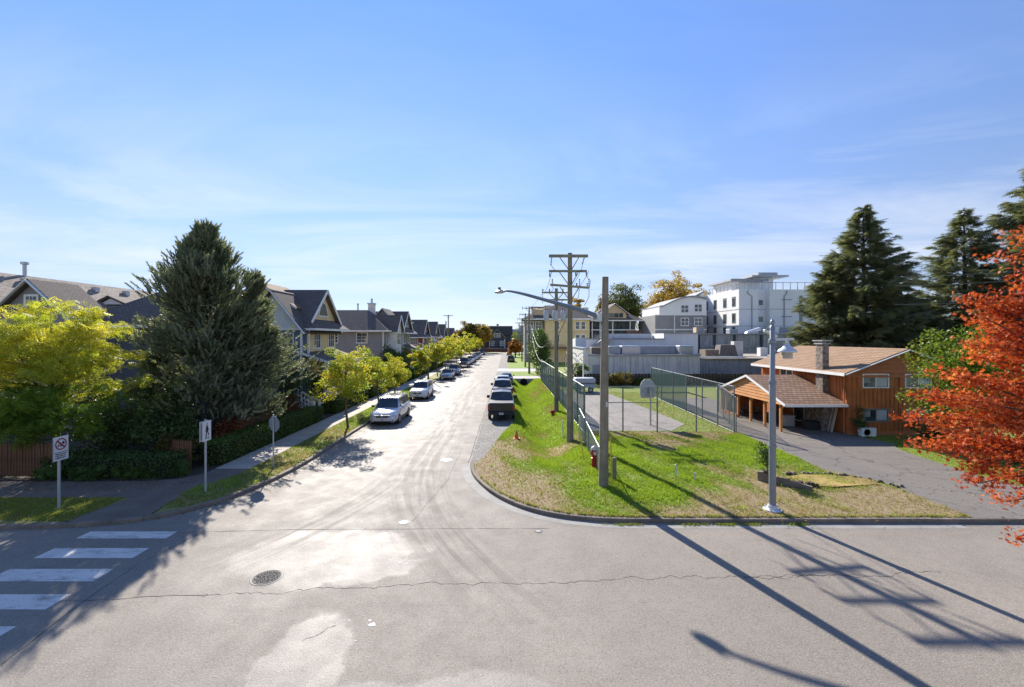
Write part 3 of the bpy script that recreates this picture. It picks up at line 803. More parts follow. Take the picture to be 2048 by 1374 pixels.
m_roofdark = roof_mat('shingle_dark', (.165, .132, .112), (.215, .178, .152))
m_roofbrown = roof_mat('shingle_brown', (.31, .18, .11), (.44, .265, .17))
m_rooftan = roof_mat('shingle_tan', (.33, .205, .12), (.40, .255, .155))
m_roofold = roof_mat('shingle_weathered', (.30, .245, .19), (.46, .38, .30), 2.2, 5.0)
m_trim = M('white_trim', (.86, .83, .77), .55, .06, 2, .05)
m_glass = glass_mat('window_glass')
m_blind = M('window_blind', (.42, .44, .45), .35, .12, 3, .05, spec=.7)
m_yellow = siding_mat('siding_yellow', (.84, .64, .32))
m_blue = siding_mat('siding_blue', (.14, .18, .27))
m_slate = siding_mat('siding_slate', (.30, .29, .28))
m_grey = siding_mat('siding_grey', (.72, .71, .66))
m_red = siding_mat('siding_red', (.38, .085, .06))
m_navy = siding_mat('siding_navy', (.10, .105, .125))
m_tan = siding_mat('siding_tan', (.60, .45, .28))
m_cream = siding_mat('siding_cream', (.60, .53, .42))
m_white = M('stucco_white', (.84, .82, .78), .85, .05, .5, .04, 20, .1)
m_stucco = M('stucco_worn', (.76, .73, .67), .85, .10, .5, .08, 16, .15, 30, streak=.45, dirt=(.14, .13, .12))
m_panel = M('concrete_panel_old', (.42, .41, .39), .85, .18, .4, .12, 12, .2, 20, streak=.75, dirt=(.06, .058, .055))
m_metalgrey = M('sheet_metal', (.36, .39, .43), .45, .12, 1.2, .06, 16, metal=.4, streak=.2)
m_galv = M('galvanised', (.52, .54, .55), .42, .10, 4, .06, 30, metal=.65)
m_rust = M('rusty_metal', (.22, .17, .13), .8, .3, 2, .15, 14, .2)

def frame(parent, o, u, n_, x0, x1, z0, z1, cols=1, rows=1, w=.09, tmat=None, gmat=None, name='window', muntin=.035, sill=True):
    """window on a wall: o = wall origin, u = horizontal unit, n_ = outward unit; child panes"""
    o, u, n_ = Vector(o), Vector(u), Vector(n_); up = Vector((0, 0, 1))
    def P(a, h, d): return o + u * a + up * h + n_ * d
    def blk(b, a0, a1, h0, h1, d0, d1):
        b.hexa([P(a0, h0, d0), P(a1, h0, d0), P(a1, h0, d1), P(a0, h0, d1)], [P(a0, h1, d0), P(a1, h1, d0), P(a1, h1, d1), P(a0, h1, d1)])
    b = MB(); D = .055
    blk(b, x0 - w, x0, z0 - w, z1 + w, .003, D); blk(b, x1, x1 + w, z0 - w, z1 + w, .003, D)
    blk(b, x0, x1, z1, z1 + w, .003, D); blk(b, x0, x1, z0 - w, z0, .003, D)
    if sill: blk(b, x0 - w - .03, x1 + w + .03, z0 - w - .04, z0 - w, .003, D + .04)
    for i in range(1, cols): a = x0 + (x1 - x0) * i / cols; blk(b, a - muntin / 2, a + muntin / 2, z0, z1, .01, D - .012)
    for i in range(1, rows): a = z0 + (z1 - z0) * i / rows; blk(b, x0, x1, a - muntin / 2, a + muntin / 2, .012, D - .014)
    f = b.build(name, tmat or m_trim, parent)
    g = MB(); blk(g, x0, x1, z0, z1, .004, .016); g.build('pane', gmat or m_glass, f)
    return f

def roofslab(b, pts, th=.16):
    """sloped roof plane as a thick sheet (points on the top face)"""
    a, c, d = Vector(pts[0]), Vector(pts[1]), Vector(pts[2]); n_ = (c - a).cross(d - a).normalized()
    if n_.z < 0: n_ = -n_
    return b.slab(pts, -n_ * th)

# ---------------------------------------------------------------- townhouses on the left of the street
def townhouse(yc, wall, name, label, xf=-17.0, depth=8.5, wing=True, base=None, ztop=10.6):
    t = thing(name, label, 'house', (xf - depth / 2, yc, .1), 'row of gabled townhouses on the left of the street')
    xb = xf - depth; dz = ztop - 10.6; zg = 7.85 + dz; ze = 7.0 + dz
    MB().box(xb, xf - .02, yc - 3.05, yc + 3.05, .1, ze + .1).build('wall', wall, t)
    # gable toward the street
    MB().slab([(xf, yc - 3.05, ze + .1), (xf, yc + 3.05, ze + .1), (xf, yc + 3.05, zg), (xf, yc, ztop - .12), (xf, yc - 3.05, zg)], (-.25, 0, 0)).build('gable', wall, t)
    rf = MB()
    for s in (-1, 1):
        roofslab(rf, [(xb - .3, yc, ztop), (xf + .45, yc, ztop), (xf + .45, yc + s * 3.35, zg - .27), (xb - .3, yc + s * 3.35, zg - .27)])
        roofslab(rf, [(xb - .3, yc + s * 3.36, zg - .28), (xf + .30, yc + s * 3.36, zg - .28), (xf + 1.04, yc + s * 4.0, ze), (xb - .3, yc + s * 4.0, ze)])
    r_ = rf.build('roof', m_roofdark, t)
    sk = MB(); roofslab(sk, [(xf - .05, yc - 3.1, zg), (xf - .05, yc + 3.1, zg), (xf + 1.05, yc + 4.0, ze), (xf + 1.05, yc - 4.0, ze)], .14)
    sk.build('skirt_roof', m_roofdark, t)
    bg = MB()
    for s in (-1, 1): bg.beam((xf + .47, yc, ztop - .1), (xf + .47, yc + s * 3.4, zg - .40), .05, .26)
    bg.box(xf + 1.04, xf + 1.09, yc - 4.02, yc + 4.02, ze - .2, ze - .02); bg.box(xb, xf + 1.08, yc - 4.06, yc - 4.01, ze - .2, ze - .02)
    bg.build('bargeboard', m_trim, r_)
    # attic vent in the gable
    vt = MB().slab([(xf + .02, yc - 1.15, zg + .25), (xf + .02, yc + 1.15, zg + .25), (xf + .02, yc + .55, zg + 1.45), (xf + .02, yc, zg + 1.7), (xf + .02, yc - .55, zg + 1.45)], (.05, 0, 0)).build('attic_vent', m_trim, t)
    MB().slab([(xf + .072, yc - .95, zg + .36), (xf + .072, yc + .95, zg + .36), (xf + .072, yc + .45, zg + 1.35), (xf + .072, yc, zg + 1.52), (xf + .072, yc - .45, zg + 1.35)], (.012, 0, 0)).build('louvre', M('louvre', (.20, .18, .15), .8), vt)
    # windows to the street and to the near side
    for a in (-1.9, 1.3): frame(t, (xf - .02, yc, 0), (0, 1, 0), (1, 0, 0), a, a + 1.3, 5.3 + dz, 6.6 + dz, 3, 2)
    frame(t, (0, yc - 3.05, 0), (1, 0, 0), (0, -1, 0), xf - 2.3, xf - 1.0, 5.55 + dz, 6.65 + dz, 3, 2)
    for px in (xf + .3, xf - 3.1): MB().box(px - .08, px + .08, yc - 3.75, yc - 3.59, .1, ze - .2).build('porch_post', m_trim, t)
    # porch roof
    pr = MB(); roofslab(pr, [(xf - .5, yc - 4.4, 5.15), (xf - .5, yc + 3.6, 5.15), (xf + 2.2, yc + 3.6, 4.2), (xf + 2.2, yc - 4.4, 4.2)], .14)
    po = pr.build('porch_roof', m_roofdark, t)
    MB().beam((xf - .5, yc - 4.43, 5.1), (xf + 2.2, yc - 4.43, 4.15), .05, .2).beam((xf + 2.22, yc - 4.4, 4.1), (xf + 2.22, yc + 3.6, 4.1), .05, .2).build('fascia', m_trim, po)
    for py in (yc - 4.1, yc - .4, yc + 3.3): MB().box(xf + 1.9, xf + 2.06, py - .08, py + .08, .1, 4.1).build('porch_post', m_trim, t)
    vb = MB().box(xf - 2.6, xf - 2.2, yc - .9, yc - .6, ztop - .95, ztop - .55); vb.build('roof_vent', m_galv, r_)
    return t

h1 = townhouse(41.1, m_yellow, 'townhouse', 'yellow gabled townhouse with grey and blue wing behind the big pine')
# street-end wing of the first house: grey gable over blue wall, facing the camera
MB().box(-21.7, -17.1, 36.9, 38.04, .1, 7.0).box(-21.7, -19.0, 38.04, 44, .1, 7.0).build('wing_wall', m_blue, h1)
MB().slab([(-21.9, 36.88, 6.95), (-16.95, 36.88, 6.95), (-19.4, 36.88, 10.05)], (0, .25, 0)).build('wing_gable', m_grey, h1)
wr = MB()
for s in (-1, 1): roofslab(wr, [(-19.4, 36.4, 10.2), (-19.4, 45, 10.2), (-19.4 + s * 2.85, 45, 6.6), (-19.4 + s * 2.85, 36.4, 6.6)])
wr = wr.build('wing_roof', m_roofdark, h1)
b = MB()
for s in (-1, 1): b.beam((-19.4, 36.38, 10.1), (-19.4 + s * 2.85, 36.38, 6.5), .06, .30, (0, -1, 0))
b.box(-21.9, -16.9, 36.8, 36.87, 6.8, 6.98); b.build('bargeboard', m_trim, wr)
frame(h1, (0, 36.9, 0), (1, 0, 0), (0, -1, 0), -18.6, -17.75, 5.3, 6.5, 2, 3)
frame(h1, (0, 36.9, 0), (1, 0, 0), (0, -1, 0), -21.2, -20.3, 5.3, 6.5, 2, 3)
MB().box(-17.1, -16.95, 36.78, 36.9, .1, 6.7).build('downpipe', m_trim, h1)
# tall dormer behind the wing; sunlight on its roof put into tan shingles
MB().slab([(-23.6, 38.6, 7.4), (-18.7, 38.6, 7.4), (-18.7, 38.6, 8.9), (-21.2, 38.6, 10.8), (-23.6, 38.6, 8.9)], (0, 3, 0)).build('dormer_wall', m_yellow, h1)
dr = MB()
for s in (-1, 1): roofslab(dr, [(-21.2, 38.0, 11.0), (-21.2, 43, 11.0), (-21.2 + s * 3.2, 43, 8.75), (-21.2 + s * 3.2, 38.0, 8.75)])
dr = dr.build('dormer_roof', m_rooftan, h1)
b = MB()
for s in (-1, 1): b.beam((-21.2, 37.98, 10.9), (-21.2 + s * 3.2, 37.98, 8.65), .06, .25, (0, -1, 0))
b.build('bargeboard', m_trim, dr)

h2 = townhouse(75.0, m_slate, 'townhouse', 'slate-blue townhouse with hipped wing, chimney and white windows')
MB().box(-27, -17.02, 62, 71.9, .1, 7.25).build('wing_wall', m_slate, h2)
hp = MB()
e = [(-27.6, 61.4), (-16.4, 61.4), (-16.4, 71.9), (-27.6, 71.9)]; ra, rb = (-25.4, 66.6, 10.3), (-20.8, 66.6, 10.3)
roofslab(hp, [(*e[0], 7.2), (*e[1], 7.2), rb, ra]); roofslab(hp, [(*e[1], 7.2), (*e[2], 7.2), rb]); roofslab(hp, [(*e[2], 7.2), (*e[3], 7.2), ra, rb]); roofslab(hp, [(*e[3], 7.2), (*e[0], 7.2), ra])
hp = hp.build('hip_roof', m_roofdark, h2)
MB().box(-27.6, -16.36, 61.33, 61.38, 6.98, 7.2).box(-16.38, -16.33, 61.38, 71.9, 6.98, 7.2).build('fascia', m_trim, hp)
frame(h2, (0, 62, 0), (1, 0, 0), (0, -1, 0), -20.9, -19.5, 5.5, 6.8, 2, 3)
frame(h2, (0, 62, 0), (1, 0, 0), (0, -1, 0), -24.9, -23.6, 5.5, 6.8, 2, 3)
for a in (63, 66, 69): frame(h2, (-17.02, 0, 0), (0, 1, 0), (1, 0, 0), a, a + 1.3, 5.3, 6.7, 3, 2)
MB().box(-17.3, -17.15, 61.86, 61.98, .1, 7.0).build('downpipe', m_trim, h2)
MB().slab([(-21.6, 69.5, 8.2), (-17.2, 69.5, 8.2), (-19.4, 69.5, 10.6)], (0, 3, 0)).build('dormer_wall', m_slate, h2)
dr = MB()
for s in (-1, 1): roofslab(dr, [(-19.4, 69.1, 10.8), (-19.4, 74, 10.8), (-19.4 + s * 2.6, 74, 8.05), (-19.4 + s * 2.6, 69.1, 8.05)])
dr = dr.build('dormer_roof', m_roofdark, h2)
b = MB()
for s in (-1, 1): b.beam((-19.4, 69.07, 10.7), (-19.4 + s * 2.6, 69.07, 7.95), .06, .28, (0, -1, 0))
b.build('bargeboard', m_trim, dr)
ch = MB().box(-21.3, -20.4, 68.2, 69.1, 9.0, 11.3).build('chimney', m_grey, h2)
MB().box(-21.4, -20.3, 68.1, 69.2, 11.3, 11.5).tube([(-20.85, 68.65, 11.5), (-20.85, 68.65, 12.2)], .16, 8).build('chimney_cap', m_galv, ch)
MB().tube([(-23.5, 70.2, 10.2), (-23.5, 70.2, 11.4)], .12, 7).tube([(-23.5, 70.2, 11.4), (-23.5, 70.2, 11.55)], .2, 7).build('flue', m_galv, h2)
# projecting bay with its own little gable
MB().box(-17.0, -15.9, 63.6, 67.0, .1, 7.3).build('bay_wall', m_grey, h2)
MB().slab([(-15.88, 63.5, 7.3), (-15.88, 67.1, 7.3), (-15.88, 65.3, 9.3)], (-.9, 0, 0)).build('bay_gable', m_grey, h2)
br_ = MB()
for s in (-1, 1): roofslab(br_, [(-19.5, 65.3, 9.5), (-15.5, 65.3, 9.5), (-15.5, 65.3 + s * 2.15, 7.1), (-19.5, 65.3 + s * 2.15, 7.1)])
br_ = br_.build('bay_roof', m_roofdark, h2)
b = MB()
for s in (-1, 1): b.beam((-15.47, 65.3, 9.4), (-15.47, 65.3 + s * 2.15, 7.0), .05, .25)
b.build('bargeboard', m_trim, br_)
frame(h2, (-15.9, 0, 0), (0, 1, 0), (1, 0, 0), 64.2, 66.4, 5.2, 6.8, 4, 2)
townhouse(92.5, m_red, 'townhouse', 'brick-red gabled townhouse beyond the slate-blue one', ztop=9.9)
townhouse(106.5, m_tan, 'townhouse', 'tan gabled townhouse just past the red one', ztop=10.0)
townhouse(120.5, m_red, 'townhouse', 'farther dark red townhouse near the end of the row', ztop=9.8)
townhouse(140, m_slate, 'townhouse', 'last grey townhouse of the row under the far orange trees', ztop=9.2)

# entry stairs with white rails (two of the front gardens)
def stair_rail(x, y, label):
    t = thing('stair_railing', label, 'railing', (x, y, .1), 'white stair railings in the front gardens')
    for s in (0, 1.15):
        MB().beam((x - 2.2, y + s, 2.35), (x, y + s, 1.15), .07, .08).beam((x - 2.2, y + s, 1.55), (x, y + s, .38), .05, .06).build('rail', m_trim, t)
        for i in range(9):
            a = i / 8; MB().box(x - 2.2 * (1 - a) - .02, x - 2.2 * (1 - a) + .02, y + s - .02, y + s + .02, 1.5 - 1.17 * a, 2.33 - 1.2 * a).build('baluster', m_trim, t)
        MB().box(x - .02, x + .16, y + s - .09, y + s + .09, .1, 1.3).build('newel_post', m_trim, t)
    for i in range(6): MB().box(x - 2.2 + .36 * i, x - 2.2 + .36 * (i + 1) - .01, y + .05, y + 1.1, .1, 1.42 - .22 * i).build('step', m_conc, t)
stair_rail(-15.0, 34.3, 'white stair railing beside the pine above the clipped hedge')
stair_rail(-15.2, 58.5, 'white stair railing half hidden behind the yellow street trees')
stair_rail(-15.2, 72.0, 'white stair railing farthest up the street by the lamp post')

# ---------------------------------------------------------------- far-left houses
t = thing('long_house', 'long row house with weathered brown roof behind the yellow-green tree', 'house', (-36, 40, .1))
MB().box(-44, -33.4, 30.5, 52, .1, 6.4).build('wall', m_slate, t)
lr = MB(); roofslab(lr, [(-39, 30, 11.2), (-39, 52.5, 11.2), (-32.6, 52.5, 6.2), (-32.6, 30, 6.2)]); roofslab(lr, [(-39, 30, 11.2), (-39, 52.5, 11.2), (-45.4, 52.5, 6.2), (-45.4, 30, 6.2)])
lr = lr.build('roof', m_roofold, t)
for i, y in enumerate((35, 38, 41, 44.3, 48.5)): MB().box(-38.3, -37.9, y, y + .45, 10.4, 10.85).build('roof_vent', m_galv, lr)
for y, x in ((36.5, -36.6), (38.2, -36.2), (43.5, -35.9)): MB().tube([(x, y, 8.4), (x, y, 9.5)], .05, 6).build('vent_pipe', M('pipe_black', (.05, .05, .05), .6), lr)
MB().tube([(-39, 36.0, 11), (-39, 36.0, 12.1)], .13, 8).tube([(-39, 36.0, 12.1), (-39, 36.0, 12.3)], .26, 8).build('flue', m_galv, lr)
t2 = thing('gabled_house', 'dark slate house front with white gable trim above the yellow-green tree', 'house', (-31.8, 30, .1))
MB().box(-34.4, -29.2, 29.9, 31.0, .1, 7.8).build('wall', m_slate, t2)
MB().slab([(-34.4, 29.88, 7.6), (-29.2, 29.88, 7.6), (-31.8, 29.88, 9.9)], (0, .3, 0)).build('gable', m_slate, t2)
gr = MB()
for s in (-1, 1): roofslab(gr, [(-31.8, 29.5, 10.1), (-31.8, 33.0, 10.1), (-31.8 + s * 3.0, 33.0, 7.35), (-31.8 + s * 3.0, 29.5, 7.35)])
gr = gr.build('roof', m_roofdark, t2); b = MB()
for s in (-1, 1): b.beam((-31.8, 29.47, 10.0), (-31.8 + s * 3.0, 29.47, 7.25), .06, .30, (0, -1, 0))
b.build('bargeboard', m_trim, gr)
frame(t2, (0, 29.88, 0), (1, 0, 0), (0, -1, 0), -32.25, -31.55, 8.45, 8.95, 3, 2, .14)
MB().box(-34.2, -29.4, 29.8, 29.87, 8.0, 8.15).build('string_course', m_navy, t2)
t3 = thing('dormer', 'small white-trimmed roof dormer on the long brown roof', 'dormer', (-33.5, 35, 8))
MB().slab([(-36.2, 34.0, 7.6), (-32.6, 34.0, 7.6), (-34.4, 34.0, 9.2)], (0, 2, 0)).build('gable', m_slate, t3)
gr = MB()
for s in (-1, 1): roofslab(gr, [(-34.4, 33.7, 9.4), (-34.4, 37, 9.4), (-34.4 + s * 2.2, 37, 7.4), (-34.4 + s * 2.2, 33.7, 7.4)])
gr = gr.build('roof', m_roofdark, t3); b = MB()
for s in (-1, 1): b.beam((-34.4, 33.67, 9.3), (-34.4 + s * 2.2, 33.67, 7.3), .05, .22, (0, -1, 0))
b.build('bargeboard', m_trim, gr)
t4 = thing('dormer', 'flat-topped grey dormer right of the vents on the brown roof', 'dormer', (-35, 42, 8))
MB().box(-37.2, -34.6, 40.5, 43, 7.6, 9.1).build('wall', m_slate, t4)
gr = MB(); roofslab(gr, [(-37.6, 40.1, 9.2), (-36, 40.1, 10.0), (-36, 43.4, 10.0), (-37.6, 43.4, 9.2)]); roofslab(gr, [(-34.2, 40.1, 9.2), (-36, 40.1, 10.0), (-36, 43.4, 10.0), (-34.2, 43.4, 9.2)])
gr = gr.build('roof', m_roofdark, t4)
MB().slab([(-37.0, 40.35, 9.2), (-34.8, 40.35, 9.2), (-35.9, 40.35, 9.75)], (0, .1, 0)).build('gable', m_trim, t4)
t5 = thing('hip_house', 'house with dark hipped roof between the yellow tree and the pine', 'house', (-26, 34, .1))
MB().box(-30, -22.4, 31.5, 38, .1, 7.0).build('wall', m_navy, t5)
hp = MB(); e = [(-30.8, 30.8), (-21.6, 30.8), (-21.6, 38.8), (-30.8, 38.8)]; ra, rb = (-27.2, 34.8, 9.75), (-25.2, 34.8, 9.75)
roofslab(hp, [(*e[0], 7.1), (*e[1], 7.1), rb, ra]); roofslab(hp, [(*e[1], 7.1), (*e[2], 7.1), rb]); roofslab(hp, [(*e[2], 7.1), (*e[3], 7.1), ra, rb]); roofslab(hp, [(*e[3], 7.1), (*e[0], 7.1), ra])
hp = hp.build('roof', m_roofdark, t5)
MB().box(-30.8, -21.6, 30.72, 30.78, 6.88, 7.08).build('fascia', m_trim, hp)

# ---------------------------------------------------------------- house at the end of the street
t = thing('end_house', 'dark navy house with white-trimmed gable closing the end of the street', 'house', (-4.8, 203, 0))
MB().box(-11.2, 2.0, 205, 214, 0, 7.5).box(-7.8, -1.0, 200, 205, 0, 6.4).build('wall', m_navy, t)
MB().slab([(-7.8, 199.98, 6.3), (-1.0, 199.98, 6.3), (-4.4, 199.98, 9.6)], (0, .3, 0)).build('gable', m_navy, t)
er = MB(); roofslab(er, [(-11.8, 204, 7.4), (2.6, 204, 7.4), (2.6, 209.5, 11.6), (-11.8, 209.5, 11.6)]); roofslab(er, [(-11.8, 215, 7.4), (2.6, 215, 7.4), (2.6, 209.5, 11.6), (-11.8, 209.5, 11.6)])
for s in (-1, 1): roofslab(er, [(-4.4, 199.4, 9.9), (-4.4, 207, 9.9), (-4.4 + s * 4.2, 207, 5.8), (-4.4 + s * 4.2, 199.4, 5.8)])
er = er.build('roof', roof_mat('shingle_olive', (.10, .085, .06), (.13, .11, .08)), t); b = MB()
for s in (-1, 1): b.beam((-4.4, 199.35, 9.8), (-4.4 + s * 4.2, 199.35, 5.7), .08, .38, (0, -1, 0))
b.build('bargeboard', m_trim, er)
MB().box(-4.9, -3.9, 209, 210, 11.2, 12.6).build('chimney', m_conc, er)
for (a, c, z0, z1) in ((-5.6, -3.2, 6.5, 7.9), (-7.0, -5.9, 2.6, 4.4), (-2.9, -1.8, 2.6, 4.4)): frame(t, (0, 199.98, 0), (1, 0, 0), (0, -1, 0), a, c, z0, z1, 2, 2, .22, muntin=.1, sill=False)
MB().box(-1.15, -.85, 199.7, 199.96, .5, 5.6).box(-7.95, -7.65, 199.7, 199.96, .5, 5.6).build('corner_board', m_trim, t)
MB().box(-16, -1.2, 197.2, 199.2, .4, 1.7).box(-15, -7.9, 200, 204, 0, 4.6).build('porch', m_navy, t)
t = thing('brick_wall', 'low red brick garden wall in front of the end house', 'wall', (-4, 192, 0))
MB().box(-14, 10, 192, 192.4, 0, 1.4).build('wall', M('brick_far', (.20, .085, .06), .9, .2, 2), t); MB().box(-14.1, 10.1, 191.9, 192.5, 1.4, 1.55).build('coping', m_conc, t)
t = thing('white_building', 'small white-walled building left of the end house', 'building', (-20, 205, 0))
MB().box(-18.5, -12.2, 203, 212, 0, 5.6).build('wall', M('wall_offwhite', (.5, .5, .5), .8), t); MB().box(-18.9, -12.0, 202.6, 212.4, 5.6, 6.0).build('roof', m_roofdark, t)
for i, (x, y, w, h) in enumerate(((6, 420, 26, 14), (24, 520, 18, 20), (-30, 460, 30, 13), (14, 360, 12, 9))):
    t = thing('far_building', ['pale office block far beyond the end house, leftmost part of the skyline gap', 'tallest faint block on the skyline right of the end house', 'low pale block beyond the far left trees', 'small grey block just right of the end house roof'][i], 'building', (x, y, 0))
    MB().box(x - w / 2, x + w / 2, y, y + 15, 0, h).build('wall', M('far_wall', (.42, .45, .50), .9), t)
    for k in range(3): MB().box(x - w / 2 + .5, x + w / 2 - .5, y - .06, y - .01, h * (.3 + .22 * k), h * (.3 + .22 * k) + 1.4).build('window', M('far_window', (.16, .20, .25), .3), t)

# ---------------------------------------------------------------- yellow apartment block and its neighbour
t = thing('apartment_block', 'yellow apartment block with dark hipped roof behind the transformer pole', 'building', (13, 112, 0))
MB().box(9.4, 20.4, 110, 124, 0, 11.0).build('wall', m_yellow, t)
MB().box(4.6, 9.4, 112.5, 124, 0, 11.0).build('wing_wall', m_slate, t)
hp = MB(); e = [(4.0, 109.2), (21.1, 109.2), (21.1, 125), (4.0, 125)]; ra, rb = (10, 117, 14.6), (16, 117, 14.6)
roofslab(hp, [(*e[0], 10.9), (*e[1], 10.9), rb, ra]); roofslab(hp, [(*e[1], 10.9), (*e[2], 10.9), rb]); roofslab(hp, [(*e[2], 10.9), (*e[3], 10.9), ra, rb]); roofslab(hp, [(*e[3], 10.9), (*e[0], 10.9), ra])
hp = hp.build('roof', m_roofdark, t); MB().box(4, 21.1, 109.1, 109.17, 10.55, 10.88).build('fascia', m_trim, hp)
MB().box(6.2, 9.5, 111, 114, 11.6, 13.6).build('dormer', m_tan, hp); MB().box(5.9, 9.8, 110.7, 114.3, 13.6, 13.85).build('dormer_roof', m_roofbrown, hp)
MB().box(9.3, 20.5, 109.9, 109.98, 7.5, 7.75).box(9.3, 20.5, 109.9, 109.98, 4.2, 4.5).build('string_course', M('cream_trim', (.70, .55, .28), .7), t)
for (a, z) in ((17.0, 8.3), (18.4, 8.3), (17.0, 5.1), (18.4, 5.1), (12.0, 8.3), (12.0, 5.1)): frame(t, (0, 110, 0), (1, 0, 0), (0, -1, 0), a, a + .9, z, z + 1.7, 1, 2, .16, muntin=.1)
for z in (2.3, 5.2, 8.3):
    for a in (5.2, 7.3): frame(t, (0, 112.5, 0), (1, 0, 0), (0, -1, 0), a, a + 1.4, z, z + 1.8, 2, 2, .2, muntin=.12)
MB().box(15.0, 15.7, 109.88, 109.97, 5.6, 6.3).build('vent_box', M('vent_dark', (.13, .05, .04), .7), t)
MB().box(9.4, 20.4, 108.0, 109.95, 3.4, 3.9).build('porch_roof', m_roofbrown, t)
t = thing('glazed_hall', 'dark blue building with glazed upper storey and tan roof gable', 'building', (26.5, 113, 0))
MB().box(21.2, 32.6, 113, 126, 0, 11.0).build('wall', M('wall_ink', (.05, .062, .085), .6), t)
hp = MB(); e = [(20.9, 111.6), (34.2, 111.6), (34.2, 127), (20.9, 127)]; ra, rb = (25.6, 119, 14.2), (29.0, 119, 14.2)
roofslab(hp, [(*e[0], 10.6), (*e[1], 10.6), rb, ra]); roofslab(hp, [(*e[1], 10.6), (*e[2], 10.6), rb]); roofslab(hp, [(*e[2], 10.6), (*e[3], 10.6), ra, rb]); roofslab(hp, [(*e[3], 10.6), (*e[0], 10.6), ra])
hp = hp.build('roof', m_roofdark, t); MB().box(20.9, 34.2, 111.5, 111.57, 10.3, 10.58).build('fascia', m_trim, hp)
MB().slab([(24.2, 112.6, 11.0), (30.2, 112.6, 11.0), (30.2, 112.6, 12.4), (27.2, 112.6, 14.6), (24.2, 112.6, 12.4)], (0, 3, 0)).build('gable', m_tan, hp)
gr = MB()
for s in (-1, 1): roofslab(gr, [(27.2, 112.0, 14.9), (27.2, 119, 14.9), (27.2 + s * 3.7, 119, 12.1), (27.2 + s * 3.7, 112.0, 12.1)])
gr.build('gable_roof', m_roofdark, hp); b = MB()
for s in (-1, 1): b.beam((27.2, 111.95, 14.8), (27.2 + s * 3.7, 111.95, 12.0), .08, .35, (0, -1, 0))
b.build('gable_board', m_trim, hp)
for a in (24.7, 25.9, 27.1, 28.3): MB().box(a, a + 1.0, 112.45, 112.58, 11.3, 12.3).build('gable_window', m_glass, hp)
for x in (21.6, 23.6, 26.8, 31.2): MB().box(x - .12, x + .12, 112.7, 112.95, 3, 10.3).build('column', m_trim, t)
MB().box(21.3, 32.6, 112.75, 112.96, 8.0, 8.25).build('rail', m_trim, t)
for a in np.arange(21.9, 32, 1.35): MB().box(a, a + 1.15, 112.9, 112.98, 8.4, 10.0).build('window', m_glass, t)
for a in (22.0, 24.0, 27.2): MB().box(a, a + 2.2, 112.9, 112.98, 5.4, 7.9).build('window', m_glass, t)
MB().box(30.2, 34.0, 112.5, 112.9, 4.5, 8.0).build('brick_bay', M('brown_cladding', (.22, .13, .08), .8), t)
t = thing('brick_block', 'low red-brown rooftop block right of the dark blue building', 'building', (37, 118, 0))
MB().box(34.6, 40.5, 118, 124, 0, 7.4).build('wall', M('brick_redbrown', (.30, .14, .09), .9, .25, 1.5), t); MB().box(35.6, 38.6, 117, 118, 5.5, 8.6).build('stair_block', m_cream, t)

# ---------------------------------------------------------------- white hotel with roof terrace
t = thing('white_hotel', 'large white four-storey building with roof terrace railing', 'building', (58, 100, 0))
MB().box(49.5, 53.6, 95, 113, 0, 16.5).box(53.6, 56.1, 96.5, 113, 0, 16.5).box(56.1, 84, 95, 113, 0, 16.45).build('wall', m_white, t)
m_joint = M('joint_grey', (.30, .31, .33), .7)
jb = MB()
for z in (8.6, 12.2): jb.box(49.45, 53.62, 94.96, 94.995, z, z + .09).box(49.455, 49.495, 94.96, 113, z, z + .09).box(56.1, 84, 94.96, 94.995, z, z + .09).box(53.64, 56.08, 96.46, 96.495, z, z + .09)
jb.build('storey_joint', m_joint, t)
for z in (6.4, 9.4, 13.0):
    for y in (96.5, 100.5, 105.2, 109.6): frame(t, (49.5, 0, 0), (0, -1, 0), (-1, 0, 0), -y - 1.3, -y, z, z + 2.0, 1, 1, .10, m_joint, m_glass, muntin=.08, sill=False)
    MB().box(54.6, 55.4, 96.42, 96.49, z + .2, z + 1.3).build('window', m_glass, t)
    MB().box(62.4, 63.0, 94.92, 94.99, z - .2, z + 2.1).build('window', m_glass, t)
for x in (52.2, 59.1): MB().tube([(x, 94.85, 0), (x, 94.85, 15.0), (x - .9 if x < 55 else x + .5, 94.85, 15.6), (x - .9 if x < 55 else x + .5, 94.85, 16.2)], .09, 6).build('downpipe', m_joint, t)
for z in (7.0, 10.6, 14.2): MB().box(58.5, 60.7, 94.9, 94.97, z, z + .16).build('pipe_bracket', m_joint, t)
for x in np.arange(49.7, 84, 1.55): MB().box(x - .05, x + .05, 95.1, 95.2, 16.5, 18.0).build('railing_post', m_joint, t)
for y in np.arange(96.6, 113, 1.8): MB().box(49.65, 49.75, y - .05, y + .05, 16.5, 18.0).build('railing_post', m_joint, t)
MB().box(49.6, 84, 95.1, 95.18, 17.9, 18.0).box(49.6, 49.7, 95.2, 113, 17.9, 18.0).build('railing_rail', m_joint, t)
MB().box(51, 57.5, 101, 110, 16.5, 18.9).box(57.0, 61, 102, 110, 16.5, 19.9).build('penthouse', m_white, t)
MB().box(50.0, 58.2, 99.4, 111, 18.9, 19.3).box(55.3, 63.6, 100.4, 111, 19.92, 20.3).box(57.6, 62, 102, 109, 20.3, 21.1).build('penthouse_roof', M('flat_roof_grey', (.45, .46, .47), .8), t)
MB().box(49.9, 58.3, 99.2, 99.39, 18.8, 19.3).build('roof_edge', m_joint, t)
MB().slab([(46.3, 112, 0), (49.45, 112, 0), (49.45, 112, 17.4), (46.3, 112, 15.7)], (0, 8, 0)).build('rear_wing', m_white, t)
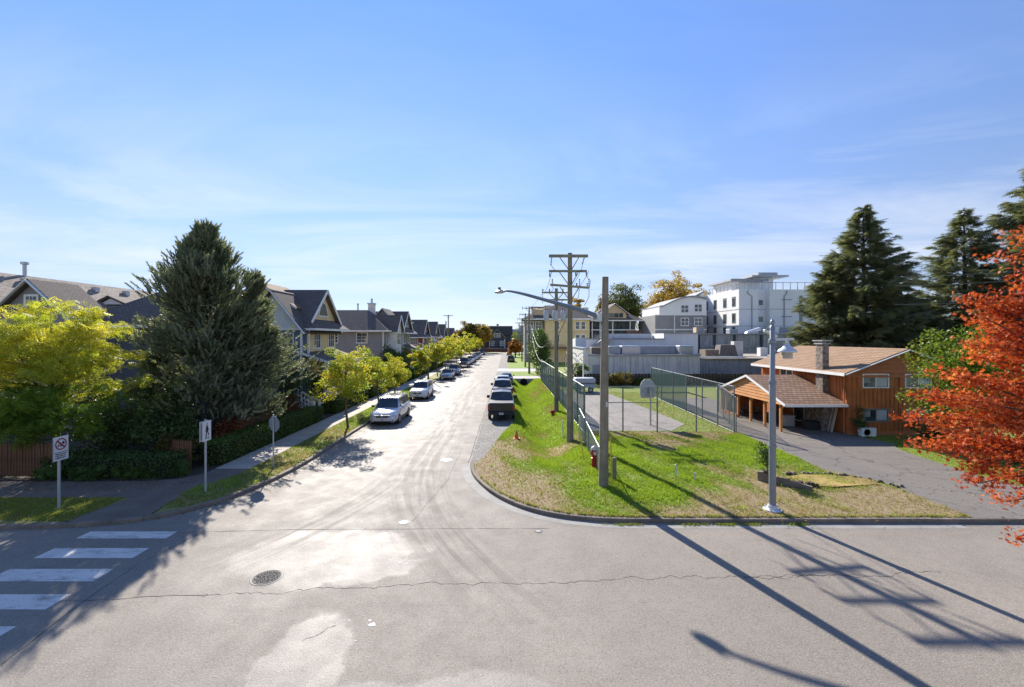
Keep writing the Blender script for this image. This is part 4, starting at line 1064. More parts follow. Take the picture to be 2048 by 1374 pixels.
MB().slab([(45.6, 111.6, 15.5), (49.45, 111.6, 17.55), (49.45, 111.6, 17.95), (45.6, 111.6, 15.9)], (0, 9, 0)).build('rear_roof', m_joint, t)
t = thing('arched_building', 'blue-grey building with white arched top storey left of the white hotel', 'building', (43, 100, 0))
MB().box(34.3, 46.2, 103, 116, 0, 11.4).build('wall', m_slate, t)
ar = [(35.2 + 10.9 * i / 14, 102.9, 13.2 + 2.3 * math.sin(PI * min(1, max(0, (i - 3) / 9 * .5 + .12)) )) for i in range(15)]
MB().slab([(35.2, 102.9, 11.4)] + [(46.1, 102.9, 11.4)] + ar[::-1], (0, 13, 0)).build('top_storey', m_white, t)
MB().slab([(p[0], 102.4, p[2] + .02) for p in ar] + [(p[0], 102.4, p[2] + .35) for p in ar[::-1]], (0, 14, 0)).build('arched_roof', m_joint, t)
MB().box(34.2, 46.2, 102.85, 102.98, 11.3, 11.5).box(34.2, 46.2, 102.85, 102.98, 7.9, 8.15).box(38.6, 38.8, 102.8, 102.84, 4, 12.9).build('string_course', m_trim, t)
for (a, z) in ((40.3, 9.0), (43.4, 9.0), (40.3, 5.6), (43.4, 5.6), (40.3, 12.0), (43.4, 12.2)): frame(t, (0, 102.9, 0), (1, 0, 0), (0, -1, 0), a, a + 1.6, z, z + 1.6, 2, 2, .16, muntin=.12)

# ---------------------------------------------------------------- low industrial building
t = thing('warehouse', 'weathered white single-storey warehouse with ducts on its flat roof', 'building', (20, 64, .06))
MB().box(10.6, 11.4, 62, 74, .06, 4.6).box(11.4, 26.9, 74, 78, .06, 3.6).build('wall', m_stucco, t)
wp = [11.4, 14.9, 17.2, 20.8, 23.7, 26.9]
for a, c in zip(wp[:-1], wp[1:]): MB().box(a + .03, c - .03, 62, 74, .06, 3.62).build('wall_panel', m_stucco, t)
MB().box(11.4, 26.9, 62.06, 74, .06, 3.5).build('wall_core', m_joint, t)
MB().box(11.3, 27.0, 61.85, 62.4, 3.62, 3.86).box(10.5, 11.3, 61.85, 74, 4.6, 4.75).build('coping', m_metalgrey, t)
MB().box(11.4, 27, 62.4, 78, 3.63, 3.70).build('roof', M('roof_felt', (.13, .125, .12), .9, .3, .8), t)
for x in (18.0, 18.9, 24.2): MB().tube([(x, 61.93, .1), (x, 61.93, 3.5)], .09, 6).build('downpipe', m_stucco, t)
MB().box(11.9, 12.9, 61.9, 61.97, .1, 2.4).build('door', m_metalgrey, t)
for i, (x0, x1, y0, y1, h, mt) in enumerate(((12.0, 13.6, 63, 65, 1.1, m_rust), (14.5, 16.2, 63.2, 65.5, 1.25, m_metalgrey), (16.3, 19.0, 63.2, 65.2, 1.3, m_galv), (19.2, 25.5, 65.0, 66.2, 1.25, m_metalgrey), (24.6, 26.6, 63.4, 65, 1.35, m_galv))):
    o = thing('roof_unit', ['rusty roof unit at the left end of the warehouse roof', 'grey-blue box duct on the warehouse roof beside the bare wooden pole', 'pale rounded duct in the middle of the warehouse roof', 'long grey-blue duct along the back of the warehouse roof', 'sloped pale duct hood at the right end of the warehouse roof'][i], 'duct', (x0, y0, 3.7), 'ducts on the warehouse roof')
    MB().box(x0, x1, y0, y1, 3.72, 3.72 + h).build('casing', mt, o, bevel=.12)
    MB().box(x0 + .2, x1 - .2, y0 - .06, y0 - .004, 3.9, 3.72 + h * .7).build('panel', mt, o)
o = thing('warehouse_hall', 'taller white hall behind the warehouse roof ducts', 'building', (20, 82, .06))
MB().box(11.4, 13.2, 74.1, 76, .06, 6.1).box(13.2, 27.5, 78.1, 92, .06, 5.9).box(27.5, 33.5, 78.1, 92, .06, 6.9).build('wall', M('stucco_pale', (.76, .755, .74), .8, .06, .6, .05, streak=.15, dirt=(.3, .3, .3)), o)
MB().box(13.0, 27.6, 77.9, 78.1, 5.9, 6.05).box(27.3, 33.7, 77.9, 78.1, 6.9, 7.05).build('coping', m_joint, o)
MB().slab([(13.2, 76.5, 3.8), (15.4, 76.5, 3.8), (18.2, 76.5, 6.0), (16.6, 76.5, 6.0)], (0, 1.5, 0)).build('sloped_hood', M('hood_cream', (.48, .42, .36), .8), o)
MB().box(18.3, 27.3, 84, 85, 5.95, 6.9).build('parapet', m_metalgrey, o)
o = thing('concrete_hall', 'long grey concrete-panel hall with dark water stains', 'building', (45, 86, .06))
ps = [33.6, 36.6, 39.6, 43.4, 48.5, 54.2, 60.5]
for a, c in zip(ps[:-1], ps[1:]): MB().box(a + .05, c - .05, 85, 95 - 3, .06, 6.7).build('wall_panel', m_panel, o)
for a in ps: MB().box(a - .18, a + .18, 84.75, 84.99, .06, 6.75).build('pilaster', M('pilaster_dark', (.07, .07, .07), .8, .2), o)
MB().box(33.4, 60.8, 84.7, 93, 6.76, 6.95).box(33.6, 60.5, 84.8, 84.98, 4.3, 4.6).build('coping', m_panel, o)
for i, (x, w, h, mt, lb) in enumerate(((37.0, 1.6, 1.2, m_tan, 'tan box unit on the stained concrete hall roof'), (43.5, 1.8, .9, m_galv, 'small pale unit on the concrete hall roof before the arched building'), (53.0, 2.6, 1.3, m_stucco, 'wide pale unit on the concrete hall roof near the small street lamp'))):
    q = thing('roof_unit', lb, 'roof unit', (x, 87, 6.95)); MB().box(x, x + w, 87, 88.5, 6.96, 6.96 + h).build('casing', mt, q, bevel=.05); MB().box(x + .2, x + w - .2, 86.94, 86.99, 7.1, 6.9 + h).build('grille', m_joint, q)
o = thing('low_annex', 'low annex with rusty roof vents and corrugated metal front', 'building', (34, 63, .06))
MB().box(27.0, 44, 62.3, 80, .06, 3.1).build('wall', m_panel, o)
cg = MB()
for i in range(60):
    x = 27.0 + i * .28; cg.poly([(x, 62.28, .2), (x + .14, 62.2, .2), (x + .14, 62.2, 2.95), (x, 62.28, 2.95)]).poly([(x + .14, 62.2, .2), (x + .28, 62.28, .2), (x + .28, 62.28, 2.95), (x + .14, 62.2, 2.95)])
cg.build('corrugated_front', M('corrugated', (.33, .35, .39), .5, .15, .8, .06, 18, metal=.3, streak=.4), o)
MB().box(27.0, 44, 62.1, 80, 3.12, 3.3).build('roof', M('roof_gravel', (.34, .29, .24), .9, .3, .7, .2, 10), o)
MB().hexa([(31.5, 66, 3.3), (34.3, 66, 3.3), (34.3, 68, 3.3), (31.5, 68, 3.3)], [(31.8, 66.2, 5.1), (33.9, 66.2, 5.1), (33.9, 67.8, 5.1), (31.8, 67.8, 5.1)]).build('vent_hood', M('vent_brown', (.19, .165, .14), .8, .2), o)
MB().box(35.2, 36.6, 69, 70, 3.3, 5.6).build('chimney', m_stucco, o)
MB().box(29.2, 31.2, 65.5, 67.5, 3.3, 4.4).build('roof_box', m_rust, o)
MB().box(39.3, 40.4, 69, 70, 3.3, 4.6).build('antenna_box', m_white, o)
MB().box(27.2, 34, 63.5, 63.8, 3.32, 3.5).build('roof_pipe', m_white, o)
# dark board fence behind the court
t = thing('board_fence', 'dark weathered board fence below the warehouse wall', 'fence', (22, 57.2, .06))
pk = MB().box(-.19, .19, -.02, .02, 0, 1.45); m_dkwood = M('wood_dark', (.06, .048, .04), .9, .25, 2, .1)
pk0 = pk.build('board', m_dkwood, t); pk0.data.transform(Matrix.Translation(org(t))); pk0.location = Vector((9.2, 57.2, .08)) - org(t)
for i in range(1, 84): inst('board', pk0.data, t, (9.2 + .41 * i, 57.2 + rg.uniform(-.01, .01), .08 + rg.uniform(-.05, .05)))
MB().box(9.0, 43.6, 57.23, 57.30, .4, .5).box(9.0, 43.6, 57.23, 57.30, 1.1, 1.2).build('rail', m_dkwood, t)
# ---------------------------------------------------------------- orange cedar house with carport
m_cedar = M('cedar_stain', (.46, .145, .04), .62, .18, 1.4, .10, 22, .12, 30, streak=.18, dirt=(.16, .05, .015))
m_cedar2 = M('cedar_reddish', (.46, .155, .055), .62, .15, 1.2, .08, 22)
m_cedarlt = M('cedar_bright', (.62, .27, .085), .62, .15, 1.6, .10, 22)
def stone_mat():
    m, n, l, out = _mat('rubble_stone'); b = NB(n, l)
    tc = b.new('ShaderNodeTexCoord').outputs['Object']
    vo = b.new('ShaderNodeTexVoronoi'); vo.inputs['Scale'].default_value = 7; l.new(tc, vo.inputs['Vector'])
    sp = b.new('ShaderNodeSeparateXYZ'); l.new(vo.outputs['Color'], sp.inputs[0])
    c = b.ramp(sp.outputs[0], [(0, (.12, .09, .07)), (.5, (.21, .165, .13)), (1, (.33, .27, .22))])
    p = b.new('ShaderNodeBsdfPrincipled'); b.put(p.inputs['Base Color'], c); p.inputs['Roughness'].default_value = .9
    b.put(p.inputs['Normal'], b.bump(vo.outputs['Distance'], -.9, .05)); l.new(p.outputs[0], out.inputs[0]); return m
m_stone = stone_mat()
hx0, hx1, hy0, hy1, hze, hzr = 21.3, 28.1, 27.9, 37.3, 4.12, 5.52
hxm = (hx0 + hx1) / 2
H = thing('cedar_house', 'orange stained two-storey wooden house with tan shingle roof', 'house', (24.7, 32, .09))
MB().box(hx0 + .02, hx1 - .02, hy0 + .02, hy1, .09, hze).build('wall', m_cedar, H)
MB().box(hx0 + .01, hx1 - .01, hy0 + .0, hy0 + .3, .09, .35).build('plinth', m_cedar2, H)
MB().slab([(hx0 + .02, hy0 + .03, hze), (hx1 - .02, hy0 + .03, hze), (hxm, hy0 + .03, hzr - .12)], (0, .3, 0)).build('gable_backing', m_cedar2, H)
# lap boards in the gable, each its own board
nb = 6
for i in range(nb):
    z0 = hze - .42 + i * .285; z1 = z0 + .30
    def hw(z): return (hx1 - hx0) / 2 if z < hze else max(.05, (hx1 - hx0) / 2 * (1 - (z - hze) / (hzr - .12 - hze)))
    a0, a1 = hw(z0), hw(min(z1, hzr - .2))
    MB().hexa([(hxm - a0, hy0 - .075, z0), (hxm + a0, hy0 - .075, z0), (hxm + a0, hy0 + .02, z0), (hxm - a0, hy0 + .02, z0)],
              [(hxm - a1, hy0 - .008, z1), (hxm + a1, hy0 - .008, z1), (hxm + a1, hy0 + .02, z1), (hxm - a1, hy0 + .02, z1)]).build('gable_board', m_cedar2, H)
wins = [(22.33, 23.85, 3.10, 3.86), (24.98, 26.5, 3.10, 3.86), (22.4, 23.82, .98, 1.68), (25.05, 26.5, .98, 1.68)]
for i, (a, c, z0, z1) in enumerate(wins):
    f = frame(H, (0, hy0 - .002, 0), (1, 0, 0), (0, -1, 0), a, c, z0, z1, 2, 1, .07, m_trim if i < 2 else M('bronze_frame', (.22, .20, .17), .5), m_glass, muntin=.06, sill=False)
    MB().box((a + c) / 2 + .05, c - .03, hy0 - .022, hy0 - .019, z0 + .03, z1 - .03).build('blind', m_blind, f)
    MB().box(a + .04, (a + c) / 2 - .35, hy0 - .022, hy0 - .019, z0 + .25, z1 - .05).build('blind', M('curtain', (.25, .26, .27), .5), f)
    for s0, s1 in ((a - .40, a - .09), (c + .09, c + .40)):
        sh_ = MB().box(s0, s1, hy0 - .05, hy0 + .01, z0 - .06, z1 + .08).build('shutter', m_cedar2, H)
        sb = MB()
        for k in range(7): zz_ = z0 - .02 + k * (z1 - z0 + .06) / 7; sb.box(s0 + .04, s1 - .04, hy0 - .062, hy0 - .051, zz_ + .015, zz_ + .085)
        sb.build('louvre', m_cedar, sh_)
def battens(axis, fixed, a0, a1, z0, z1, step, holes, sgn, w=.045, d=.028):
    x = a0
    while x < a1:
        segs = [(z0, z1)]
        for (h0, h1, hz0, hz1) in holes:
            if h0 - w < x < h1 + w:
                segs = [q for (s0, s1) in segs for q in ((s0, min(s1, hz0)), (max(s0, hz1), s1)) if q[1] - q[0] > .06]
        for s0, s1 in segs:
            if axis == 'x': MB().box(x - w / 2, x + w / 2, fixed + min(0, sgn * d), fixed + max(0, sgn * d), s0, s1).build('batten', m_cedar, H)
            else: MB().box(fixed + min(0, sgn * d), fixed + max(0, sgn * d), x - w / 2, x + w / 2, s0, s1).build('batten', m_cedar, H)
        x += step
battens('x', hy0 + .02, hx0 + .1, hx1 - .1, .36, hze - .42, .265, [(a - .42, c + .42, z0 - .16, z1 + .14) for a, c, z0, z1 in wins], -1, d=.045)
holesL = [(33.0, 34.9, 3.1, 4.1), (29.1, 30.45, .0, 5)]
battens('y', hx0 + .02, hy0 + .1, hy1 - .1, 2.3, hze - .05, .265, holesL, -1, d=.045)
frame(H, (hx0 + .0, 0, 0), (0, -1, 0), (-1, 0, 0), -34.6, -33.2, 3.25, 3.95, 2, 1, .08, muntin=.06, sill=False)
rf = MB()
for s in (-1, 1): roofslab(rf, [(hxm, hy0 - .55, hzr), (hxm, hy1 + .5, hzr), (hxm + s * 3.95, hy1 + .5, hze - .12), (hxm + s * 3.95, hy0 - .55, hze - .12)], .14)
HR = rf.build('roof', m_rooftan, H); b = MB()
for s in (-1, 1): b.beam((hxm, hy0 - .58, hzr - .09), (hxm + s * 3.95, hy0 - .58, hze - .21), .05, .20, (0, -1, 0))
b.box(hxm - 3.99, hxm - 3.95, hy0 - .55, hy1 + .5, hze - .30, hze - .12); b.build('bargeboard', m_trim, HR)
MB().tube([(hx0 - .08, hy0 + .12, .2), (hx0 - .08, hy0 + .12, hze - .3)], .045, 7).build('downpipe', m_cedar2, H)
ch = MB().box(20.88, 21.3, 29.45, 30.1, .1, 5.75).build('chimney', m_stone, H); MB().box(20.80, 21.38, 29.37, 30.18, 5.75, 5.83).box(20.95, 21.23, 29.55, 30.0, 5.83, 5.95).box(20.74, 21.44, 29.3, 30.25, 5.95, 6.02).build('chimney_cap', m_conc, ch)
MB().box(20.55, 21.295, 29.0, 30.6, .1, 1.95).build('chimney_base', m_stone, ch)
# carport
cz, ce, cyr = 3.50, 2.02, 32.3
cr_ = MB(); roofslab(cr_, [(17.35, cyr, cz), (21.25, cyr, cz), (21.25, 27.75, ce), (17.35, 27.75, ce)], .12); roofslab(cr_, [(17.35, cyr, cz), (21.25, cyr, cz), (21.25, 36.8, ce), (17.35, 36.8, ce)], .12)
CR = cr_.build('carport_roof', m_roofbrown, H); b = MB()
for y1 in (27.75, 36.8): b.beam((17.33, cyr, cz - .07), (17.33, y1, ce - .07), .04, .15)
b.box(17.35, 21.25, 27.70, 27.74, ce - .16, ce - .01); b.build('carport_bargeboard', m_trim, CR)
for i in range(7):
    z0 = ce - .12 + i * .20; z1 = z0 + .21
    def rng(z): f = max(0.02, 1 - max(0, z - ce) / (cz - .12 - ce)); return (cyr - 4.3 * f, cyr + 4.3 * f)
    (a0, a1), (c0, c1) = rng(z0), rng(z1)
    MB().hexa([(17.47, a0, z0), (17.55, a0, z0), (17.55, a1, z0), (17.47, a1, z0)], [(17.505, c0, z1), (17.55, c0, z1), (17.55, c1, z1), (17.505, c1, z1)]).build('carport_gable_board', m_cedarlt, H)
for y in (28.75, 30.55, 32.3, 34.05, 35.9):
    MB().box(17.62, 17.76, y - .07, y + .07, .13, ce - .1).build('carport_post', m_cedarlt, H)
    MB().beam((17.69, y - .35, ce - .14), (17.69, y, ce - .5), .07, .07).build('carport_brace', m_cedarlt, H)
MB().box(17.6, 17.78, 28.0, 36.6, ce - .15, ce - .0).build('carport_beam', m_cedarlt, H)
MB().box(17.5, 21.2, 36.3, 36.42, .13, ce - .05).build('carport_back_wall', m_cedar, H)
MB().box(17.5, 17.66, 33.9, 36.3, .13, .35).build('carport_sill', m_cedarlt, H)
frame(H, (hx0 + .0, 0, 0), (0, -1, 0), (-1, 0, 0), -33.0, -31.9, .18, 1.75, 1, 1, .07, sill=False, name='glass_door')
# things kept in and by the carport
t = thing('heat_pump', 'small white heat pump with round fan guard by the cedar house', 'heat pump', (22.05, 27.3, .09))
MB().box(21.62, 22.5, 27.1, 27.45, .17, .68).build('casing', M('enamel_white', (.72, .72, .69), .4, .05), t, bevel=.015)
MB().lathe([(.21, 0), (.21, -.02), (.19, -.02), (.17, .003)], (21.93, 27.1, .42), 20, 'y').build('fan_guard', M('guard_grey', (.18, .19, .19), .5), t)
MB().box(21.7, 21.8, 27.15, 27.4, .09, .17).build('foot', m_joint, t); MB().box(22.3, 22.4, 27.15, 27.4, .09, .17).build('foot', m_joint, t)
for i, (x, y, w, d, h, mt, lb) in enumerate(((19.7, 29.2, .9, .55, .55, M('plastic_black', (.02, .02, .022), .5), 'low black storage bin against the stone chimney in the carport'), (18.9, 30.3, .7, .6, .75, M('bin_grey', (.35, .34, .32), .6), 'grey patterned storage cart left of the black bins in the carport'), (19.3, 31.2, .8, .5, .6, M('plastic_black', (.02, .02, .022), .5), 'black storage bin deeper inside the carport'))):
    q = thing('storage_bin', lb, 'bin', (x, y, .134)); MB().box(x, x + w, y, y + d, .14, .14 + h * .85).build('box', mt, q, bevel=.03); MB().box(x - .03, x + w + .03, y - .03, y + d + .03, .14 + h * .85, .14 + h).build('lid', mt, q, bevel=.02)
for i, (x, y) in enumerate(((18.2, 34.3), (18.5, 33.2))):
    q = thing('patio_chair', ['black metal patio chair deepest in the carport', 'black metal patio chair nearer the middle post of the carport'][i], 'chair', (x, y, .134)); mb_ = M('chair_black', (.025, .025, .025), .5)
    MB().box(x - .25, x + .25, y - .25, y + .25, .55, .6).build('seat', mb_, q); MB().box(x + .2, x + .25, y - .25, y + .25, .6, 1.05).build('backrest', mb_, q)
    for sx in (-.22, .22):
        for sy in (-.22, .22): MB().box(x + sx - .02, x + sx + .02, y + sy - .02, y + sy + .02, .14, .55).build('leg', mb_, q)
q = thing('closed_parasol', 'cream closed parasol standing by the far carport post', 'parasol', (17.95, 35.3, .134)); MB().tube([(17.95, 35.3, .14), (17.95, 35.3, 1.5)], .02, 6).build('pole', m_galv, q); MB().lathe([(.05, 0), (.11, .15), (.09, .6), (.03, .85)], (17.95, 35.3, .55), 10).build('canopy', M('canvas_cream', (.6, .55, .45), .8), q, True); MB().lathe([(.22, 0), (.22, .06), (.05, .1)], (17.95, 35.3, .14), 12).build('base', m_conc, q)
for i, (y, x) in enumerate(((28.45, 21.0), (28.62, 21.05), (28.85, 21.05))):
    q = thing('leaning_board', ['pale leaning plank nearest the cedar corner in the carport', 'middle of three pale planks leaning in the carport', 'pale leaning plank closest to the stone chimney base'][i], 'plank', (x, y, .134), 'pale planks leaning by the stone chimney'); MB().beam((x - .25, y, .15), (x + .1, y, 1.7), .1, .03).build('plank', m_cream, q)
# small planter kerb, bare slab and rubble border by the driveway
t = thing('planter_wall', 'low broken concrete planter wall on the lawn behind the grey lamp post', 'wall', (11.2, 18.3, .13))
MB().hexa([(10.55, 18.75, .05), (10.68, 18.6, .05), (12.05, 17.55, .05), (12.12, 17.68, .05)], [(10.55, 18.75, .55), (10.68, 18.6, .55), (12.05, 17.55, .30), (12.12, 17.68, .30)]).build('front_wall', m_kerb, t)
MB().hexa([(10.58, 18.76, .05), (10.7, 18.66, .05), (11.5, 19.6, .05), (11.4, 19.7, .05)], [(10.58, 18.76, .55), (10.7, 18.66, .55), (11.5, 19.6, .40), (11.4, 19.7, .40)]).build('side_wall', m_kerb, t)
sheet('bare_patch', [(12.3, 18.1), (13.2, 17.95), (15.3, 18.3), (15.5, 18.9), (14.5, 19.5), (12.9, 19.55), (12.0, 19.2)], .185, M('bare_sand', (.34, .23, .075), .9, .35, .7, .15, 14, .3))
t = thing('rubble_border', 'broken dark concrete and soil edging the bare patch by the driveway', 'rubble', (14, 19.6, .13))
rb_ = random.Random(5)
for i in range(46):
    f = i / 45; x = 12.3 + 3.6 * f + rb_.uniform(-.12, .12); y = float(np.interp(f, [0, .5, .75, 1], [19.6, 19.75, 19.3, 18.0])) + rb_.uniform(-.12, .12); s = rb_.uniform(.05, .14)
    MB().hexa([(x - s, y - s * .8, .1), (x + s, y - s, .1), (x + s * .9, y + s, .1), (x - s, y + s * .7, .1)], [(x - s * .5, y - s * .4, .13 + s), (x + s * .6, y - s * .5, .13 + s * .8), (x + s * .5, y + s * .6, .13 + s), (x - s * .6, y + s * .4, .13 + s * .7)]).build('rubble_piece', m_soil if i % 3 else m_kerb, t)
for i in range(16):
    f = i / 15; x = 11.3 + 1.2 * f + rb_.uniform(-.1, .1); y = 18.7 - .9 * f + rb_.uniform(0, .25); s = rb_.uniform(.06, .12)
    MB().hexa([(x - s, y - s, .1), (x + s, y - s, .1), (x + s, y + s, .1), (x - s, y + s, .1)], [(x - s * .5, y - s * .5, .2 + s), (x + s * .5, y - s * .4, .2 + s), (x + s * .6, y + s * .5, .2 + s), (x - s * .5, y + s * .5, .2 + s)]).build('rubble_piece', m_soil, t)

# ---------------------------------------------------------------- wooden utility poles
m_pole = M('pole_wood', (.27, .235, .17), .9, .25, 1.5, .18, 26, .4, 40, streak=.5, dirt=(.07, .06, .045))
m_arm = M('arm_wood', (.28, .26, .17), .9, .25, 2, .15, 26, .3, 40)
m_ins = M('insulator', (.10, .09, .09), .35, .2)
m_wire = M('wire', (.05, .05, .055), .6, .05)
WIRE_R = .014
def pole(name, label, x, y, h, r0, r1, lean=0.0, group=None):
    t = thing(name, label, 'utility pole', (x, y, .05), group)
    MB().tube([(x, y, -.1), (x + lean * .5, y, h * .5), (x + lean, y, h)], [r0, (r0 + r1) / 2, r1], 14).build('pole', m_pole, t, 40)
    return t
def arm(t, x, y, z, x0, x1, tilt=0, brace=.55, big=.13):
    MB().beam((x + x0, y - .16, z + tilt), (x + x1, y - .16, z - tilt), .10, big).build('crossarm', m_arm, t)
    for s in (x0, x1): MB().beam((x + s * .5, y - .10, z - .05), (x, y - .16, z - brace), .03, .05).build('brace', m_pole, t)
def insulator(t, x, y, z0, z1, r=.055, dx=0.0):
    b = MB(); n_ = 5
    for i in range(n_):
        f = (i + .5) / n_; zc = z0 + (z1 - z0) * f; b.lathe([(r * .4, -.02), (r, -.012), (r, .012), (r * .4, .02)], (x + dx * f, y, zc), 8)
    b.tube([(x, y, z0), (x + dx, y, z1)], r * .3, 5); b.build('insulator', m_ins, t)

A = pole('lamp_pole', 'bare wooden pole carrying the long street lamp arm in front lawn', 3.92, 18.1, 8.66, .205, .125, .08)
ap = [(3.86, 18.2, 7.02), (2.87, 19.15, 7.47), (1.85, 20.2, 7.87), (.82, 21.25, 8.27), (.25, 21.85, 8.46), (-.08, 22.15, 8.52), (-.22, 22.3, 8.51)]
m_armg = M('arm_steel', (.20, .23, .26), .45, .12, 2, .06, 20, metal=.3)
AR = MB().tube(smoothcurve(ap, 4), list(np.linspace(.105, .042, 25)), 10).build('lamp_arm', m_armg, A, True)
LH = MB().lathe([(.03, -.45), (.12, -.36), (.17, -.15), (.16, .12), (.08, .3)], (0, 0, 0), 12, 'y').build('lamp_head', m_galv, A, True)
LH.data.transform(Matrix.Translation(org(A))); LH.location = Vector((-.40, 22.5, 8.50)) - org(A); LH.rotation_euler = (0, 0, R(38)); LH.scale = (1, 1, .55)
MB().tube([(-.38, 22.47, 8.58), (-.38, 22.47, 8.73)], .07, 8).build('photocell', M('photocell', (.25, .12, .12), .5), A)
MB().box(3.68, 3.98, 18.05, 18.3, 6.85, 7.2).build('arm_bracket', m_galv, A)
MB().box(3.97, 4.05, 17.9, 17.92, 3.4, 3.6).build('number_tag', m_galv, A)

B = pole('utility_pole', 'tall wooden pole with three crossarms beside the fence corner', 3.77, 26.66, 11.25, .20, .13, .0, 'poles along the right verge')
arm(B, 3.77, 26.66, 11.05, -1.28, 1.05, 0, .95, .17); arm(B, 3.77, 26.66, 10.15, -1.28, .98, 0, .95); arm(B, 3.77, 26.66, 9.25, -1.2, 1.1, .09, .9)
for (x, z0, z1, dx) in ((2.66, 10.95, 10.5, -.05), (4.6, 10.95, 10.55, -.12), (2.55, 10.05, 9.8, 0), (4.1, 10.08, 9.85, 0), (4.72, 10.08, 9.82, .03), (2.7, 9.35, 9.7, 0), (4.15, 9.22, 9.45, 0), (4.32, 9.15, 9.7, 0), (4.78, 9.12, 9.45, 0), (4.88, 9.1, 9.7, 0)): insulator(B, x, 26.5, z0, z1, .05, dx)
for (xa, za, xb, zb, sag) in ((4.48, 10.55, 4.1, 10.1, .2), (2.62, 10.5, 2.8, 10.2, .15), (4.75, 9.8, 4.9, 9.15, -.1), (4.88, 9.1, 4.6, 8.1, .0), (4.3, 9.1, 3.95, 8.2, .05), (2.65, 9.3, 2.64, 8.9, 0)):
    MB().tube([(xa, 26.45, za), ((xa + xb) / 2 + .12, 26.42, (za + zb) / 2 - sag), (xb, 26.45, zb)], .016, 5).build('jumper_cable', m_wire, B)
MB().tube([(3.95, 26.5, .1), (3.95, 26.5, 2.4)], .035, 6).build('cable_guard', M('plastic_grey', (.42, .42, .41), .6), B)
Cp = pole('utility_pole', 'wooden pole with three grey transformers and two crossarms', 4.08, 36.8, 10.25, .19, .13, .0, 'poles along the right verge')
arm(Cp, 4.08, 36.8, 9.9, -1.2, 1.15, 0, .7); arm(Cp, 4.08, 36.8, 9.3, -.95, 1.05, 0, .6)
for x in (2.95, 3.5, 4.6, 5.15): insulator(Cp, x, 36.6, 9.95, 10.2, .06)
insulator(Cp, 2.93, 36.6, 9.8, 9.0, .045); insulator(Cp, 5.1, 36.6, 9.25, 8.7, .045)
for i, x in enumerate((3.22, 3.95, 4.62)):
    T = MB().lathe([(.19, 0), (.21, .04), (.21, .78), (.17, .84), (.05, .86)], (x, 36.45, 7.55), 14).build('transformer', M('transformer_grey', (.50, .52, .54), .45, .08), Cp, 40)
    for s in (-.08, .08): MB().tube([(x + s, 36.45, 8.38), (x + s, 36.45, 8.6)], .03, 6).build('bushing', m_ins, T)
MB().tube([(5.1, 36.5, 8.7), (4.9, 36.5, 7.9), (4.7, 36.5, 7.4), (4.3, 36.55, 6.6), (4.15, 36.6, 5.2)], .03, 6).build('cable', m_wire, Cp)
far_poles = [(3.75, 75, 11.4, 'utility pole with one long crossarm, third along the right verge'), (3.8, 92, 11.2, 'slim utility pole with low crossarm, fourth along the right verge'), (3.85, 114, 11.2, 'utility pole, fifth along the right verge before the cedar row'), (4.0, 146, 11.2, 'utility pole farthest down the right verge')]
PO = [B, Cp]
for i, (x, y, h, lb) in enumerate(far_poles):
    q = pole('utility_pole', lb, x, y, h, .19, .13, 0, 'poles along the right verge')
    arm(q, x, y, h - .3, -1.25, 1.25, 0, .7); arm(q, x, y, h - 2.0, -1.1, 1.1, 0, .6)
    for dx in (-1.1, -.5, .6, 1.15): insulator(q, x + dx, y - .15, h - .22, h + .02, .06)
q = pole('utility_pole', 'lone utility pole above the street trees on the left', -14.5, 110, 11.8, .19, .13)
arm(q, -14.5, 110, 11.6, -1.2, 1.2, 0, .6); MB().box(-15.2, -14.9, 109.6, 109.9, 9.2, 10.2).build('transformer', m_galv, q)
def wire(name, label, a, b_, sag, r=WIRE_R, group='overhead wires along the right verge', mt=None):
    a, b_ = Vector(a), Vector(b_); pts = [a.lerp(b_, i / 14) - Vector((0, 0, sag * 4 * (i / 14) * (1 - i / 14))) for i in range(15)]
    tag(MB().tube(pts, r, 4).build(name, mt or m_wire), label, 'wire', group)
hh = [(26.5, 10.15, 3.77), (36.6, 9.95, 4.08), (74.8, 11.15, 3.75), (91.8, 10.95, 3.8), (113.8, 10.95, 3.85), (145.8, 10.95, 4.0)]
SPANS = ['from the three-arm pole to the transformer pole', 'from the transformer pole to the third pole', 'from the third to the fourth pole', 'from the fourth to the fifth pole', 'from the fifth to the farthest pole']
for k_, ((y0, z0, x0), (y1, z1, x1)) in enumerate(zip(hh[:-1], hh[1:])):
    for j_, dx in enumerate((-1.1, .6, 1.1)):
        wire('overhead_wire', ['left', 'middle', 'right'][j_] + ' thin wire ' + SPANS[k_], (x0 + dx, y0, z0), (x1 + dx, y1, z1), .25 + (y1 - y0) * .012, .014)
m_wwire = M('white_cable', (.68, .68, .66), .5)
wire('service_cable', 'white cable looping low between the transformer pole and the cedar row, upper loop', (4.05, 37, 7.1), (4.1, 74.8, 8.2), 2.6, .016, None, m_wwire)
wire('service_cable', 'white cable looping low between the transformer pole and the cedar row, lower loop', (4.05, 37, 5.6), (4.1, 74.8, 7.2), 3.0, .016, None, m_wwire)
for (z, y0, y1, lb) in ((10.9, 24, 30, 'upper thin wire crossing the spruces on the right'), (10.3, 24, 30, 'middle thin wire crossing the spruces on the right'), (9.0, 24, 30, 'lowest thin wire crossing the spruces on the right')):
    wire('overhead_wire', lb, (27, 31, z - .5), (44, 27, z + .9), .4, .010, None, M('wire_grey', (.3, .3, .3), .5))

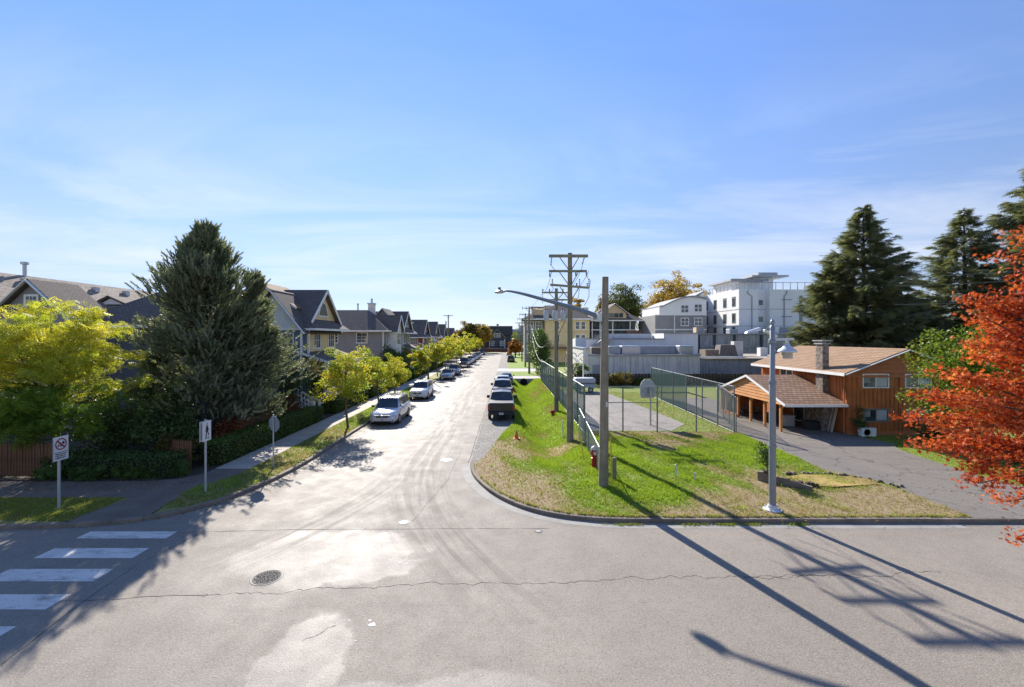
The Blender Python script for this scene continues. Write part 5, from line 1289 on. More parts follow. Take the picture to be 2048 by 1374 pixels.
# ---------------------------------------------------------------- grey ornamental street lamp
G = thing('street_lamp', 'grey metal lamp post with bell-shaped lantern on the corner lawn', 'street lamp', (9.32, 15.63, .13))
m_lamp = M('lamp_grey', (.25, .275, .30), .42, .08, 2, .05, 20, metal=.3)
x, y = 9.32, 15.63
MB().lathe([(.115, 0), (.108, 3.2), (.105, 4.55), (.085, 4.6), (.082, 6.45), (.04, 6.5)], (x, y, .13), 14).build('post', m_lamp, G, 40)
MB().lathe([(.30, 0), (.30, .05), (.24, .07), (.17, .10), (.15, .2)], (x, y, .13), 16).build('base_plate', M('base_pale', (.60, .62, .62), .45, .08), G, 40)
for k in range(4): MB().tube([(x + .24 * math.cos(k * PI / 2 + .8), y + .24 * math.sin(k * PI / 2 + .8), .18), (x + .24 * math.cos(k * PI / 2 + .8), y + .24 * math.sin(k * PI / 2 + .8), .26)], .03, 6).build('bolt', m_galv, G)
for z in (2.35, 4.6, 6.0): MB().lathe([(.14, 0), (.14, .08)], (x, y, z), 14).build('band', m_lamp, G)
MB().lathe([(.03, 0), (.07, .08), (.07, .16), (.02, .25)], (x, y, 6.6), 10).build('finial', m_lamp, G, True)
MB().tube([(x - .12, y, 6.12), (x + .75, y, 6.14)], .035, 8).build('arm', M('base_pale', (.6, .62, .62)), G)
LB = MB().lathe([(.03, .42), (.05, .34), (.04, .28), (.10, .20), (.17, .12), (.27, .05), (.31, -.02), (.30, -.04), (.02, -.03)], (x + .52, y, 5.72), 20).build('lamp_shade', M('shade_pale', (.58, .62, .66), .35, .06, metal=.2), G, True)
MB().lathe([(.16, -.26), (.17, -.2), (.17, -.04), (.15, -.03)], (x + .52, y, 5.72), 14).build('lantern_glass', M('lantern_glass', (.50, .46, .38), .25, .15, 8), LB)
MB().tube([(x - .08, y, 6.5), (x - .3, y + .02, 6.55), (x - .45, y + .03, 6.5)], .025, 6).build('flood_arm', m_lamp, G)
MB().hexa([(x - .95, y - .09, 6.33), (x - .45, y - .09, 6.44), (x - .45, y + .09, 6.44), (x - .95, y + .09, 6.33)], [(x - .9, y - .07, 6.42), (x - .45, y - .08, 6.56), (x - .45, y + .08, 6.56), (x - .9, y + .07, 6.42)]).build('flood_light', M('shade_pale', (.58, .62, .66)), G, bevel=.02)
MB().hexa([(x + .12, y + .6, 6.40), (x + .62, y + .75, 6.18), (x + .62, y + .95, 6.18), (x + .12, y + .8, 6.40)], [(x + .12, y + .6, 6.50), (x + .66, y + .75, 6.28), (x + .66, y + .95, 6.28), (x + .12, y + .8, 6.50)]).build('flood_light', M('shade_pale', (.58, .62, .66)), G, bevel=.02)
MB().tube([(x, y, 6.5), (x + .1, y + .3, 6.6), (x + .12, y + .65, 6.46)], .025, 6).build('flood_arm', m_lamp, G)
# left street lamp with twin ends
G2 = thing('street_lamp', 'slim street lamp with dark foot on the left pavement', 'street lamp', (-11.5, 65, .13))
MB().tube([(-11.5, 65, 1.3), (-11.5, 65, 6.4)], [.08, .06], 8).build('post', m_lamp, G2); MB().tube([(-11.5, 65, .1), (-11.5, 65, 1.35)], [.14, .11], 8).build('foot', M('bitumen', (.05, .04, .035), .8), G2)
MB().tube([(-11.5, 65, 6.2), (-10.2, 65, 6.25)], .03, 6).build('arm', m_lamp, G2); MB().lathe([(.04, .5), (.1, .3), (.38, .05), (.40, 0), (.02, 0)], (-10.55, 65, 5.7), 14).build('lamp_shade', M('shade_pale', (.58, .62, .66)), G2, True)
MB().lathe([(.2, -.35), (.22, -.02)], (-10.55, 65, 5.7), 10).build('lantern_glass', M('lantern_glass', (.5, .46, .38)), G2)

# ---------------------------------------------------------------- signs
m_post = M('sign_post', (.40, .42, .43), .5, .08, 3, .05, 20, metal=.4)
m_signw = M('sign_white', (.62, .63, .64), .45, .04, 5, .03)
m_signred = M('sign_red', (.28, .012, .03), .5, .05)
m_ink = M('sign_ink', (.012, .013, .018), .5, .05)
def ngon_x(b, x, pts, th=.003): b.slab([(x, p[0], p[1]) for p in pts], (th, 0, 0))
S1 = thing('no_dogs_sign', 'white sign with crossed-out animal in a red ring by the crosswalk', 'sign', (-15.85, 15.75, .12))
MB().tube([(-15.85, 15.75, .05), (-15.85, 15.75, 2.15)], .045, 8).build('post', m_post, S1)
sy0, sy1, sz0, sz1 = 15.50, 16.02, 1.86, 2.70
P1 = MB().box(-15.80, -15.79, sy0, sy1, sz0, sz1).build('panel', m_signw, S1, bevel=.003)
MB().box(-15.805, -15.788, sy0 - .015, sy0 + .003, sz0 - .01, sz1 + .01).box(-15.805, -15.788, sy1 - .003, sy1 + .015, sz0 - .01, sz1 + .01).build('panel_edge', m_post, P1)
b = MB(); cy_, cz_ = 15.76, 2.43; n = 28
for i in range(n):
    a, c = 2 * PI * i / n, 2 * PI * (i + 1) / n
    ngon_x(b, -15.788, [(cy_ + r_ * math.cos(q), cz_ + r_ * math.sin(q)) for r_, q in ((.205, a), (.205, c), (.165, c), (.165, a))])
b.build('red_ring', m_signred, P1)
b = MB(); d_ = .145; ngon_x(b, -15.7835, [(cy_ - d_ - .02, cz_ + d_ - .015), (cy_ - d_ + .02, cz_ + d_ + .015), (cy_ + d_ + .02, cz_ - d_ + .015), (cy_ + d_ - .02, cz_ - d_ - .015)]); b.build('red_bar', m_signred, P1)
b = MB()
ngon_x(b, -15.788, [(cy_ - .13, cz_ - .07), (cy_ - .09, cz_ - .01), (cy_ - .03, cz_ + .01), (cy_ - .07, cz_ - .06), (cy_ - .11, cz_ - .09)])
ngon_x(b, -15.788, [(cy_ - .04, cz_ - .09), (cy_ + .0, cz_ - .10), (cy_ + .03, cz_ - .05), (cy_ + .0, cz_ - .01)])
ngon_x(b, -15.788, [(cy_ + .03, cz_ + .04), (cy_ + .07, cz_ + .09), (cy_ + .12, cz_ + .07), (cy_ + .13, cz_ + .0), (cy_ + .09, cz_ - .02)])
b.build('dark_figure', m_ink, P1)
MB().box(-15.788, -15.785, sy0 + .015, sy1 - .015, 2.135, 2.152).build('divider', m_ink, P1)
b = MB(); rl = random.Random(3)
for k in range(3):
    yq = sy0 + .06
    while yq < sy1 - .08:
        w = rl.uniform(.018, .034); b.box(-15.788, -15.785, yq, yq + w, 2.07 - k * .07 - rl.uniform(0, .008), 2.105 - k * .07); yq += w + rl.uniform(.006, .018)
b.build('small_lettering', m_ink, P1)
S2 = thing('crosswalk_sign', 'white pedestrian crossing sign with black walking figure on the verge', 'sign', (-11.85, 17.5, .125))
MB().tube([(-11.85, 17.5, .05), (-11.85, 17.5, 2.98)], .04, 8).build('post', m_post, S2)
P2 = MB().box(-11.80, -11.79, 17.24, 17.74, 2.14, 2.92).build('panel', m_signw, S2, bevel=.003); MB().box(-11.91, -11.90, 17.24, 17.74, 2.14, 2.92).build('rear_panel', m_signw, S2)
b = MB(); X_ = -11.788; yc_, zb_ = 17.50, 2.34
for pts in ([(-.035, .46), (.005, .50), (.035, .46), (.005, .42)], [(-.05, .40), (.02, .41), (.10, .22), (.075, .20), (.05, .25), (.06, .15), (-.045, .15), (-.04, .25), (-.075, .14), (-.10, .155)], [(-.045, .155), (.0, .155), (-.03, -.03), (-.085, -.03)], [(.01, .155), (.06, .155), (.10, -.0), (.13, -.0), (.13, .015), (.07, .02)]):
    ngon_x(b, X_, [(yc_ + p, zb_ + q) for p, q in pts])
b.build('walking_figure', m_ink, P2)
b = MB()
for (p, q, w, h) in ((-.10, -.13, .022, .085), (-.08, -.07, .05, .025), (-.04, -.12, .02, .055), (.0, -.10, .03, .018), (.05, -.07, .05, .02), (.08, -.11, .02, .05), (.05, -.125, .06, .02)): b.box(X_, X_ + .003, yc_ + p, yc_ + p + w, zb_ + q, zb_ + q + h)
b.build('small_lettering', m_ink, P2)
S3 = thing('stop_sign', 'grey back of an octagonal stop sign on a thin post by the hedge', 'sign', (-10.85, 20.67, .125))
MB().tube([(-10.85, 20.67, .05), (-10.85, 20.67, 2.62)], .032, 8).build('post', m_post, S3)
oc = [(.38 * math.cos(R(22.5 + 45 * k)), .38 * math.sin(R(22.5 + 45 * k))) for k in range(8)]; ca_, sa_ = math.cos(R(25)), math.sin(R(25))
fd = Vector((sa_, ca_, 0))
MB().slab([Vector((-10.85 + p * ca_, 20.67 - p * sa_, 2.18 + q)) + fd * .04 for p, q in oc], fd * .006).build('panel_back', M('sign_back', (.30, .33, .37), .5, .05, metal=.3), S3)
MB().slab([Vector((-10.85 + p * ca_ * .98, 20.67 - p * sa_ * .98, 2.18 + q * .98)) + fd * .0475 for p, q in oc], fd * .003).build('panel_face', M('stop_red', (.4, .02, .02), .4), S3)

# ---------------------------------------------------------------- hydrant, markers, cone, stubs
Hd = thing('fire_hydrant', 'red fire hydrant with white cap beside the bare wooden pole', 'hydrant', (4.05, 20.6, .13)); m_hyd = M('hydrant_red', (.36, .012, .016), .42, .1, 3)
gz = float(dheight(np.array([4.05]), np.array([20.6]))[0])
MB().lathe([(.13, -.05), (.13, .40), (.16, .41), (.16, .46), (.125, .48), (.125, .82), (.15, .84)], (4.05, 20.6, gz), 14).build('barrel', m_hyd, Hd, 40)
MB().lathe([(.17, .84), (.165, .90), (.12, .97), (.05, 1.0), (.03, 1.04)], (4.05, 20.6, gz), 14).build('cap', M('hydrant_white', (.66, .58, .56), .5, .1), Hd, 40)
MB().tube([(3.86, 20.6, gz + .68), (4.24, 20.6, gz + .68)], .06, 8).build('side_outlet', m_hyd, Hd); MB().tube([(4.05, 20.42, gz + .7), (4.05, 20.6, gz + .7)], .085, 10).build('front_outlet', M('hydrant_white', (.66, .58, .56)), Hd)
for i, (xa, ya, xb, yb, h, lb) in enumerate(((3.62, 22.1, 3.75, 21.6, 1.6, 'thin leaning yellow marker rod left of the red hydrant'), (4.28, 18.4, 4.2, 17.8, 2.1, 'thin yellow marker rod right of the bare wooden pole'))):
    q = thing('marker_rod', lb, 'marker', (xb, yb, .13)); MB().tube([(xb, yb, .05), (xa, ya, h)], .028, 6).build('rod', M('marker_yellow', (.62, .47, .03), .5, .08), q); MB().tube([(xb, yb, .05), (xb, yb, .2)], .05, 6).build('foot', m_galv, q)
for i, (x, y, r_, h, mt, lb) in enumerate(((4.54, 18.8, .085, .92, m_pole, 'short wooden post stub right of the bare pole'), (7.28, 19.2, .04, .48, M('pvc_white', (.62, .62, .6), .5), 'taller of two white pipe stubs on the lawn'), (7.9, 18.7, .035, .30, M('pvc_white', (.62, .62, .6), .5), 'shorter of two pale pipe stubs on the lawn'), (3.55, 28.2, .04, 1.1, M('pvc_white', (.62, .62, .6), .5), 'white pipe left of the tall pole foot'), (4.3, 26.4, .05, 1.35, M('pvc_white', (.62, .62, .6), .5), 'pale pipe right of the tall pole foot'))):
    q = thing('post_stub', lb, 'post', (x, y, .1)); z = float(dheight(np.array([x]), np.array([y]))[0])
    MB().tube([(x, y, z - .1), (x, y, z + h)], r_, 8).build('stub', mt, q); MB().lathe([(r_ * 1.15, 0), (r_ * 1.1, .03), (r_ * .5, .05)], (x, y, z + h), 8).build('cap', mt, q)
Cn = thing('traffic_cone', 'small orange traffic cone behind the black pickup truck', 'cone', (.57, 26.6, .1)); z = float(dheight(np.array([.57]), np.array([26.6]))[0]); m_cone = M('cone_orange', (.62, .15, .02), .5, .08)
MB().lathe([(.13, .03), (.03, .5), (.02, .51)], (.57, 26.6, z), 12).build('cone', m_cone, Cn, 40); MB().box(.37, .77, 26.4, 26.8, z, z + .035).build('base', m_cone, Cn); MB().lathe([(.092, .2), (.065, .32)], (.57, 26.6, z), 12).build('band', m_signw, Cn)
q = thing('valve_marker', 'small red standpipe in the grass by the transformer pole', 'standpipe', (3.7, 36.0, .0)); z = float(dheight(np.array([3.7]), np.array([36.0]))[0]); MB().tube([(3.7, 36, z - .1), (3.7, 36, z + .45)], .11, 8).build('pipe', m_hyd, q); MB().tube([(3.5, 36, z + .3), (3.9, 36, z + .3)], .08, 8).build('outlet', m_hyd, q)

# ---------------------------------------------------------------- chain-link fences
m_fpost = M('fence_post', (.20, .23, .22), .5, .1, 3, metal=.4)
m_frail = M('fence_rail', (.40, .42, .42), .4, .08, 3, metal=.5)
m_mesh = M('fence_mesh', (.16, .20, .19), .5, .1, metal=.3)
def screen_mat():
    m, n, l, out = _mat('green_windscreen'); b = NB(n, l)
    d = b.new('ShaderNodeBsdfDiffuse'); d.inputs['Color'].default_value = (.035, .075, .065, 1)
    t_ = b.new('ShaderNodeBsdfTransparent'); mx = b.new('ShaderNodeMixShader'); mx.inputs[0].default_value = .58
    l.new(d.outputs[0], mx.inputs[1]); l.new(t_.outputs[0], mx.inputs[2]); l.new(mx.outputs[0], out.inputs[0]); return m
m_screen = screen_mat()
def chain_fence(label, p0, p1, h, posts, z0=.06, h1=None, mesh=True, screens=(), rails=(1.0,), pr=.045, pitch=.08, wr=.0024, zfun=None):
    p0, p1 = Vector((*p0, 0)), Vector((*p1, 0)); L = (p1 - p0).length; u = (p1 - p0) / L; h1 = h if h1 is None else h1
    t = thing('chain_link_fence', label, 'fence', (p0.x, p0.y, z0))
    zf = zfun or (lambda s: z0); hf = lambda s: h + (h1 - h) * s / L
    for s in posts: q = p0 + u * s; MB().tube([(q.x, q.y, zf(s) - .1), (q.x, q.y, zf(s) + hf(s) + .03)], pr, 7).build('post', m_fpost, t)
    for f in rails: MB().tube([(p0.x, p0.y, zf(0) + hf(0) * f), (p1.x, p1.y, zf(L) + hf(L) * f)], .019, 6).build('rail', m_frail, t)
    if mesh:
        b = MB(); nrm = Vector((-u.y, u.x, 0)); k = 0
        def seg(s0, a0, s1, a1, off):
            A_, B_ = p0 + u * s0 + Vector((0, 0, zf(s0) + a0)), p0 + u * s1 + Vector((0, 0, zf(s1) + a1))
            d = (B_ - A_).normalized(); e = d.cross(nrm) * wr; f_ = nrm * wr; c = nrm * off
            b.add([A_ + e + c, A_ - e + f_ + c, A_ - e - f_ + c, B_ + e + c, B_ - e + f_ + c, B_ - e - f_ + c], [(0, 1, 4, 3), (1, 2, 5, 4), (2, 0, 3, 5)])
        hm = max(h, h1); s = -hm
        while s < L:
            for sg in (1, -1):
                # line height = sg*(x-s) direction clipped to the panel
                x0, x1 = max(0, s), min(L, s + hm)
                if x1 - x0 < .05: continue
                a0, a1 = x0 - s, x1 - s
                if sg < 0: a0, a1 = hm - a0, hm - a1
                sc_ = lambda x_, a_: min(a_, hf(x_))
                seg(x0, sc_(x0, a0), x1, sc_(x1, a1), .003 * sg)
            s += pitch
        b.build('wire_mesh', m_mesh, t)
    for (s0, s1) in screens:
        a, c = p0 + u * s0, p0 + u * s1; nn = Vector((-u.y, u.x, 0)) * .03
        MB().hexa([(a.x, a.y, zf(s0) + .05), (c.x, c.y, zf(s1) + .05), (c.x + nn.x * .1, c.y + nn.y * .1, zf(s1) + .05), (a.x + nn.x * .1, a.y + nn.y * .1, zf(s0) + .05)], [(a.x, a.y, zf(s0) + hf(s0) - .05), (c.x, c.y, zf(s1) + hf(s1) - .05), (c.x + nn.x * .1, c.y + nn.y * .1, zf(s1) + hf(s1) - .05), (a.x + nn.x * .1, a.y + nn.y * .1, zf(s0) + hf(s0) - .05)]).build('windscreen', m_screen, t)
    return t
chain_fence('tall chain-link fence along the front of the old ball court', (4.97, 28.5), (14.55, 28.5), 3.0, [0, 2.45, 4.65, 7.15, 9.58], rails=(1.0, .02, ), pitch=.11)
chain_fence('long tall fence with dark green screening beside the grass ditch', (4.95, 28.6), (4.75, 62), 3.0, list(np.linspace(0, 33.4, 14)), rails=(1.0, .03), screens=((0.1, 33.3),), pitch=.22)
chain_fence('chain-link fence between the ball court and the carport lane', (14.6, 28.6), (15.1, 46.5), 3.0, [0, 2.4, 5.0, 8.2, 11.4, 14.6, 17.9], rails=(1.0, .02), screens=((8.2, 17.9),), pitch=.11)
chain_fence('low chain-link fence running from the bare wooden pole to the court corner', (3.98, 18.5), (4.6, 28.3), 1.25, [.05, 4.9, 9.7], z0=.12, h1=1.6, rails=(1.0,), pitch=.08, pr=.035)
gt = thing('gate_rail', 'thin dark gate rail across the ball court fence', 'gate', (7.5, 28.45, .06))
MB().tube([(6.0, 28.44, 2.04), (9.75, 28.44, 2.04)], .025, 6).build('rail', m_fpost, gt); MB().tube([(9.6, 28.44, .06), (9.6, 28.44, 2.04)], .05, 7).build('post', m_fpost, gt)
chain_fence('short see-through fence panel beside the carport gable', (14.7, 28.55), (17.3, 36.4), 2.3, [0, 2.8, 5.6, 8.2], rails=(1.0,), pitch=.14, pr=.03)

# ball hoop
q = thing('basketball_hoop', 'old fan-shaped basketball backboard seen from behind on a post', 'basketball hoop', (9.95, 31.2, .06))
MB().tube([(10.0, 31.0, .06), (10.0, 31.0, 2.5)], .06, 8).build('post', m_galv, q)
bd = [(-.5, 0), (.5, 0), (.55, .3), (.55, .85), (.42, 1.15), (.2, 1.3), (-.2, 1.3), (-.42, 1.15), (-.55, .85), (-.55, .3)]
BD = MB().slab([(9.9 + a * .95, 31.35, 1.95 + c) for a, c in bd], (0, .05, 0)).build('backboard', M('board_worn', (.42, .43, .42), .7, .2, 2.5, .15, 12), q)
MB().box(9.9 - .5, 9.9 + .5, 31.30, 31.345, 2.2, 2.26).box(9.9 - .5, 9.9 + .5, 31.30, 31.345, 2.75, 2.81).build('cross_rib', m_galv, BD); MB().beam((10.0, 31.05, 2.4), (10.0, 31.33, 2.5), .1, .5).build('bracket', m_galv, q)
MB().tube([(9.9 + .22 * math.cos(a), 31.68 + .22 * math.sin(a), 2.3) for a in np.linspace(0, 2 * PI, 15)], .012, 5).build('rim', m_hyd, q)
# covered trailer and metal scaffold behind
q = thing('utility_trailer', 'silver covered utility trailer parked at the back of the ball court', 'trailer', (8.7, 50.3, .07))
MB().box(7.6, 9.9, 49.6, 51.2, 1.05, 1.65).build('cover', M('tarp_silver', (.50, .51, .50), .5, .12, 2, .1), q, bevel=.15); MB().box(7.5, 9.9, 49.5, 51.3, .62, 1.03).build('bed', m_metalgrey, q); MB().box(9.2, 9.6, 49.40, 49.48, .35, .75).build('plate', m_signw, q)
for x in (7.9, 9.3):
    w = MB().lathe([(.3, 0), (.3, .2)], (x, 49.4, .37), 14, 'y').build('wheel', M('tyre', (.025, .025, .025), .8), q); MB().lathe([(.17, -.01), (.17, .0)], (x, 49.4, .37), 12, 'y').build('rim', m_galv, w)
MB().tube([(8.9, 52, .1), (8.9, 52, 3.4)], .08, 6).build('mast', m_white, q)
q = thing('playground_frame', 'white tubular frame structure left of the warehouse', 'frame', (10, 60, .06)); b_ = random.Random(2)
for i in range(22):
    x, z = 7.6 + b_.uniform(0, 3.0), .4 + b_.uniform(0, 3.2); a = b_.choice([(0, 1.2), (1.1, .1), (.8, .8), (-.7, .8)]); MB().tube([(x, 60, z), (x + a[0], 60 + b_.uniform(-.5, .5), z + a[1])], .06, 5).build('bar', m_white, q)
for k in range(2): MB().tube([(8.8 + k * 1.3 + .55 * math.cos(a), 59.7, 3.6 + .55 * math.sin(a)) for a in np.linspace(0, PI, 9)], .08, 5).build('hoop', m_white, q)
# ---------------------------------------------------------------- parked vehicles
def paint(name, col, metal=.35, rough=.28): return M('paint_' + name, col, rough, .04, 1.0, .0, metal=metal, spec=.6, coat=.8)
m_cglass = glass_mat('car_glass', (.030, .036, .038), .04)
m_tyre = M('tyre', (.025, .025, .025), .85, .1)
m_rimm = M('alloy', (.48, .49, .51), .3, .06, metal=.8)
m_black = M('trim_black', (.018, .018, .02), .45, .1)
m_lampc = M('headlight_clear', (.62, .65, .70), .12, .1, 8, spec=.9)
m_tail = M('taillight_red', (.42, .02, .02), .2, .1, spec=.8)
m_plate = M('plate_white', (.62, .64, .66), .4, .05)
m_ink2 = M('plate_ink', (.06, .08, .18), .5, .05)

def wheel(t, x, y, r_, side):
    w = MB().lathe([(r_ * .66, -.11), (r_ * .96, -.11), (r_, -.06), (r_, .06), (r_ * .96, .11), (r_ * .66, .11)], (x, y, r_), 20, 'x').build('wheel', m_tyre, t, 40)
    b = MB().lathe([(r_ * .67, -.06), (r_ * .67, .112 * side), (r_ * .60, .115 * side), (r_ * .56, .07 * side), (.02, .07 * side)], (x, y, r_), 20, 'x')
    for k in range(5):
        a = 2 * PI * k / 5; b.beam((x + .105 * side, y, r_), (x + .11 * side, y + r_ * .62 * math.cos(a), r_ + r_ * .62 * math.sin(a)), r_ * .17, .03, (side, 0, 0))
    b.build('rim', m_rimm, w)

def loft(stations, name, mat, t, smooth=50):
    """body from cross-sections: (y, zbottom, zshoulder, ztop, halfwidth, topwidth)"""
    b = MB(); ring = []
    for (y, zb, zs, zt, w, wt) in stations:
        half = [(w * .86, zb), (w * .97, zb + (zs - zb) * .22), (w, zb + (zs - zb) * .55), (w * .985, zs), (wt + (w - wt) * .45, zs + (zt - zs) * .72), (wt, zt), (wt * .5, zt + .018)]
        ring.append([(x, y, z) for x, z in half] + [(0, y, zt + .026)] + [(-x, y, z) for x, z in half[::-1]])
    n = len(ring[0])
    for r_ in ring: b.v += r_
    for i in range(len(ring) - 1):
        for j in range(n - 1): b.f.append((i * n + j, i * n + j + 1, (i + 1) * n + j + 1, (i + 1) * n + j))
        b.f.append((i * n + n - 1, i * n, (i + 1) * n, (i + 1) * n + n - 1))
    b.f.append(tuple(range(n))); b.f.append(tuple(range((len(ring) - 1) * n, len(ring) * n))[::-1])
    return b.build(name, mat, t, smooth)

def inset(pts, f, off):
    c = sum((Vector(p) for p in pts), Vector()) / len(pts); a = Vector(pts[1]) - Vector(pts[0]); b_ = Vector(pts[-1]) - Vector(pts[0]); n_ = a.cross(b_).normalized()
    if n_.dot(c - Vector((0, c.y * .3, .8))) < 0: n_ = -n_
    return [c + (Vector(p) - c) * f + n_ * off for p in pts]

def glass2(name, bot, top, fx, fz, off, t):
    """bowed pane over the two faces of a cabin end: shrink in its own plane, then lift off the body"""
    bot, top = [Vector(p) for p in bot], [Vector(p) for p in top]; cb = (bot[0] + bot[2]) / 2; ct = (top[0] + top[2]) / 2
    P = []
    for b_, u_ in zip(bot, top):
        m = (b_ + u_) / 2; P.append((m + (b_ - m) * fz, m + (u_ - m) * fz))
    for k in (0, 2):
        c0, c1 = P[1]; P[k] = (c0 + (P[k][0] - c0) * fx, c1 + (P[k][1] - c1) * fx)
    n_ = (P[0][0] - P[2][0]).cross(P[1][1] - P[1][0]).normalized(); c = (cb + ct) / 2
    if n_.dot(Vector((0, c.y, .25))) < 0: n_ = -n_
    b = MB()
    for k in (0, 1):
        q = [P[k][0], P[k + 1][0], P[k + 1][1], P[k][1]]; b.slab([p + n_ * off for p in q], n_ * .006)
    return b.build(name, m_cglass, t)

SPEC = {
 'minivan': dict(L=5.08, W=1.98, H=1.78, hood=1.08, belt=1.10, nose=.78, cowl=1.05, wt=1.95, rr=4.75, tail=5.0, wb=(1.0, 4.03), r=.34, belt_r=1.16),
 'suv':     dict(L=4.65, W=1.88, H=1.69, hood=1.06, belt=1.06, nose=.84, cowl=1.25, wt=2.0, rr=4.10, tail=4.52, wb=(.92, 3.62), r=.36, belt_r=1.12),
 'sedan':   dict(L=4.70, W=1.82, H=1.46, hood=.94, belt=.95, nose=.72, cowl=1.35, wt=2.1, rr=3.35, tail=4.0, wb=(.92, 3.68), r=.33, belt_r=1.0),
}
def make_car(kind, body, name, label, group, roof_rail=False):
    s = SPEC[kind]; L, W, Hh = s['L'], s['W'] / 2, s['H']; y0 = -L / 2
    t = thing(name, label, 'car', (0, 0, 0), group)
    Y = lambda d: y0 + d
    zb = .24
    st = [(Y(0), .34, .50, s['nose'] * .86, W * .66, W * .50), (Y(.07), .26, .56, s['nose'] * .95, W * .83, W * .62), (Y(.22), zb, .62, s['nose'] + .05, W * .935, W * .74), (Y(.5), zb, .74, s['nose'] + .17, W * .985, W * .78),
          (Y(s['cowl']), zb, .86, s['hood'], W, W * .84), (Y(s['cowl'] + .5), zb, .90, s['belt'] + .01, W, W * .885), (Y(L * .6), zb, .92, s['belt'] + .03, W, W * .885),
          (Y(s['tail'] - .25), zb, .92, s['belt_r'], W * .985, W * .87), (Y(L - .18), .28, .88, s['belt_r'] - .03, W * .95, W * .82), (Y(L - .04), .32, .78, s['belt_r'] - .12, W * .88, W * .74), (Y(L), .40, .66, s['belt_r'] - .24, W * .80, W * .66)]
    loft(st, 'body', body, t)
    bw, tw = W * .885, W * .70
    Bf = lambda sx: (sx * bw, Y(s['cowl'] + .12), s['hood'] - .01); Tf = lambda sx: (sx * tw, Y(s['wt']), Hh - .05)
    Tr = lambda sx: (sx * tw * .97, Y(s['rr']), Hh - .05); Br = lambda sx: (sx * bw * .97, Y(s['tail']), s['belt_r'] - .01)
    c = MB(); ym = (s['wt'] + s['rr']) / 2
    ringf = [Bf(1), Tf(1), (0, Y(s['wt']) - .05, Hh - .01), Tf(-1), Bf(-1)]; 
    V = [Bf(1), Bf(-1), Tf(-1), Tf(1), Tr(1), Tr(-1), Br(-1), Br(1), (0, Y(s['wt']) - .06, Hh - .012), (0, Y(ym), Hh + .012), (0, Y(s['rr']) + .04, Hh - .015), (tw * 1.0, Y(ym), Hh - .025), (-tw * 1.0, Y(ym), Hh - .025), (0, Y(s['cowl']) + .02, s['hood'] + .015), (0, Y(s['tail']) + .06, s['belt_r'] - .005)]
    F = [(0, 3, 8, 13), (13, 8, 2, 1), (3, 11, 9, 8), (8, 9, 12, 2), (11, 4, 10, 9), (9, 10, 5, 12), (4, 7, 14, 10), (10, 14, 6, 5), (0, 7, 4, 11, 3), (1, 2, 12, 5, 6)]
    c.add(V, F); c.build('cabin', body, t, bevel=.035)
    glass2('windshield', [Bf(1), V[13], Bf(-1)], [Tf(1), V[8], Tf(-1)], .93, .86, .016, t)
    glass2('rear_window', [Br(1), V[14], Br(-1)], [Tr(1), V[10], Tr(-1)], .86, .76, .016, t)
    for sx in (1, -1):
        B0, T0, T1, B1 = Vector(Bf(sx)), Vector(Tf(sx)), Vector(Tr(sx)), Vector(Br(sx)); cuts = (.07, .36, .40, .68, .72, .95)
        for k in range(0, 6, 2):
            f0, f1 = cuts[k], cuts[k + 1]
            def pt(f, h): return B0.lerp(B1, f).lerp(T0.lerp(T1, f), h)
            q = [pt(f0, .10), pt(f1, .10), pt(f1, .88), pt(f0, .88)]; nn = Vector((sx, 0, .28)).normalized() * .012
            MB().slab([p + nn for p in q], nn * .4).build('side_window', m_cglass, t)
        MB().hexa(*[[(sx * (W + a), Y(s['cowl'] + .42) + b_, s['belt'] + z) for a, b_ in ((.0, 0), (.2, .02), (.2, .12), (0, .14))] for z in (.0, .16)]).build('mirror', body if sx > 0 else m_black, t, bevel=.02)
        n0 = s['nose']; xa, ya, xc, yc = sx * W * .56, Y(-.005), sx * W * .95, Y(.33)
        MB().hexa([(xa, ya, n0 * .84), (xc, yc, n0 * .90), (xc * .94, yc + .05, n0 * .90), (xa, ya + .12, n0 * .84)], [(xa * 1.04, ya + .05, n0 * .99), (xc * .99, yc + .03, n0 * 1.12), (xc * .92, yc + .08, n0 * 1.10), (xa, ya + .16, n0 * .99)]).build('headlight', m_lampc, t)
        MB().box(sx * W * .74 - .11, sx * W * .74 + .11, Y(L - .07), Y(L + .005), s['belt_r'] - .38, s['belt_r'] - .10).build('taillight', m_tail, t, bevel=.02)
        MB().box(sx * W * .66 - .10, sx * W * .66 + .10, Y(.015), Y(.05), .40, .46).build('fog_light', m_black, t)
        for d in s['wb']:
            MB().lathe([(s['r'] * 1.13, 0), (s['r'] * 1.13, .012), (.05, .012)], (sx * (W - (.0 if sx < 0 else .012)) + (0 if sx > 0 else 0), Y(d), s['r'] + .01), 20, 'x').build('wheel_arch', m_black, t)
            wheel(t, sx * (W - .095), Y(d), s['r'], sx)
        MB().beam((sx * (W + .004), Y(s['wb'][0] + .45), .34), (sx * (W + .004), Y(s['wb'][1] - .45), .34), .012, .10).build('sill', m_black, t)
        for f in (.34, .62): yy_ = Y(s['cowl'] + f * (s['tail'] - s['cowl'])); MB().box(sx * W - .006, sx * W + .012, yy_ - .10, yy_ + .10, .86, .89).build('door_handle', m_rimm, t)
        if roof_rail: MB().beam((sx * tw * .93, Y(s['wt'] + .25), Hh + .03), (sx * tw * .93, Y(s['rr'] - .2), Hh + .03), .035, .04).build('roof_rail', m_black, t)
    MB().slab([(-W * .54, Y(.005), s['nose'] * .97), (W * .54, Y(.005), s['nose'] * .97), (W * .38, Y(-.024), s['nose'] * .76), (-W * .38, Y(-.024), s['nose'] * .76)], (0, .09, 0)).build('grille', m_black, t)
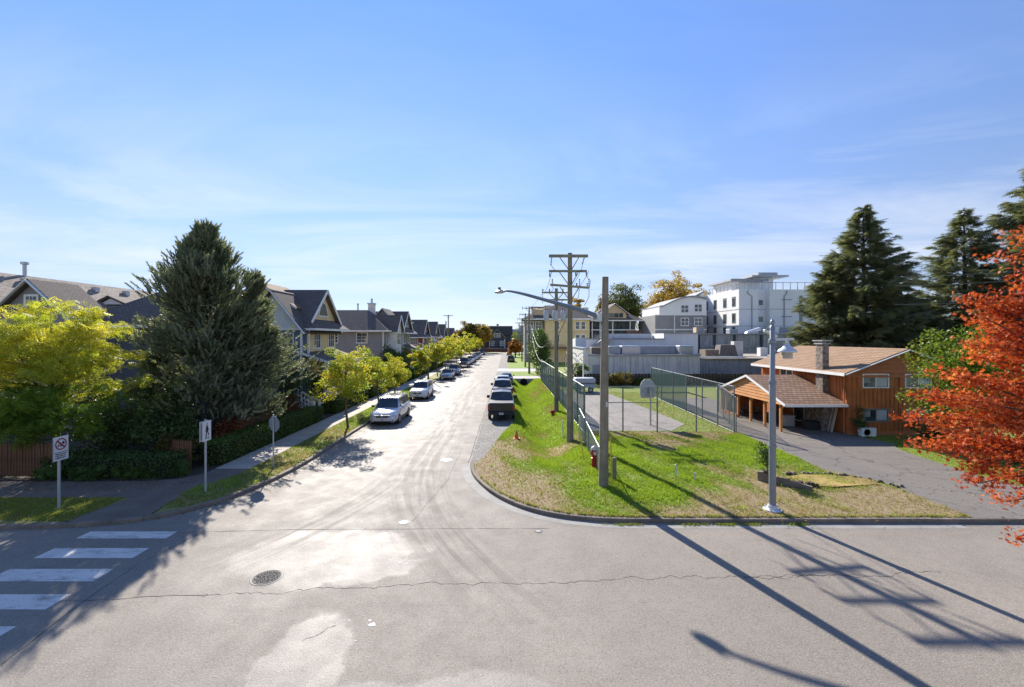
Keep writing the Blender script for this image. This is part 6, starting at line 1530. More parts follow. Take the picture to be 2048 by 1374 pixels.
    MB().beam((-W * .50, Y(-.012), s['nose'] * .87), (W * .50, Y(-.012), s['nose'] * .87), .02, .018).build('grille_trim', m_rimm, t)
    MB().lathe([(.075, 0), (.07, -.02)], (0, Y(-.02), s['nose'] * .90), 14, 'y').build('badge', m_rimm, t)
    MB().box(-W * .60, W * .60, Y(-.012), Y(.06), .27, .36).build('lower_intake', m_black, t)
    pl = MB().box(-.155, .155, Y(-.035), Y(-.02), .40, .53).build('license_plate', m_plate, t); MB().box(-.11, .11, Y(-.038), Y(-.0355), .44, .49).build('plate_mark', m_ink2, pl)
    pl = MB().box(-.155, .155, Y(L + .003), Y(L + .015), .62, .77).build('license_plate', m_plate, t); MB().box(-.11, .11, Y(L + .0155), Y(L + .018), .67, .73).build('plate_mark', m_ink2, pl)
    MB().box(-W * .78, W * .78, Y(L - .05), Y(L + .012), .32, .44).build('rear_bumper_trim', m_black, t)
    return t

def make_pickup(body, name, label, group, cover=True):
    """crew-cab pickup, nose at -y"""
    L, W, Hh = 5.85, 1.0, 1.93; y0 = -L / 2; Y = lambda d: y0 + d
    t = thing(name, label, 'pickup truck', (0, 0, 0), group)
    st = [(Y(0), .50, .75, 1.04, W * .86, W * .78), (Y(.10), .45, .80, 1.14, W * .94, W * .84), (Y(.4), .42, .95, 1.2, W * .985, W * .86), (Y(1.45), .42, 1.0, 1.24, W, W * .89), (Y(2.0), .42, 1.04, 1.25, W, W * .93), (Y(3.95), .42, 1.06, 1.27, W, W * .94), (Y(L - .04), .46, 1.08, 1.28, W, W * .95), (Y(L), .50, 1.08, 1.27, W * .985, W * .94)]
    loft(st, 'body', body, t)
    bw, tw = W * .90, W * .74
    Bf = lambda sx: (sx * bw, Y(1.5), 1.23); Tf = lambda sx: (sx * tw, Y(2.2), Hh - .05); Tr = lambda sx: (sx * tw, Y(3.65), Hh - .05); Br = lambda sx: (sx * bw, Y(3.92), 1.26)
    V = [Bf(1), Bf(-1), Tf(-1), Tf(1), Tr(1), Tr(-1), Br(-1), Br(1), (0, Y(2.15), Hh), (0, Y(3.68), Hh), (0, Y(1.42), 1.24), (0, Y(3.95), 1.26)]
    MB().add(V, [(0, 3, 8, 10), (10, 8, 2, 1), (3, 4, 9, 8), (8, 9, 5, 2), (4, 7, 11, 9), (9, 11, 6, 5), (0, 7, 4, 3), (1, 2, 5, 6)]).build('cabin', body, t, bevel=.035)
    glass2('windshield', [Bf(1), V[10], Bf(-1)], [Tf(1), V[8], Tf(-1)], .93, .86, .016, t)
    glass2('rear_window', [Br(1), V[11], Br(-1)], [Tr(1), V[9], Tr(-1)], .90, .84, .016, t)
    MB().box(-.14, .14, Y(3.66), Y(3.70), Hh - .10, Hh - .05).build('brake_light', m_tail, t)
    for sx in (1, -1):
        B0, T0, T1, B1 = Vector(Bf(sx)), Vector(Tf(sx)), Vector(Tr(sx)), Vector(Br(sx))
        for f0, f1 in ((.10, .48), (.53, .90)):
            def pt(f, h): return B0.lerp(B1, f).lerp(T0.lerp(T1, f), h)
            nn = Vector((sx, 0, .25)).normalized() * .012
            MB().slab([p + nn for p in (pt(f0, .1), pt(f1, .1), pt(f1, .88), pt(f0, .88))], nn * .4).build('side_window', m_cglass, t)
        MB().hexa(*[[(sx * (W + a), Y(1.95) + b_, 1.2 + z) for a, b_ in ((0, 0), (.24, .02), (.24, .12), (0, .14))] for z in (0, .24)]).build('mirror', m_black, t, bevel=.02)
        MB().box(sx * W * .80 - .15, sx * W * .80 + .15, Y(-.02), Y(.06), .86, 1.06).build('headlight', m_lampc, t, bevel=.02)
        MB().box(sx * W * .93 - .075, sx * W * .93 + .075, Y(L - .05), Y(L + .015), .82, 1.18).build('taillight', m_tail, t, bevel=.02)
        for d in (1.0, 4.65):
            MB().lathe([(.46, 0), (.46, .012), (.05, .012)], (sx * W - (.012 if sx > 0 else 0), Y(d), .40), 20, 'x').build('wheel_arch', m_black, t)
            wheel(t, sx * (W - .10), Y(d), .39, sx)
        if not cover: MB().box(sx * W * .93 - .04, sx * W * .93 + .04, Y(4.0), Y(L - .08), 1.28, 1.33).build('bed_rail', m_black, t)
    if cover: MB().box(-W * .88, W * .88, Y(4.0), Y(L - .06), 1.285, 1.33).build('bed_cover', M('vinyl_cover', (.055, .06, .075), .45, .06), t, bevel=.01)
    else: MB().box(-W * .82, W * .82, Y(4.02), Y(L - .1), 1.287, 1.294).build('bed_liner', m_black, t)
    MB().box(-W * .84, W * .84, Y(L - .01), Y(L + .022), .72, 1.27).build('tailgate', body, t, bevel=.02)
    MB().box(-.16, .16, Y(L + .0225), Y(L + .035), 1.12, 1.19).build('tailgate_handle', m_black, t)
    bp = MB().box(-W * .95, W * .95, Y(L), Y(L + .20), .48, .68).build('rear_bumper', m_black, t, bevel=.03)
    MB().box(-.155, .155, Y(L + .2), Y(L + .212), .50, .66).build('license_plate', m_plate, t); MB().box(-.10, .10, Y(L + .2125), Y(L + .215), .55, .61).build('plate_mark', m_ink2, bp)
    MB().box(-W * .62, W * .62, Y(-.03), Y(.04), .78, 1.06).build('grille', m_black, t, bevel=.02)
    MB().box(-W * .6, W * .6, Y(-.045), Y(-.031), .90, .95).build('grille_bar', m_rimm, t)
    MB().box(-W * .93, W * .93, Y(-.12), Y(.06), .45, .70).build('front_bumper', m_rimm, t, bevel=.04)
    MB().box(-.155, .155, Y(-.135), Y(-.122), .5, .65).build('license_plate', m_plate, t)
    return t

def park(t, x, y, rot=0.0, z=0.0): t.location = (x, y, z); t.rotation_euler = (0, 0, R(rot)); return t
GL, GR = 'vehicles parked along the left kerb', 'vehicles parked along the right shoulder'
p_silver, p_lilac, p_white = paint('silver', (.46, .47, .49)), paint('silver_lilac', (.54, .535, .55), .25), paint('white', (.70, .70, .69), .0)
p_dark, p_black,  p_bluegrey, p_red = paint('charcoal', (.05, .053, .06)), M('paint_black', (.012, .013, .018), .3, .04, 1.0, .0, spec=.5, coat=.25), paint('bluegrey', (.17, .20, .26)), paint('red', (.35, .03, .025), .1)
park(make_car('minivan', p_lilac, 'parked_minivan', 'silver minivan nearest the camera on the left kerb, tree shadows on its bonnet', GL, True), -8.72, 33.6)
park(make_car('suv', p_white, 'parked_suv', 'white crossover with black grille, second in line on the left kerb', GL, True), -8.85, 46.2)
park(make_car('sedan', p_silver, 'parked_sedan', 'silver sedan beside the dark lamp foot, third on the left kerb', GL), -8.95, 67.0)
park(make_car('suv', p_bluegrey, 'parked_suv', 'grey-blue crossover just behind the silver sedan', GL), -8.85, 74.5)
park(make_pickup(p_dark, 'parked_pickup', 'charcoal pickup with chrome grille facing the camera among the left cars', GL, False), -9.0, 94.0)
lefts = [('sedan', p_silver, 102.5, 'parked_sedan', 'silver sedan directly behind the charcoal pickup'), ('suv', p_white, 109, 'parked_suv', 'white crossover second behind the charcoal pickup'), ('sedan', p_bluegrey, 116, 'parked_sedan', 'blue-grey sedan in the middle of the far left line'), ('sedan', p_white, 123, 'parked_sedan', 'white sedan fourth behind the charcoal pickup'), ('suv', p_silver, 130, 'parked_suv', 'silver crossover last but one in the far left line'), ('suv', p_white, 138, 'parked_suv', 'white crossover at the far end of the left line')]
for k, c, y, nm, lb in lefts: park(make_car(k, c, nm, lb, GL), -8.95 + rg.uniform(-.1, .1), y)
park(make_pickup(p_black, 'parked_pickup', 'black truck at the far end of the street beyond the left cars', GL), -9.3, 163, 8)
park(make_pickup(p_black, 'parked_pickup', 'black pickup seen from behind on the gravel, nearest on the right', GR), -.42, 35.75, 180, .03)
park(make_pickup(p_dark, 'parked_pickup', 'dark pickup with open bed just ahead of the nearest black pickup', GR, False), -.45, 45.4, 180, .03)
park(make_car('suv', p_silver, 'parked_suv', 'silver crossover ahead of the two pickups on the right', GR), -.45, 53.6, 180, .03)
park(make_car('sedan', p_bluegrey, 'parked_sedan', 'blue sedan at the front of the near right line', GR), -.1, 60.0, 180, .03)
park(make_car('suv', p_dark, 'parked_suv', 'dark crossover standing alone farther up the right side', GR), 1.0, 112, 180, .05)
park(make_car('sedan', p_red, 'parked_sedan', 'small red car under the far orange tree on the right', GR), .8, 152, 180, .05)
# ---------------------------------------------------------------- trees, shrubs, hedges
m_bark = M('bark', (.085, .068, .052), .9, .3, 3, .2, 24, .5, 30)
m_barkred = M('bark_young', (.13, .085, .06), .85, .25, 3, .15, 24, .3, 30)
f_locust = leafmat('leaf_locust', [(.28, .36, .05), (.45, .49, .06), (.66, .61, .08), (.78, .66, .10)], .55, .5, .45, .35)
f_street = leafmat('leaf_street', [(.20, .29, .035), (.34, .40, .045), (.54, .50, .055), (.68, .52, .065)], .5, .5, .4, .6)
f_pine = leafmat('needle_pine', [(.125, .15, .10), (.195, .23, .145), (.28, .31, .20), (.43, .41, .30)], .34, .5, .3, .5)
f_spruce = leafmat('needle_spruce', [(.105, .125, .08), (.18, .205, .12), (.26, .28, .165), (.36, .35, .22)], .3, .55, .35, .3)
f_maple = leafmat('leaf_maple_red', [(.27, .035, .018), (.48, .08, .027), (.64, .145, .045), (.70, .28, .10)], .42, .6, .35, .8)
f_lime = leafmat('leaf_lime', [(.10, .155, .02), (.17, .24, .03), (.27, .32, .045)], .4, .45, .3, .6)
f_dark = leafmat('leaf_laurel', [(.04, .07, .024), (.08, .13, .038), (.14, .20, .06)], .3, .35, .3, .8)
f_hedge = leafmat('leaf_hedge', [(.06, .10, .022), (.10, .16, .032), (.16, .23, .05)], .3, .4, .25, .8)
f_ivy = leafmat('leaf_ivy', [(.06, .11, .03), (.11, .18, .045), (.18, .26, .07)], .3, .38, .3, .8)
f_autumn = leafmat('leaf_autumn', [(.10, .12, .03), (.22, .17, .04), (.36, .20, .05)], .35, .5, .5, .15)
f_orange = leafmat('leaf_orange', [(.16, .09, .02), (.34, .14, .03), (.48, .19, .04)], .35, .5, .4, .2)
f_gold = leafmat('leaf_gold', [(.30, .21, .05), (.46, .32, .07), (.60, .42, .10)], .35, .5, .4, .2)
f_green = leafmat('leaf_green', [(.08, .11, .03), (.15, .18, .045), (.24, .25, .07)], .3, .5, .4, .2)
f_russet = leafmat('leaf_russet', [(.10, .03, .015), (.20, .07, .03), (.30, .13, .05)], .3, .5, .4, .5)

def clump_points(rs, n, c, r, shell=.55):
    d = unit(rs.normal(size=(n, 3))); rad = rs.uniform(0, 1, (n, 1)) ** shell
    return np.array(c) + d * rad * np.array(r)

def limbs_to(b, rs, root, top, targets, r0, n=5):
    """limbs leave the trunk line root->top and curve up to the targets"""
    root, top = Vector(root), Vector(top)
    for q in targets:
        q = Vector(q); f = float(np.clip((q.z - root.z) / max(.1, top.z - root.z) * rs.uniform(.35, .75), .05, .95))
        s = root.lerp(top, f); mid = s.lerp(q, .5) + Vector((0, 0, -.05 * (q - s).length)) + Vector(rs.normal(size=3) * .06 * (q - s).length)
        rr = r0 * (1 - .6 * f) * .45
        b.tube([s, s.lerp(mid, .5) + Vector(rs.normal(size=3) * .02), mid, q], [rr, rr * .75, rr * .5, rr * .15], n, False)

def leaves_at(rs, C, R_, per, size, tm, up, flat=.7):
    """leaf positions scattered round clump centres; denser shells so that clumps read"""
    n = len(C) * per; ctr = np.repeat(C, per, 0); rr = np.repeat(R_, per)[:, None]
    d = unit(rs.normal(size=(n, 3))) * rs.uniform(.25, 1, (n, 1)) ** .6 * rr; d[:, 2] *= flat
    P = ctr + d; X, Y, Z = frames(rs, n, up)
    return scatter(tm, P, X, Y, Z, rs.uniform(*size, n)), n

def broadleaf(name, label, base, trunk_h, cc, cr, ncl, per, size, mat, seed, trunk_r=.12, tm=None, up=.5, clr=.3, group=None, cat='tree', bark=None, flat=.7, shell=.5, nlimb=None, lean=(0, 0)):
    rs = np.random.RandomState(seed); t = thing(name, label, cat, base, group)
    cc = np.array(cc); cr = np.array(cr)
    C = clump_points(rs, ncl, cc, cr * .82, shell)
    # uneven outline: push some clumps out, drop some
    C = cc + (C - cc) * (1 + .22 * rs.normal(size=(ncl, 1)).clip(-1, 1.3))
    top = (cc[0] + lean[0], cc[1] + lean[1], cc[2] + cr[2] * .55)
    mid = ((base[0] + cc[0]) / 2 + rs.normal() * .05, (base[1] + cc[1]) / 2, base[2] + trunk_h * .6)
    MB().tube([(base[0], base[1], base[2] - .1), mid, (cc[0], cc[1], base[2] + trunk_h), top], [trunk_r * 1.15, trunk_r, trunk_r * .8, trunk_r * .2], 9).build('trunk', bark or m_bark, t, 40)
    lb_ = MB(); limbs_to(lb_, rs, (cc[0], cc[1], base[2] + trunk_h * .7), top, C[:nlimb or min(ncl, 45)], trunk_r)
    lb_.build('limbs', bark or m_bark, t)
    (V, F, k), n = leaves_at(rs, C, rs.uniform(.7, 1.3, ncl) * clr * cr.mean(), per, size, tm or tmpl_rhomb(), up, flat)
    npmesh('crown', V, F, mat, t, np.repeat(np.clip(np.repeat(rs.uniform(.15, .85, ncl), per) + rs.uniform(-.3, .3, n), 0, 1), k))
    return t

# yellow-green honey locust at the left edge
broadleaf('locust_tree', 'bright yellow-green feathery tree at the left edge of the picture', (-20.6, 20.6, .1), 3.0, (-21.4, 20.9, 5.4), (4.2, 3.6, 2.75), 150, 60, (.30, .50), f_locust, 11, .16, tmpl_frond(5), .9, .23, flat=.45, shell=.42)
broadleaf('locust_tree', 'lower feathery green branches hanging over the picket fence at left', (-22.5, 19.8, .1), 1.6, (-21.2, 19.9, 2.9), (4.0, 1.6, 1.7), 70, 60, (.28, .46), leafmat('leaf_locust_shade', [(.11, .20, .035), (.18, .30, .045), (.30, .40, .05)], .45, .5, .4, .5), 12, .09, tmpl_frond(5), .9, .25, flat=.5)  # lower branches: shade put into a darker copy of the locust leaf

# big pine: candle shoots at the ends of rising branches
def pine(name, label, base, h, rmax, seed, lean=(0, 0), nb=330, low=.9):
    rs = np.random.RandomState(seed); t = thing(name, label, 'tree', base)
    bx, by, bz = base; top = Vector((bx + lean[0], by + lean[1], bz + h)); root = Vector((bx, by, bz))
    MB().tube([root - Vector((0, 0, .2)), root.lerp(top, .4) + Vector((.1, 0, 0)), top], [.26, .17, .03], 10).build('trunk', m_bark, t, 40)
    b = MB(); C, Ax, S = [], [], []
    boughs = [(rs.uniform(0, 1) ** .8, rs.uniform(0, 2 * PI), rs.uniform(.48, 1.3)) for _ in range(nb // 8)]
    for i in range(nb):
        f0, a0, lf = boughs[i % len(boughs)]; f = min(.985, max(0, f0 + rs.normal() * .022)); z = low + (h - low) * f
        prof = (1 - f) ** .86 * (1 if f > .16 else .72 + 1.75 * f)
        L = max(.35, rmax * prof * lf * rs.uniform(.6, 1.05)); a = a0 + rs.normal() * .26
        s = root.lerp(top, z / h); d = Vector((math.cos(a), math.sin(a), 0))
        rise = L * (.02 + .62 * f + rs.uniform(-.12, .15)); e = s + d * L + Vector((0, 0, rise)); m1 = s + d * L * .55 + Vector((0, 0, rise * .25))
        b.tube([s, m1, e], [.045, .03, .012], 4, False)
        ns = int(10 + 17 * L / rmax)
        for j in range(ns):
            u = rs.uniform(.10, 1.0) ** .7; q = (s.lerp(m1, u / .55) if u < .55 else m1.lerp(e, (u - .55) / .45)) + Vector(rs.normal(size=3).clip(-1.6, 1.6)) * (.10 + .12 * L / rmax)
            out = d * (.95 - .65 * f) + Vector((0, 0, .50 + .6 * f)) + Vector(rs.normal(size=3)) * .28
            C.append(q); Ax.append(out); S.append(rs.uniform(.38, .64))
    for j in range(int(nb * 3.2)):                      # shoots on the short inner twigs
        f = rs.uniform(.03, .93); a = rs.uniform(0, 2 * PI); rad = rmax * (1 - f) ** .86 * rs.uniform(.12, .62); q = root.lerp(top, (low + (h - low) * f) / h) + Vector((math.cos(a) * rad, math.sin(a) * rad, rad * .2))
        C.append(q); Ax.append(Vector((math.cos(a) * .7, math.sin(a) * .7, .7)) + Vector(rs.normal(size=3)) * .4); S.append(rs.uniform(.35, .6))
    for j in range(14): C.append(top + Vector((rs.normal() * .12, rs.normal() * .12, -.5 + .07 * j))); Ax.append(Vector((rs.normal() * .3, rs.normal() * .3, 1))); S.append(.5)
    b.build('limbs', m_bark, t)
    C = np.array(C); Z = unit(np.array(Ax)); n = len(C); T = rs.normal(size=(n, 3)); X = unit(T - Z * np.sum(T * Z, 1, keepdims=True)); Y = np.cross(Z, X)
    V, F, k = scatter(tmpl_shoot(20), C, X, Y, Z, np.array(S))
    npmesh('crown', V, F, f_pine, t, np.repeat(rs.uniform(0, 1, n), k))
    return t
pine('pine_tree', 'big dark green pine with upright shoot tips on the left corner', (-16.7, 25.2, .1), 12.0, 6.0, 5, (-.35, 0), 700)
pine('pine_tree', 'lower right-hand leader of the big pine above the clipped hedge', (-14.9, 26.6, .1), 9.5, 3.3, 7, (-.3, 0), 230, 1.0)
pine('pine_tree', 'small bushy pine top left of the big pine', (-20.2, 26.2, .1), 6.6, 2.1, 9, (0, 0), 130, 1.2)

# spruces on the right
def spruce(name, label, base, h, rmax, seed, nw=44, low=2.5, gap=.0):
    rs = np.random.RandomState(seed); t = thing(name, label, 'tree', base, 'tall spruces behind the cedar house')
    bx, by, bz = base
    MB().tube([(bx, by, bz - .2), (bx + .1, by, bz + h * .5), (bx, by, bz + h)], [.34, .22, .03], 9).build('trunk', m_bark, t, 40)
    b = MB(); C, A, S = [], [], []
    for w in range(nw):
        f = (w + .5) / nw; z = low + (h - low) * f; L0 = rmax * min((1 - f) ** .64, 1.35 * (1 - f)) + .12
        for k in range(rs.randint(5, 8)):
            if rs.uniform() < gap: continue
            a = rs.uniform(0, 2 * PI); L = L0 * rs.uniform(.55, 1.18); d = Vector((math.cos(a), math.sin(a), 0)); s = Vector((bx, by, bz + z + rs.uniform(-.25, .25)))
            dr = L * (.06 - .30 * (1 - f) + .35 * f); m1 = s + d * L * .5 + Vector((0, 0, dr * .8 - .04 * L)); e = s + d * L + Vector((0, 0, dr + .10 * L))
            b.tube([s, m1, e], [.05 * (1.1 - f), .03, .01], 4, False)
            sd_ = Vector((-d.y, d.x, 0)); ns = int(9 + 13 * L)
            for j in range(ns):
                u = rs.uniform(.18, 1.0); q = (s.lerp(m1, u * 2) if u < .5 else m1.lerp(e, u * 2 - 1)); sw = rs.choice([-1, 1]); spread = (1.05 - u) * .42 * min(L, 2.5) * rs.uniform(.2, 1)
                q = q + sd_ * sw * spread + Vector((0, 0, -spread * .25 + rs.normal() * .06)); C.append(q); A.append(d + sd_ * sw * .55 + Vector((0, 0, rs.normal() * .18 - .08))); S.append(rs.uniform(.6, 1.1) * (.75 + .25 * min(1, L / 2)))
    b.build('limbs', m_bark, t)
    C = np.array(C); X = unit(np.array(A)); n = len(C); up = np.tile([0, 0, 1.0], (n, 1)) + .55 * rs.normal(size=(n, 3)); Z = unit(up - X * np.sum(up * X, 1, keepdims=True)); Y = np.cross(Z, X)
    V, F, k = scatter(tmpl_spray(), C, X, Y, Z, np.array(S)); npmesh('crown', V, F, f_spruce, t, np.repeat(rs.uniform(0, 1, n), k))
    return t
spruce('spruce_tree', 'tall dense spruce standing left of the others behind the cedar roof', (36.4, 45.5, .1), 19.3, 6.2, 21, 60)
spruce('spruce_tree', 'slightly lower spruce grown into the left side of the tall dense one', (33.9, 46.5, .1), 13.5, 4.6, 22, 42)
spruce('spruce_tree', 'middle spruce with open gaps between its tiers', (46.2, 45, .1), 18.8, 6.4, 23, 48, 2.0, .12)
spruce('spruce_tree', 'tallest spruce rising at the right edge of the picture', (48.6, 40.5, .1), 22.6, 6.2, 24, 54, 3.0, .06)
spruce('spruce_tree', 'short dark spruce filling the gap between the tall ones', (41.2, 46.5, .1), 11.5, 4.8, 25, 36, .8)
spruce('spruce_tree', 'short dark spruce under the middle one beside the red maple', (50.5, 47, .1), 12.5, 5.4, 26, 36, .8)

# red maple reaching in from the right: sprays of star leaves along arching branches
def red_maple():
    rs = np.random.RandomState(31); base = (12.6, 8.2, .1); t = thing('red_maple', 'orange-red maple reaching into the picture from the right edge', 'tree', base)
    MB().tube([(12.6, 8.2, -.1), (12.5, 8.25, 2.2), (12.2, 8.3, 4.2), (12.0, 8.4, 7.6)], [.22, .18, .14, .04], 10).build('trunk', m_bark, t, 40)
    tips = [(a_ + .62, b_, c_) for a_, b_, c_ in [(9.3, 8.9, 7.95), (9.2, 9.2, 7.3), (8.8, 8.9, 6.65), (9.0, 9.2, 7.0), (8.55, 8.8, 6.05), (8.2, 9.1, 5.55), (7.75, 8.9, 5.05), (7.65, 9.2, 4.55), (7.85, 8.8, 4.35), (8.2, 9.0, 3.85), (8.6, 8.9, 3.55), (8.9, 9.0, 3.25), (9.25, 8.8, 2.95), (8.35, 9.2, 4.9), (8.6, 9.0, 5.3), (9.0, 8.8, 6.2), (9.1, 9.2, 5.8), (9.2, 9.0, 4.6), (9.4, 8.7, 3.9), (9.6, 9.1, 6.9), (9.7, 8.9, 8.4), (9.9, 9.2, 5.1), (9.5, 9.3, 6.4), (9.9, 9.0, 4.1), (10.2, 9.0, 7.4), (10.3, 8.8, 8.8), (8.1, 8.7, 5.0), (8.9, 9.3, 4.15), (9.7, 8.6, 3.3), (7.95, 9.3, 3.95)]]
    b = MB(); C = []; 
    for i, q in enumerate(tips):
        q = Vector(q); f = rs.uniform(.25, .75); s = Vector((12.4 - .4 * f, 8.3, 1.6 + 5.5 * f * (q.z / 8.5))); m1 = s.lerp(q, .55) + Vector((0, 0, .35 + .2 * rs.normal())); pts = [s, s.lerp(m1, .5) + Vector((0, 0, .12)), m1, m1.lerp(q, .55) + Vector((0, 0, .05)), q]
        b.tube(smoothcurve(pts, 3), list(np.linspace(.045, .008, 13)), 5, False)
        sc_ = smoothcurve(pts, 10); 
        for j in range(80):
            u = (rs.randint(0, 10) + .5) / 10 * .66 + .34 + .02 * rs.normal(); p = sc_[min(len(sc_) - 1, int(u * (len(sc_) - 1)))]
            w = .11 + .17 * (1.0 - min(u, 1)) ** .8; C.append(p + Vector((rs.normal() * w, rs.normal() * w * 1.1, -abs(rs.normal()) * w * .45 + .06)))
    b.build('limbs', m_bark, t)
    C = np.array(C); per = 7; n = len(C) * per; P = np.repeat(C, per, 0) + rs.normal(size=(n, 3)) * np.array([.095, .095, .065])
    X, Y, Z = frames(rs, n, .55); V, F, k = scatter(tmpl_maple(), P, X, Y, Z, rs.uniform(.055, .108, n))
    npmesh('crown', V, F, f_maple, t, np.repeat(np.clip(np.repeat(rs.uniform(.1, .9, len(C)), per) + rs.uniform(-.25, .25, n), 0, 1), k))
    # one low twig with a last cluster of leaves
    MB().tube([(12.5, 8.2, 2.6), (10.8, 8.5, 2.75), (9.9, 8.6, 2.35)], .012, 4).build('twig', m_bark, t)
    n = 60; P = np.array([9.83, 8.6, 2.3]) + rs.normal(size=(n, 3)) * .09; X, Y, Z = frames(rs, n, .5); V, F, k = scatter(tmpl_maple(), P, X, Y, Z, rs.uniform(.05, .09, n)); npmesh('twig_leaves', V, F, f_maple, t, np.repeat(rs.uniform(0, 1, n), k))
red_maple()
broadleaf('lime_tree', 'bright green leafy tree between the cedar house and the red maple', (23.5, 23.0, .1), 2.2, (24.0, 23.2, 4.3), (3.0, 2.6, 3.2), 110, 95, (.12, .2), f_lime, 33, .13, None, .6, .26)
broadleaf('laurel_shrub', 'dark green shrub below the lower windows of the cedar house', (24.9, 25.6, .1), .4, (25.0, 25.7, 1.0), (1.7, 1.0, 1.0), 40, 80, (.08, .15), f_dark, 34, .06, None, .4, .3, cat='shrub')
broadleaf('laurel_shrub', 'glossy dark shrub under the red maple by the driveway edge', (22.8, 20.2, .1), .4, (23.0, 20.4, .9), (1.8, 1.6, .9), 40, 80, (.08, .15), f_dark, 35, .06, None, .4, .3, cat='shrub')
broadleaf('young_conifer', 'dark slender shrub at the front corner of the cedar house', (21.75, 27.4, .1), .5, (21.75, 27.4, 1.0), (.42, .35, .9), 26, 60, (.05, .1), f_dark, 36, .04, None, .3, .4, cat='shrub')
broadleaf('corner_shrub', 'small leafy shrub on the lawn just behind the grey lamp post', (11.05, 19.0, .1), .3, (11.1, 19.0, 1.0), (.42, .38, .85), 26, 46, (.06, .11), f_ivy, 37, .03, None, .5, .4, cat='shrub')
for i, (x, y, w, h, lb) in enumerate(((30, 40.5, 3.2, 3.6, 'dark laurel behind the left end of the cedar roof'), (34, 40, 3.4, 4.0, 'dark laurel behind the middle of the cedar roof'), (38, 39.5, 3.4, 4.6, 'dark laurel behind the right end of the cedar roof'), (42.5, 39, 4.0, 4.9, 'dark laurel between the cedar roof and the red maple'))):
    broadleaf('laurel_shrub', lb, (x, y, .08), 1.0, (x, y, h * .55), (w, 1.8, h * .55), 70, 70, (.16, .28), f_dark, 40 + i, .1, None, .4, .28, 'dark laurels behind the cedar house', 'shrub')

# street trees on the left verge
ST = [(-10.7, 30.0, 5.9, 2.15, 'nearest golden street tree beside the silver minivan'), (-10.9, 38.0, 5.7, 2.1, 'second golden street tree, behind the minivan roof'), (-10.9, 43.5, 4.7, 1.5, 'small golden street tree just behind the second one'), (-10.9, 56.5, 4.9, 1.5, 'thin street tree by the slim lamp post'), (-10.9, 70, 5.6, 2.1, 'street tree beside the silver sedan'), (-10.9, 79, 6.0, 2.5, 'street tree right behind the grey-blue crossover'), (-10.9, 88, 6.3, 2.7, 'broad street tree beside the charcoal pickup'), (-11.0, 98, 6.6, 2.8, 'broad street tree just past the charcoal pickup'), (-11.0, 109, 6.8, 2.9, 'street tree in the middle of the far left line'), (-11.0, 121, 6.8, 3.0, 'street tree last but two up the left side'), (-11.0, 134, 7.0, 3.1, 'street tree last but one up the left side'), (-11.0, 148, 7.2, 3.3, 'street tree at the far end of the left side')]
for i, (x, y, h, r_, lb) in enumerate(ST):
    far = y > 60; sz = (.09, .16) if y < 45 else (.16, .28) if y < 80 else (.26, .42); vr = np.random.RandomState(900 + i); nc, pr_ = (85, 105) if y < 45 else (62, 60) if y < 80 else (52, 46); r_ = r_ * vr.uniform(1.0, 1.25); h = h * vr.uniform(.88, 1.12)
    broadleaf('street_tree', lb, (x, y, .12), 1.7, (x - .15, y, 1.35 + (h - 1.35) * .54), (r_, r_, (h - 1.3) * .52), nc, pr_, sz, f_street, 50 + i, .075, None, .5, vr.uniform(.17, .23), 'golden street trees on the left verge', bark=m_barkred)
broadleaf('sapling', 'thin sapling in the verge between the minivan and the white crossover', (-11.6, 47, .12), 1.6, (-11.6, 47, 2.1), (.55, .5, .6), 16, 30, (.1, .16), f_green, 70, .03, None, .4, .4)
# front-garden shrubs and hedges on the left
def hedge(name, label, x0, x1, y0, y1, z1, mat, dens, size, seed, group=None, rough_=.05):
    rs = np.random.RandomState(seed); t = thing(name, label, 'hedge', ((x0 + x1) / 2, (y0 + y1) / 2, .1), group)
    MB().box(x0 + .1, x1 - .1, y0 + .1, y1 - .1, .1, z1 - .1).build('core', M('hedge_core_dark', (.018, .020, .010), .95, .2), t)  # near-black box fills the hedge behind the surface leaves
    P = []
    for (ax, c, a0, a1, b0, b1) in (('x', x1, y0, y1, .1, z1), ('x', x0, y0, y1, .1, z1), ('y', y0, x0, x1, .1, z1), ('y', y1, x0, x1, .1, z1), ('z', z1, x0, x1, y0, y1)):
        n = int((a1 - a0) * (b1 - b0) * dens); a, b_ = rs.uniform(a0, a1, n), rs.uniform(b0, b1, n); o = np.full(n, c) + rs.normal(0, rough_, n)
        P.append(np.column_stack([o, a, b_] if ax == 'x' else [a, o, b_] if ax == 'y' else [a, b_, o]))
    P = np.concatenate(P); n = len(P); X, Y, Z = frames(rs, n, .5); V, F, k = scatter(tmpl_rhomb(), P, X, Y, Z, rs.uniform(*size, n)); npmesh('leaves', V, F, mat, t, np.repeat(rs.uniform(0, 1, n), k))
GH = 'clipped hedges along the left pavement'
hedge('clipped_hedge', 'long clipped hedge along the pavement behind the stop sign', -14.6, -13.55, 21.2, 32.8, 1.15, f_hedge, 420, (.06, .11), 81, GH)
hedge('clipped_hedge', 'dark clipped hedge below the pine at the pavement corner', -20.2, -14.6, 19.25, 20.6, .95, f_dark, 420, (.06, .11), 82, GH)
hs = [(35.5, 43.5, 'clipped hedge right after the first garden stairs'), (45.0, 53.0, 'clipped hedge behind the white crossover'), (55, 63.5, 'clipped hedge left of the slim lamp post'), (65.5, 76, 'clipped hedge beyond the slim lamp post'), (78, 95, 'clipped hedge along the farther gardens')]
for i, (a, c, lb) in enumerate(hs): hedge('clipped_hedge', lb, -14.7, -13.6, a, c, 1.25, f_hedge, 200 if a < 50 else 90, (.09, .16) if a < 50 else (.16, .26), 83 + i, GH)
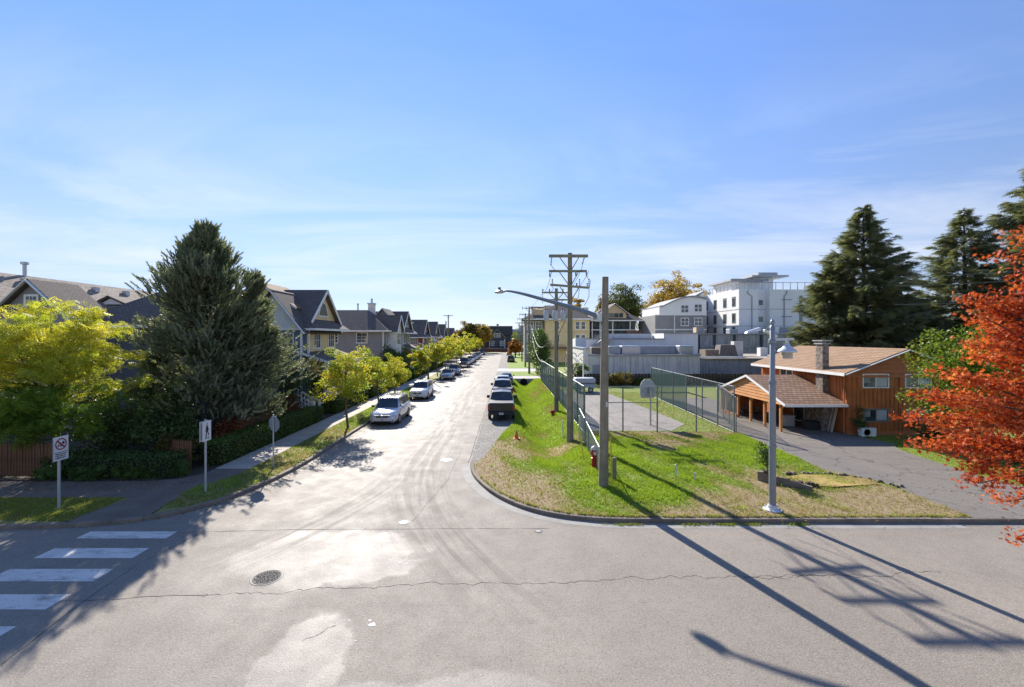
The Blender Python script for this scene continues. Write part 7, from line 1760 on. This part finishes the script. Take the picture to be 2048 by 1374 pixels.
SH = [((-19.0, 21.6), 2.1, 3.6, 2.0, f_dark, 'dark dense shrub below the left side of the pine'), ((-16.4, 21.9), 1.8, 2.7, 1.5, f_dark, 'dark shrub behind the crosswalk sign'), ((-17.8, 23.0), 1.8, 4.4, 1.6, f_dark, 'tall dark shrub between the feathery tree and the pine'), ((-14.9, 23.6), .9, 2.0, 1.4, f_russet, 'reddish shrub under the pine behind the hedge'), ((-15.4, 30.8), 1.1, 2.2, 1.6, f_russet, 'russet shrub beside the first white stair railing'), ((-15.6, 20.8), 1.3, 1.7, .6, leafmat('leaf_olive', [(.06, .06, .015), (.12, .11, .03), (.20, .16, .05)], .3), 'olive shrub spilling over the brown picket fence'), ((-15.9, 33.0), 1.5, 5.2, 1.8, f_dark, 'tall dark evergreen in front of the yellow townhouse'), ((-15.6, 36.6), 1.3, 4.6, 1.4, f_dark, 'dark evergreen behind the nearest golden street tree'), ((-15.7, 48.5), 1.6, 4.2, 2.4, f_green, 'green garden tree behind the white crossover'), ((-15.9, 61), 1.9, 5.0, 2.8, f_dark, 'dark green garden tree behind the slim lamp post'), ((-15.8, 67.5), 1.8, 4.6, 2.4, f_green, 'round green garden tree past the slim lamp post'), ((-15.8, 84), 2.0, 5.2, 4.0, f_green, 'green garden tree below the red townhouse'), ((-20.5, 23.6), 2.4, 3.2, 1.6, f_hedge, 'green shrub behind the feathery yellow tree'), ((-24.5, 22.5), 2.6, 4.4, 1.8, f_hedge, 'green shrub at the far left edge behind the fence')]
for i, ((x, y), rx, h, ry, mt, lb) in enumerate(SH):
    big = y > 40; broadleaf('garden_shrub', lb, (x, y, .1), h * .3, (x, y, h * .54), (rx, ry, h * .5), 60, 75, (.09, .17) if not big else (.16, .28), mt, 100 + i, .06, None, .4, .3, 'shrubs in the left gardens', 'shrub')
# ferny ground plants by the crosswalk corner
for i, (x, y, lb) in enumerate(((-17.9, 18.95, 'low ferny plant in front of the left picket fence'), (-19.6, 19.0, 'wide ferny plant at the left end of the fence'), (-14.6, 19.6, 'low bright green ground plant beside the brown picket fence'), (-16.2, 19.2, 'drooping green shrub over the pavement corner'))):
    broadleaf('fern', lb, (x, y, .12), .15, (x, y + .15, .36), (.85, .42, .36), 24, 40, (.16, .3), f_ivy if i != 3 else f_hedge, 130 + i, .03, tmpl_frond(4), .8, .4, 'ferny plants by the pavement corner', 'plant')
# picket fences
m_picket = M('picket_brown', (.16, .075, .035), .85, .25, 2, .15, 18)
def picket(label, x0, y0, x1, y1, h, n):
    t = thing('picket_fence', label, 'fence', (x0, y0, .1)); u = Vector((x1 - x0, y1 - y0, 0)).normalized(); ang = math.atan2(u.y, u.x); st_ = math.hypot(x1 - x0, y1 - y0) / n
    p = MB().hexa([(-.05, -.012, 0), (.05, -.012, 0), (.05, .012, 0), (-.05, .012, 0)], [(-.05, -.012, h - .05), (.05, -.012, h - .05), (.05, .012, h - .05), (-.05, .012, h - .05)]).add([(-.05, -.012, h - .05), (.05, -.012, h - .05), (.05, .012, h - .05), (-.05, .012, h - .05), (0, -.012, h), (0, .012, h)], [(0, 1, 4), (3, 5, 2), (1, 2, 5, 4), (0, 4, 5, 3)])
    p0 = p.build('picket', m_picket, t); p0.data.transform(Matrix.Translation(org(t)))
    p0.location = (0, 0, .05); p0.rotation_euler = (0, 0, ang)
    for i in range(1, n + 1): inst('picket', p0.data, t, (x0 + u.x * st_ * i, y0 + u.y * st_ * i, .15 + rg.uniform(-.01, .01)), (0, rg.uniform(-.02, .02), ang))
    MB().beam((x0, y0 + .04, .4), (x1, y1 + .04, .4), .03, .08).beam((x0, y0 + .04, h - .25), (x1, y1 + .04, h - .25), .03, .08).build('rail', m_picket, t)
picket('brown picket fence under the feathery tree at the left edge', -24.0, 19.5, -19.4, 19.35, 1.45, 34)
picket('brown picket fence panel behind the pedestrian sign', -16.1, 20.72, -14.45, 20.3, 1.35, 13)
picket('short brown picket fence behind the hedge by the stop sign', -15.0, 24.2, -14.75, 28, 1.5, 24)

# right side: cedar row, weeds below the warehouse, small plants
for i, (x, y, r_, h, lb) in enumerate(((5.1, 63.8, 1.25, 7.6, 'nearest tall ivy-green cedar of the row past the green fence'), (5.1, 66.5, 1.2, 7.3, 'second tall green cedar of the row'), (5.0, 72.5, 1.3, 7.5, 'third tall green cedar of the row, past the driveway'), (5.0, 76, 1.3, 7.2, 'last tall green cedar of the row'))):
    broadleaf('cedar_tree', lb, (x, y, .06), 1.2, (x, y, .6 + h * .5), (r_, r_, h * .5), 90, 60, (.14, .26), f_ivy, 140 + i, .09, None, .3, .26, 'row of tall green cedars beside the right verge', shell=.4)
for i, (x, y, r_, h, mt, lb) in enumerate(((13.8, 56.3, 2.6, 1.9, f_autumn, 'rusty bramble bush against the dark board fence'), (17.4, 56.5, 1.6, 1.2, f_green, 'green weeds right of the rusty bramble bush'), (9.6, 58.6, 1.6, 3.4, f_lime, 'light green shrub beside the white tubular frame'))):
    broadleaf('bramble_bush', lb, (x, y, .06), .3, (x, y, h * .5), (r_, .8, h * .5), 40, 50, (.14, .26), mt, 150 + i, .05, None, .4, .3, None, 'shrub')
# far trees
FT = [(-14.5, 172, 12.5, 5.2, f_autumn, 'tall olive and brown tree above the far end of the street'), (-20.5, 176, 8.8, 4.6, f_orange, 'round orange-red tree just below the tall olive one'), (-9.5, 182, 12.0, 4.0, f_gold, 'thin pale golden tree right of the tall olive one'), (-13.0, 196, 7.5, 4.0, f_gold, 'pale yellow tree beside the small white building'), (2.6, 138, 4.6, 2.3, f_orange, 'orange street tree on the far right verge'), (3.2, 165, 5.2, 3.0, f_orange, 'farther orange street tree before the end house'), (24.0, 152, 21.0, 4.0, f_gold, 'golden tree rising behind the yellow apartment block'), (39.5, 150, 25.0, 8.0, f_green, 'tall green tree behind the dark blue building'), (32.5, 150, 20.0, 4.0, f_autumn, 'thin brown-green tree left of the tall green one'), (48.5, 132, 25.0, 7.5, f_gold, 'broad golden tree behind the arched building'), (57, 136, 23.0, 5.0, f_gold, 'golden tree between the arched building and the white hotel'), (43.0, 128, 15.5, 4.0, f_gold, 'low golden tree at the left side of the arched building'), (-24, 150, 9.0, 4.0, f_autumn, 'brown tree behind the last grey townhouse')]
for i, (x, y, h, r_, mt, lb) in enumerate(FT):
    broadleaf('distant_tree', lb, (x, y, 0), h * .35, (x, y, h * .62), (r_, r_, h * .38), int(60 + 14 * r_), int(50 + 8 * r_), (.35, .7), mt, 170 + i, .22, None, .4, .24, 'trees far down the street and behind the buildings')
# distant wood on the horizon: one mass
rs = np.random.RandomState(77); n = 14000; a = rs.uniform(-1.15, 1.15, n); D = rs.uniform(330, 520, n)
hh_ = (7 + 5 * vnoise(a * 300, a * 0, .11, 5)) * rs.uniform(0, 1, n) ** .6
P = np.column_stack([D * np.sin(a), D * np.cos(a), hh_]); X, Y, Z = frames(rs, n, .3); V, F, k = scatter(tmpl_rhomb(), P, X, Y, Z, rs.uniform(2.5, 5.5, n))
tag(npmesh('far_wood', V, F, f_green, None, np.repeat(rs.uniform(0, 1, n), k), False, 'stuff'), 'distant band of trees along the horizon', 'trees')
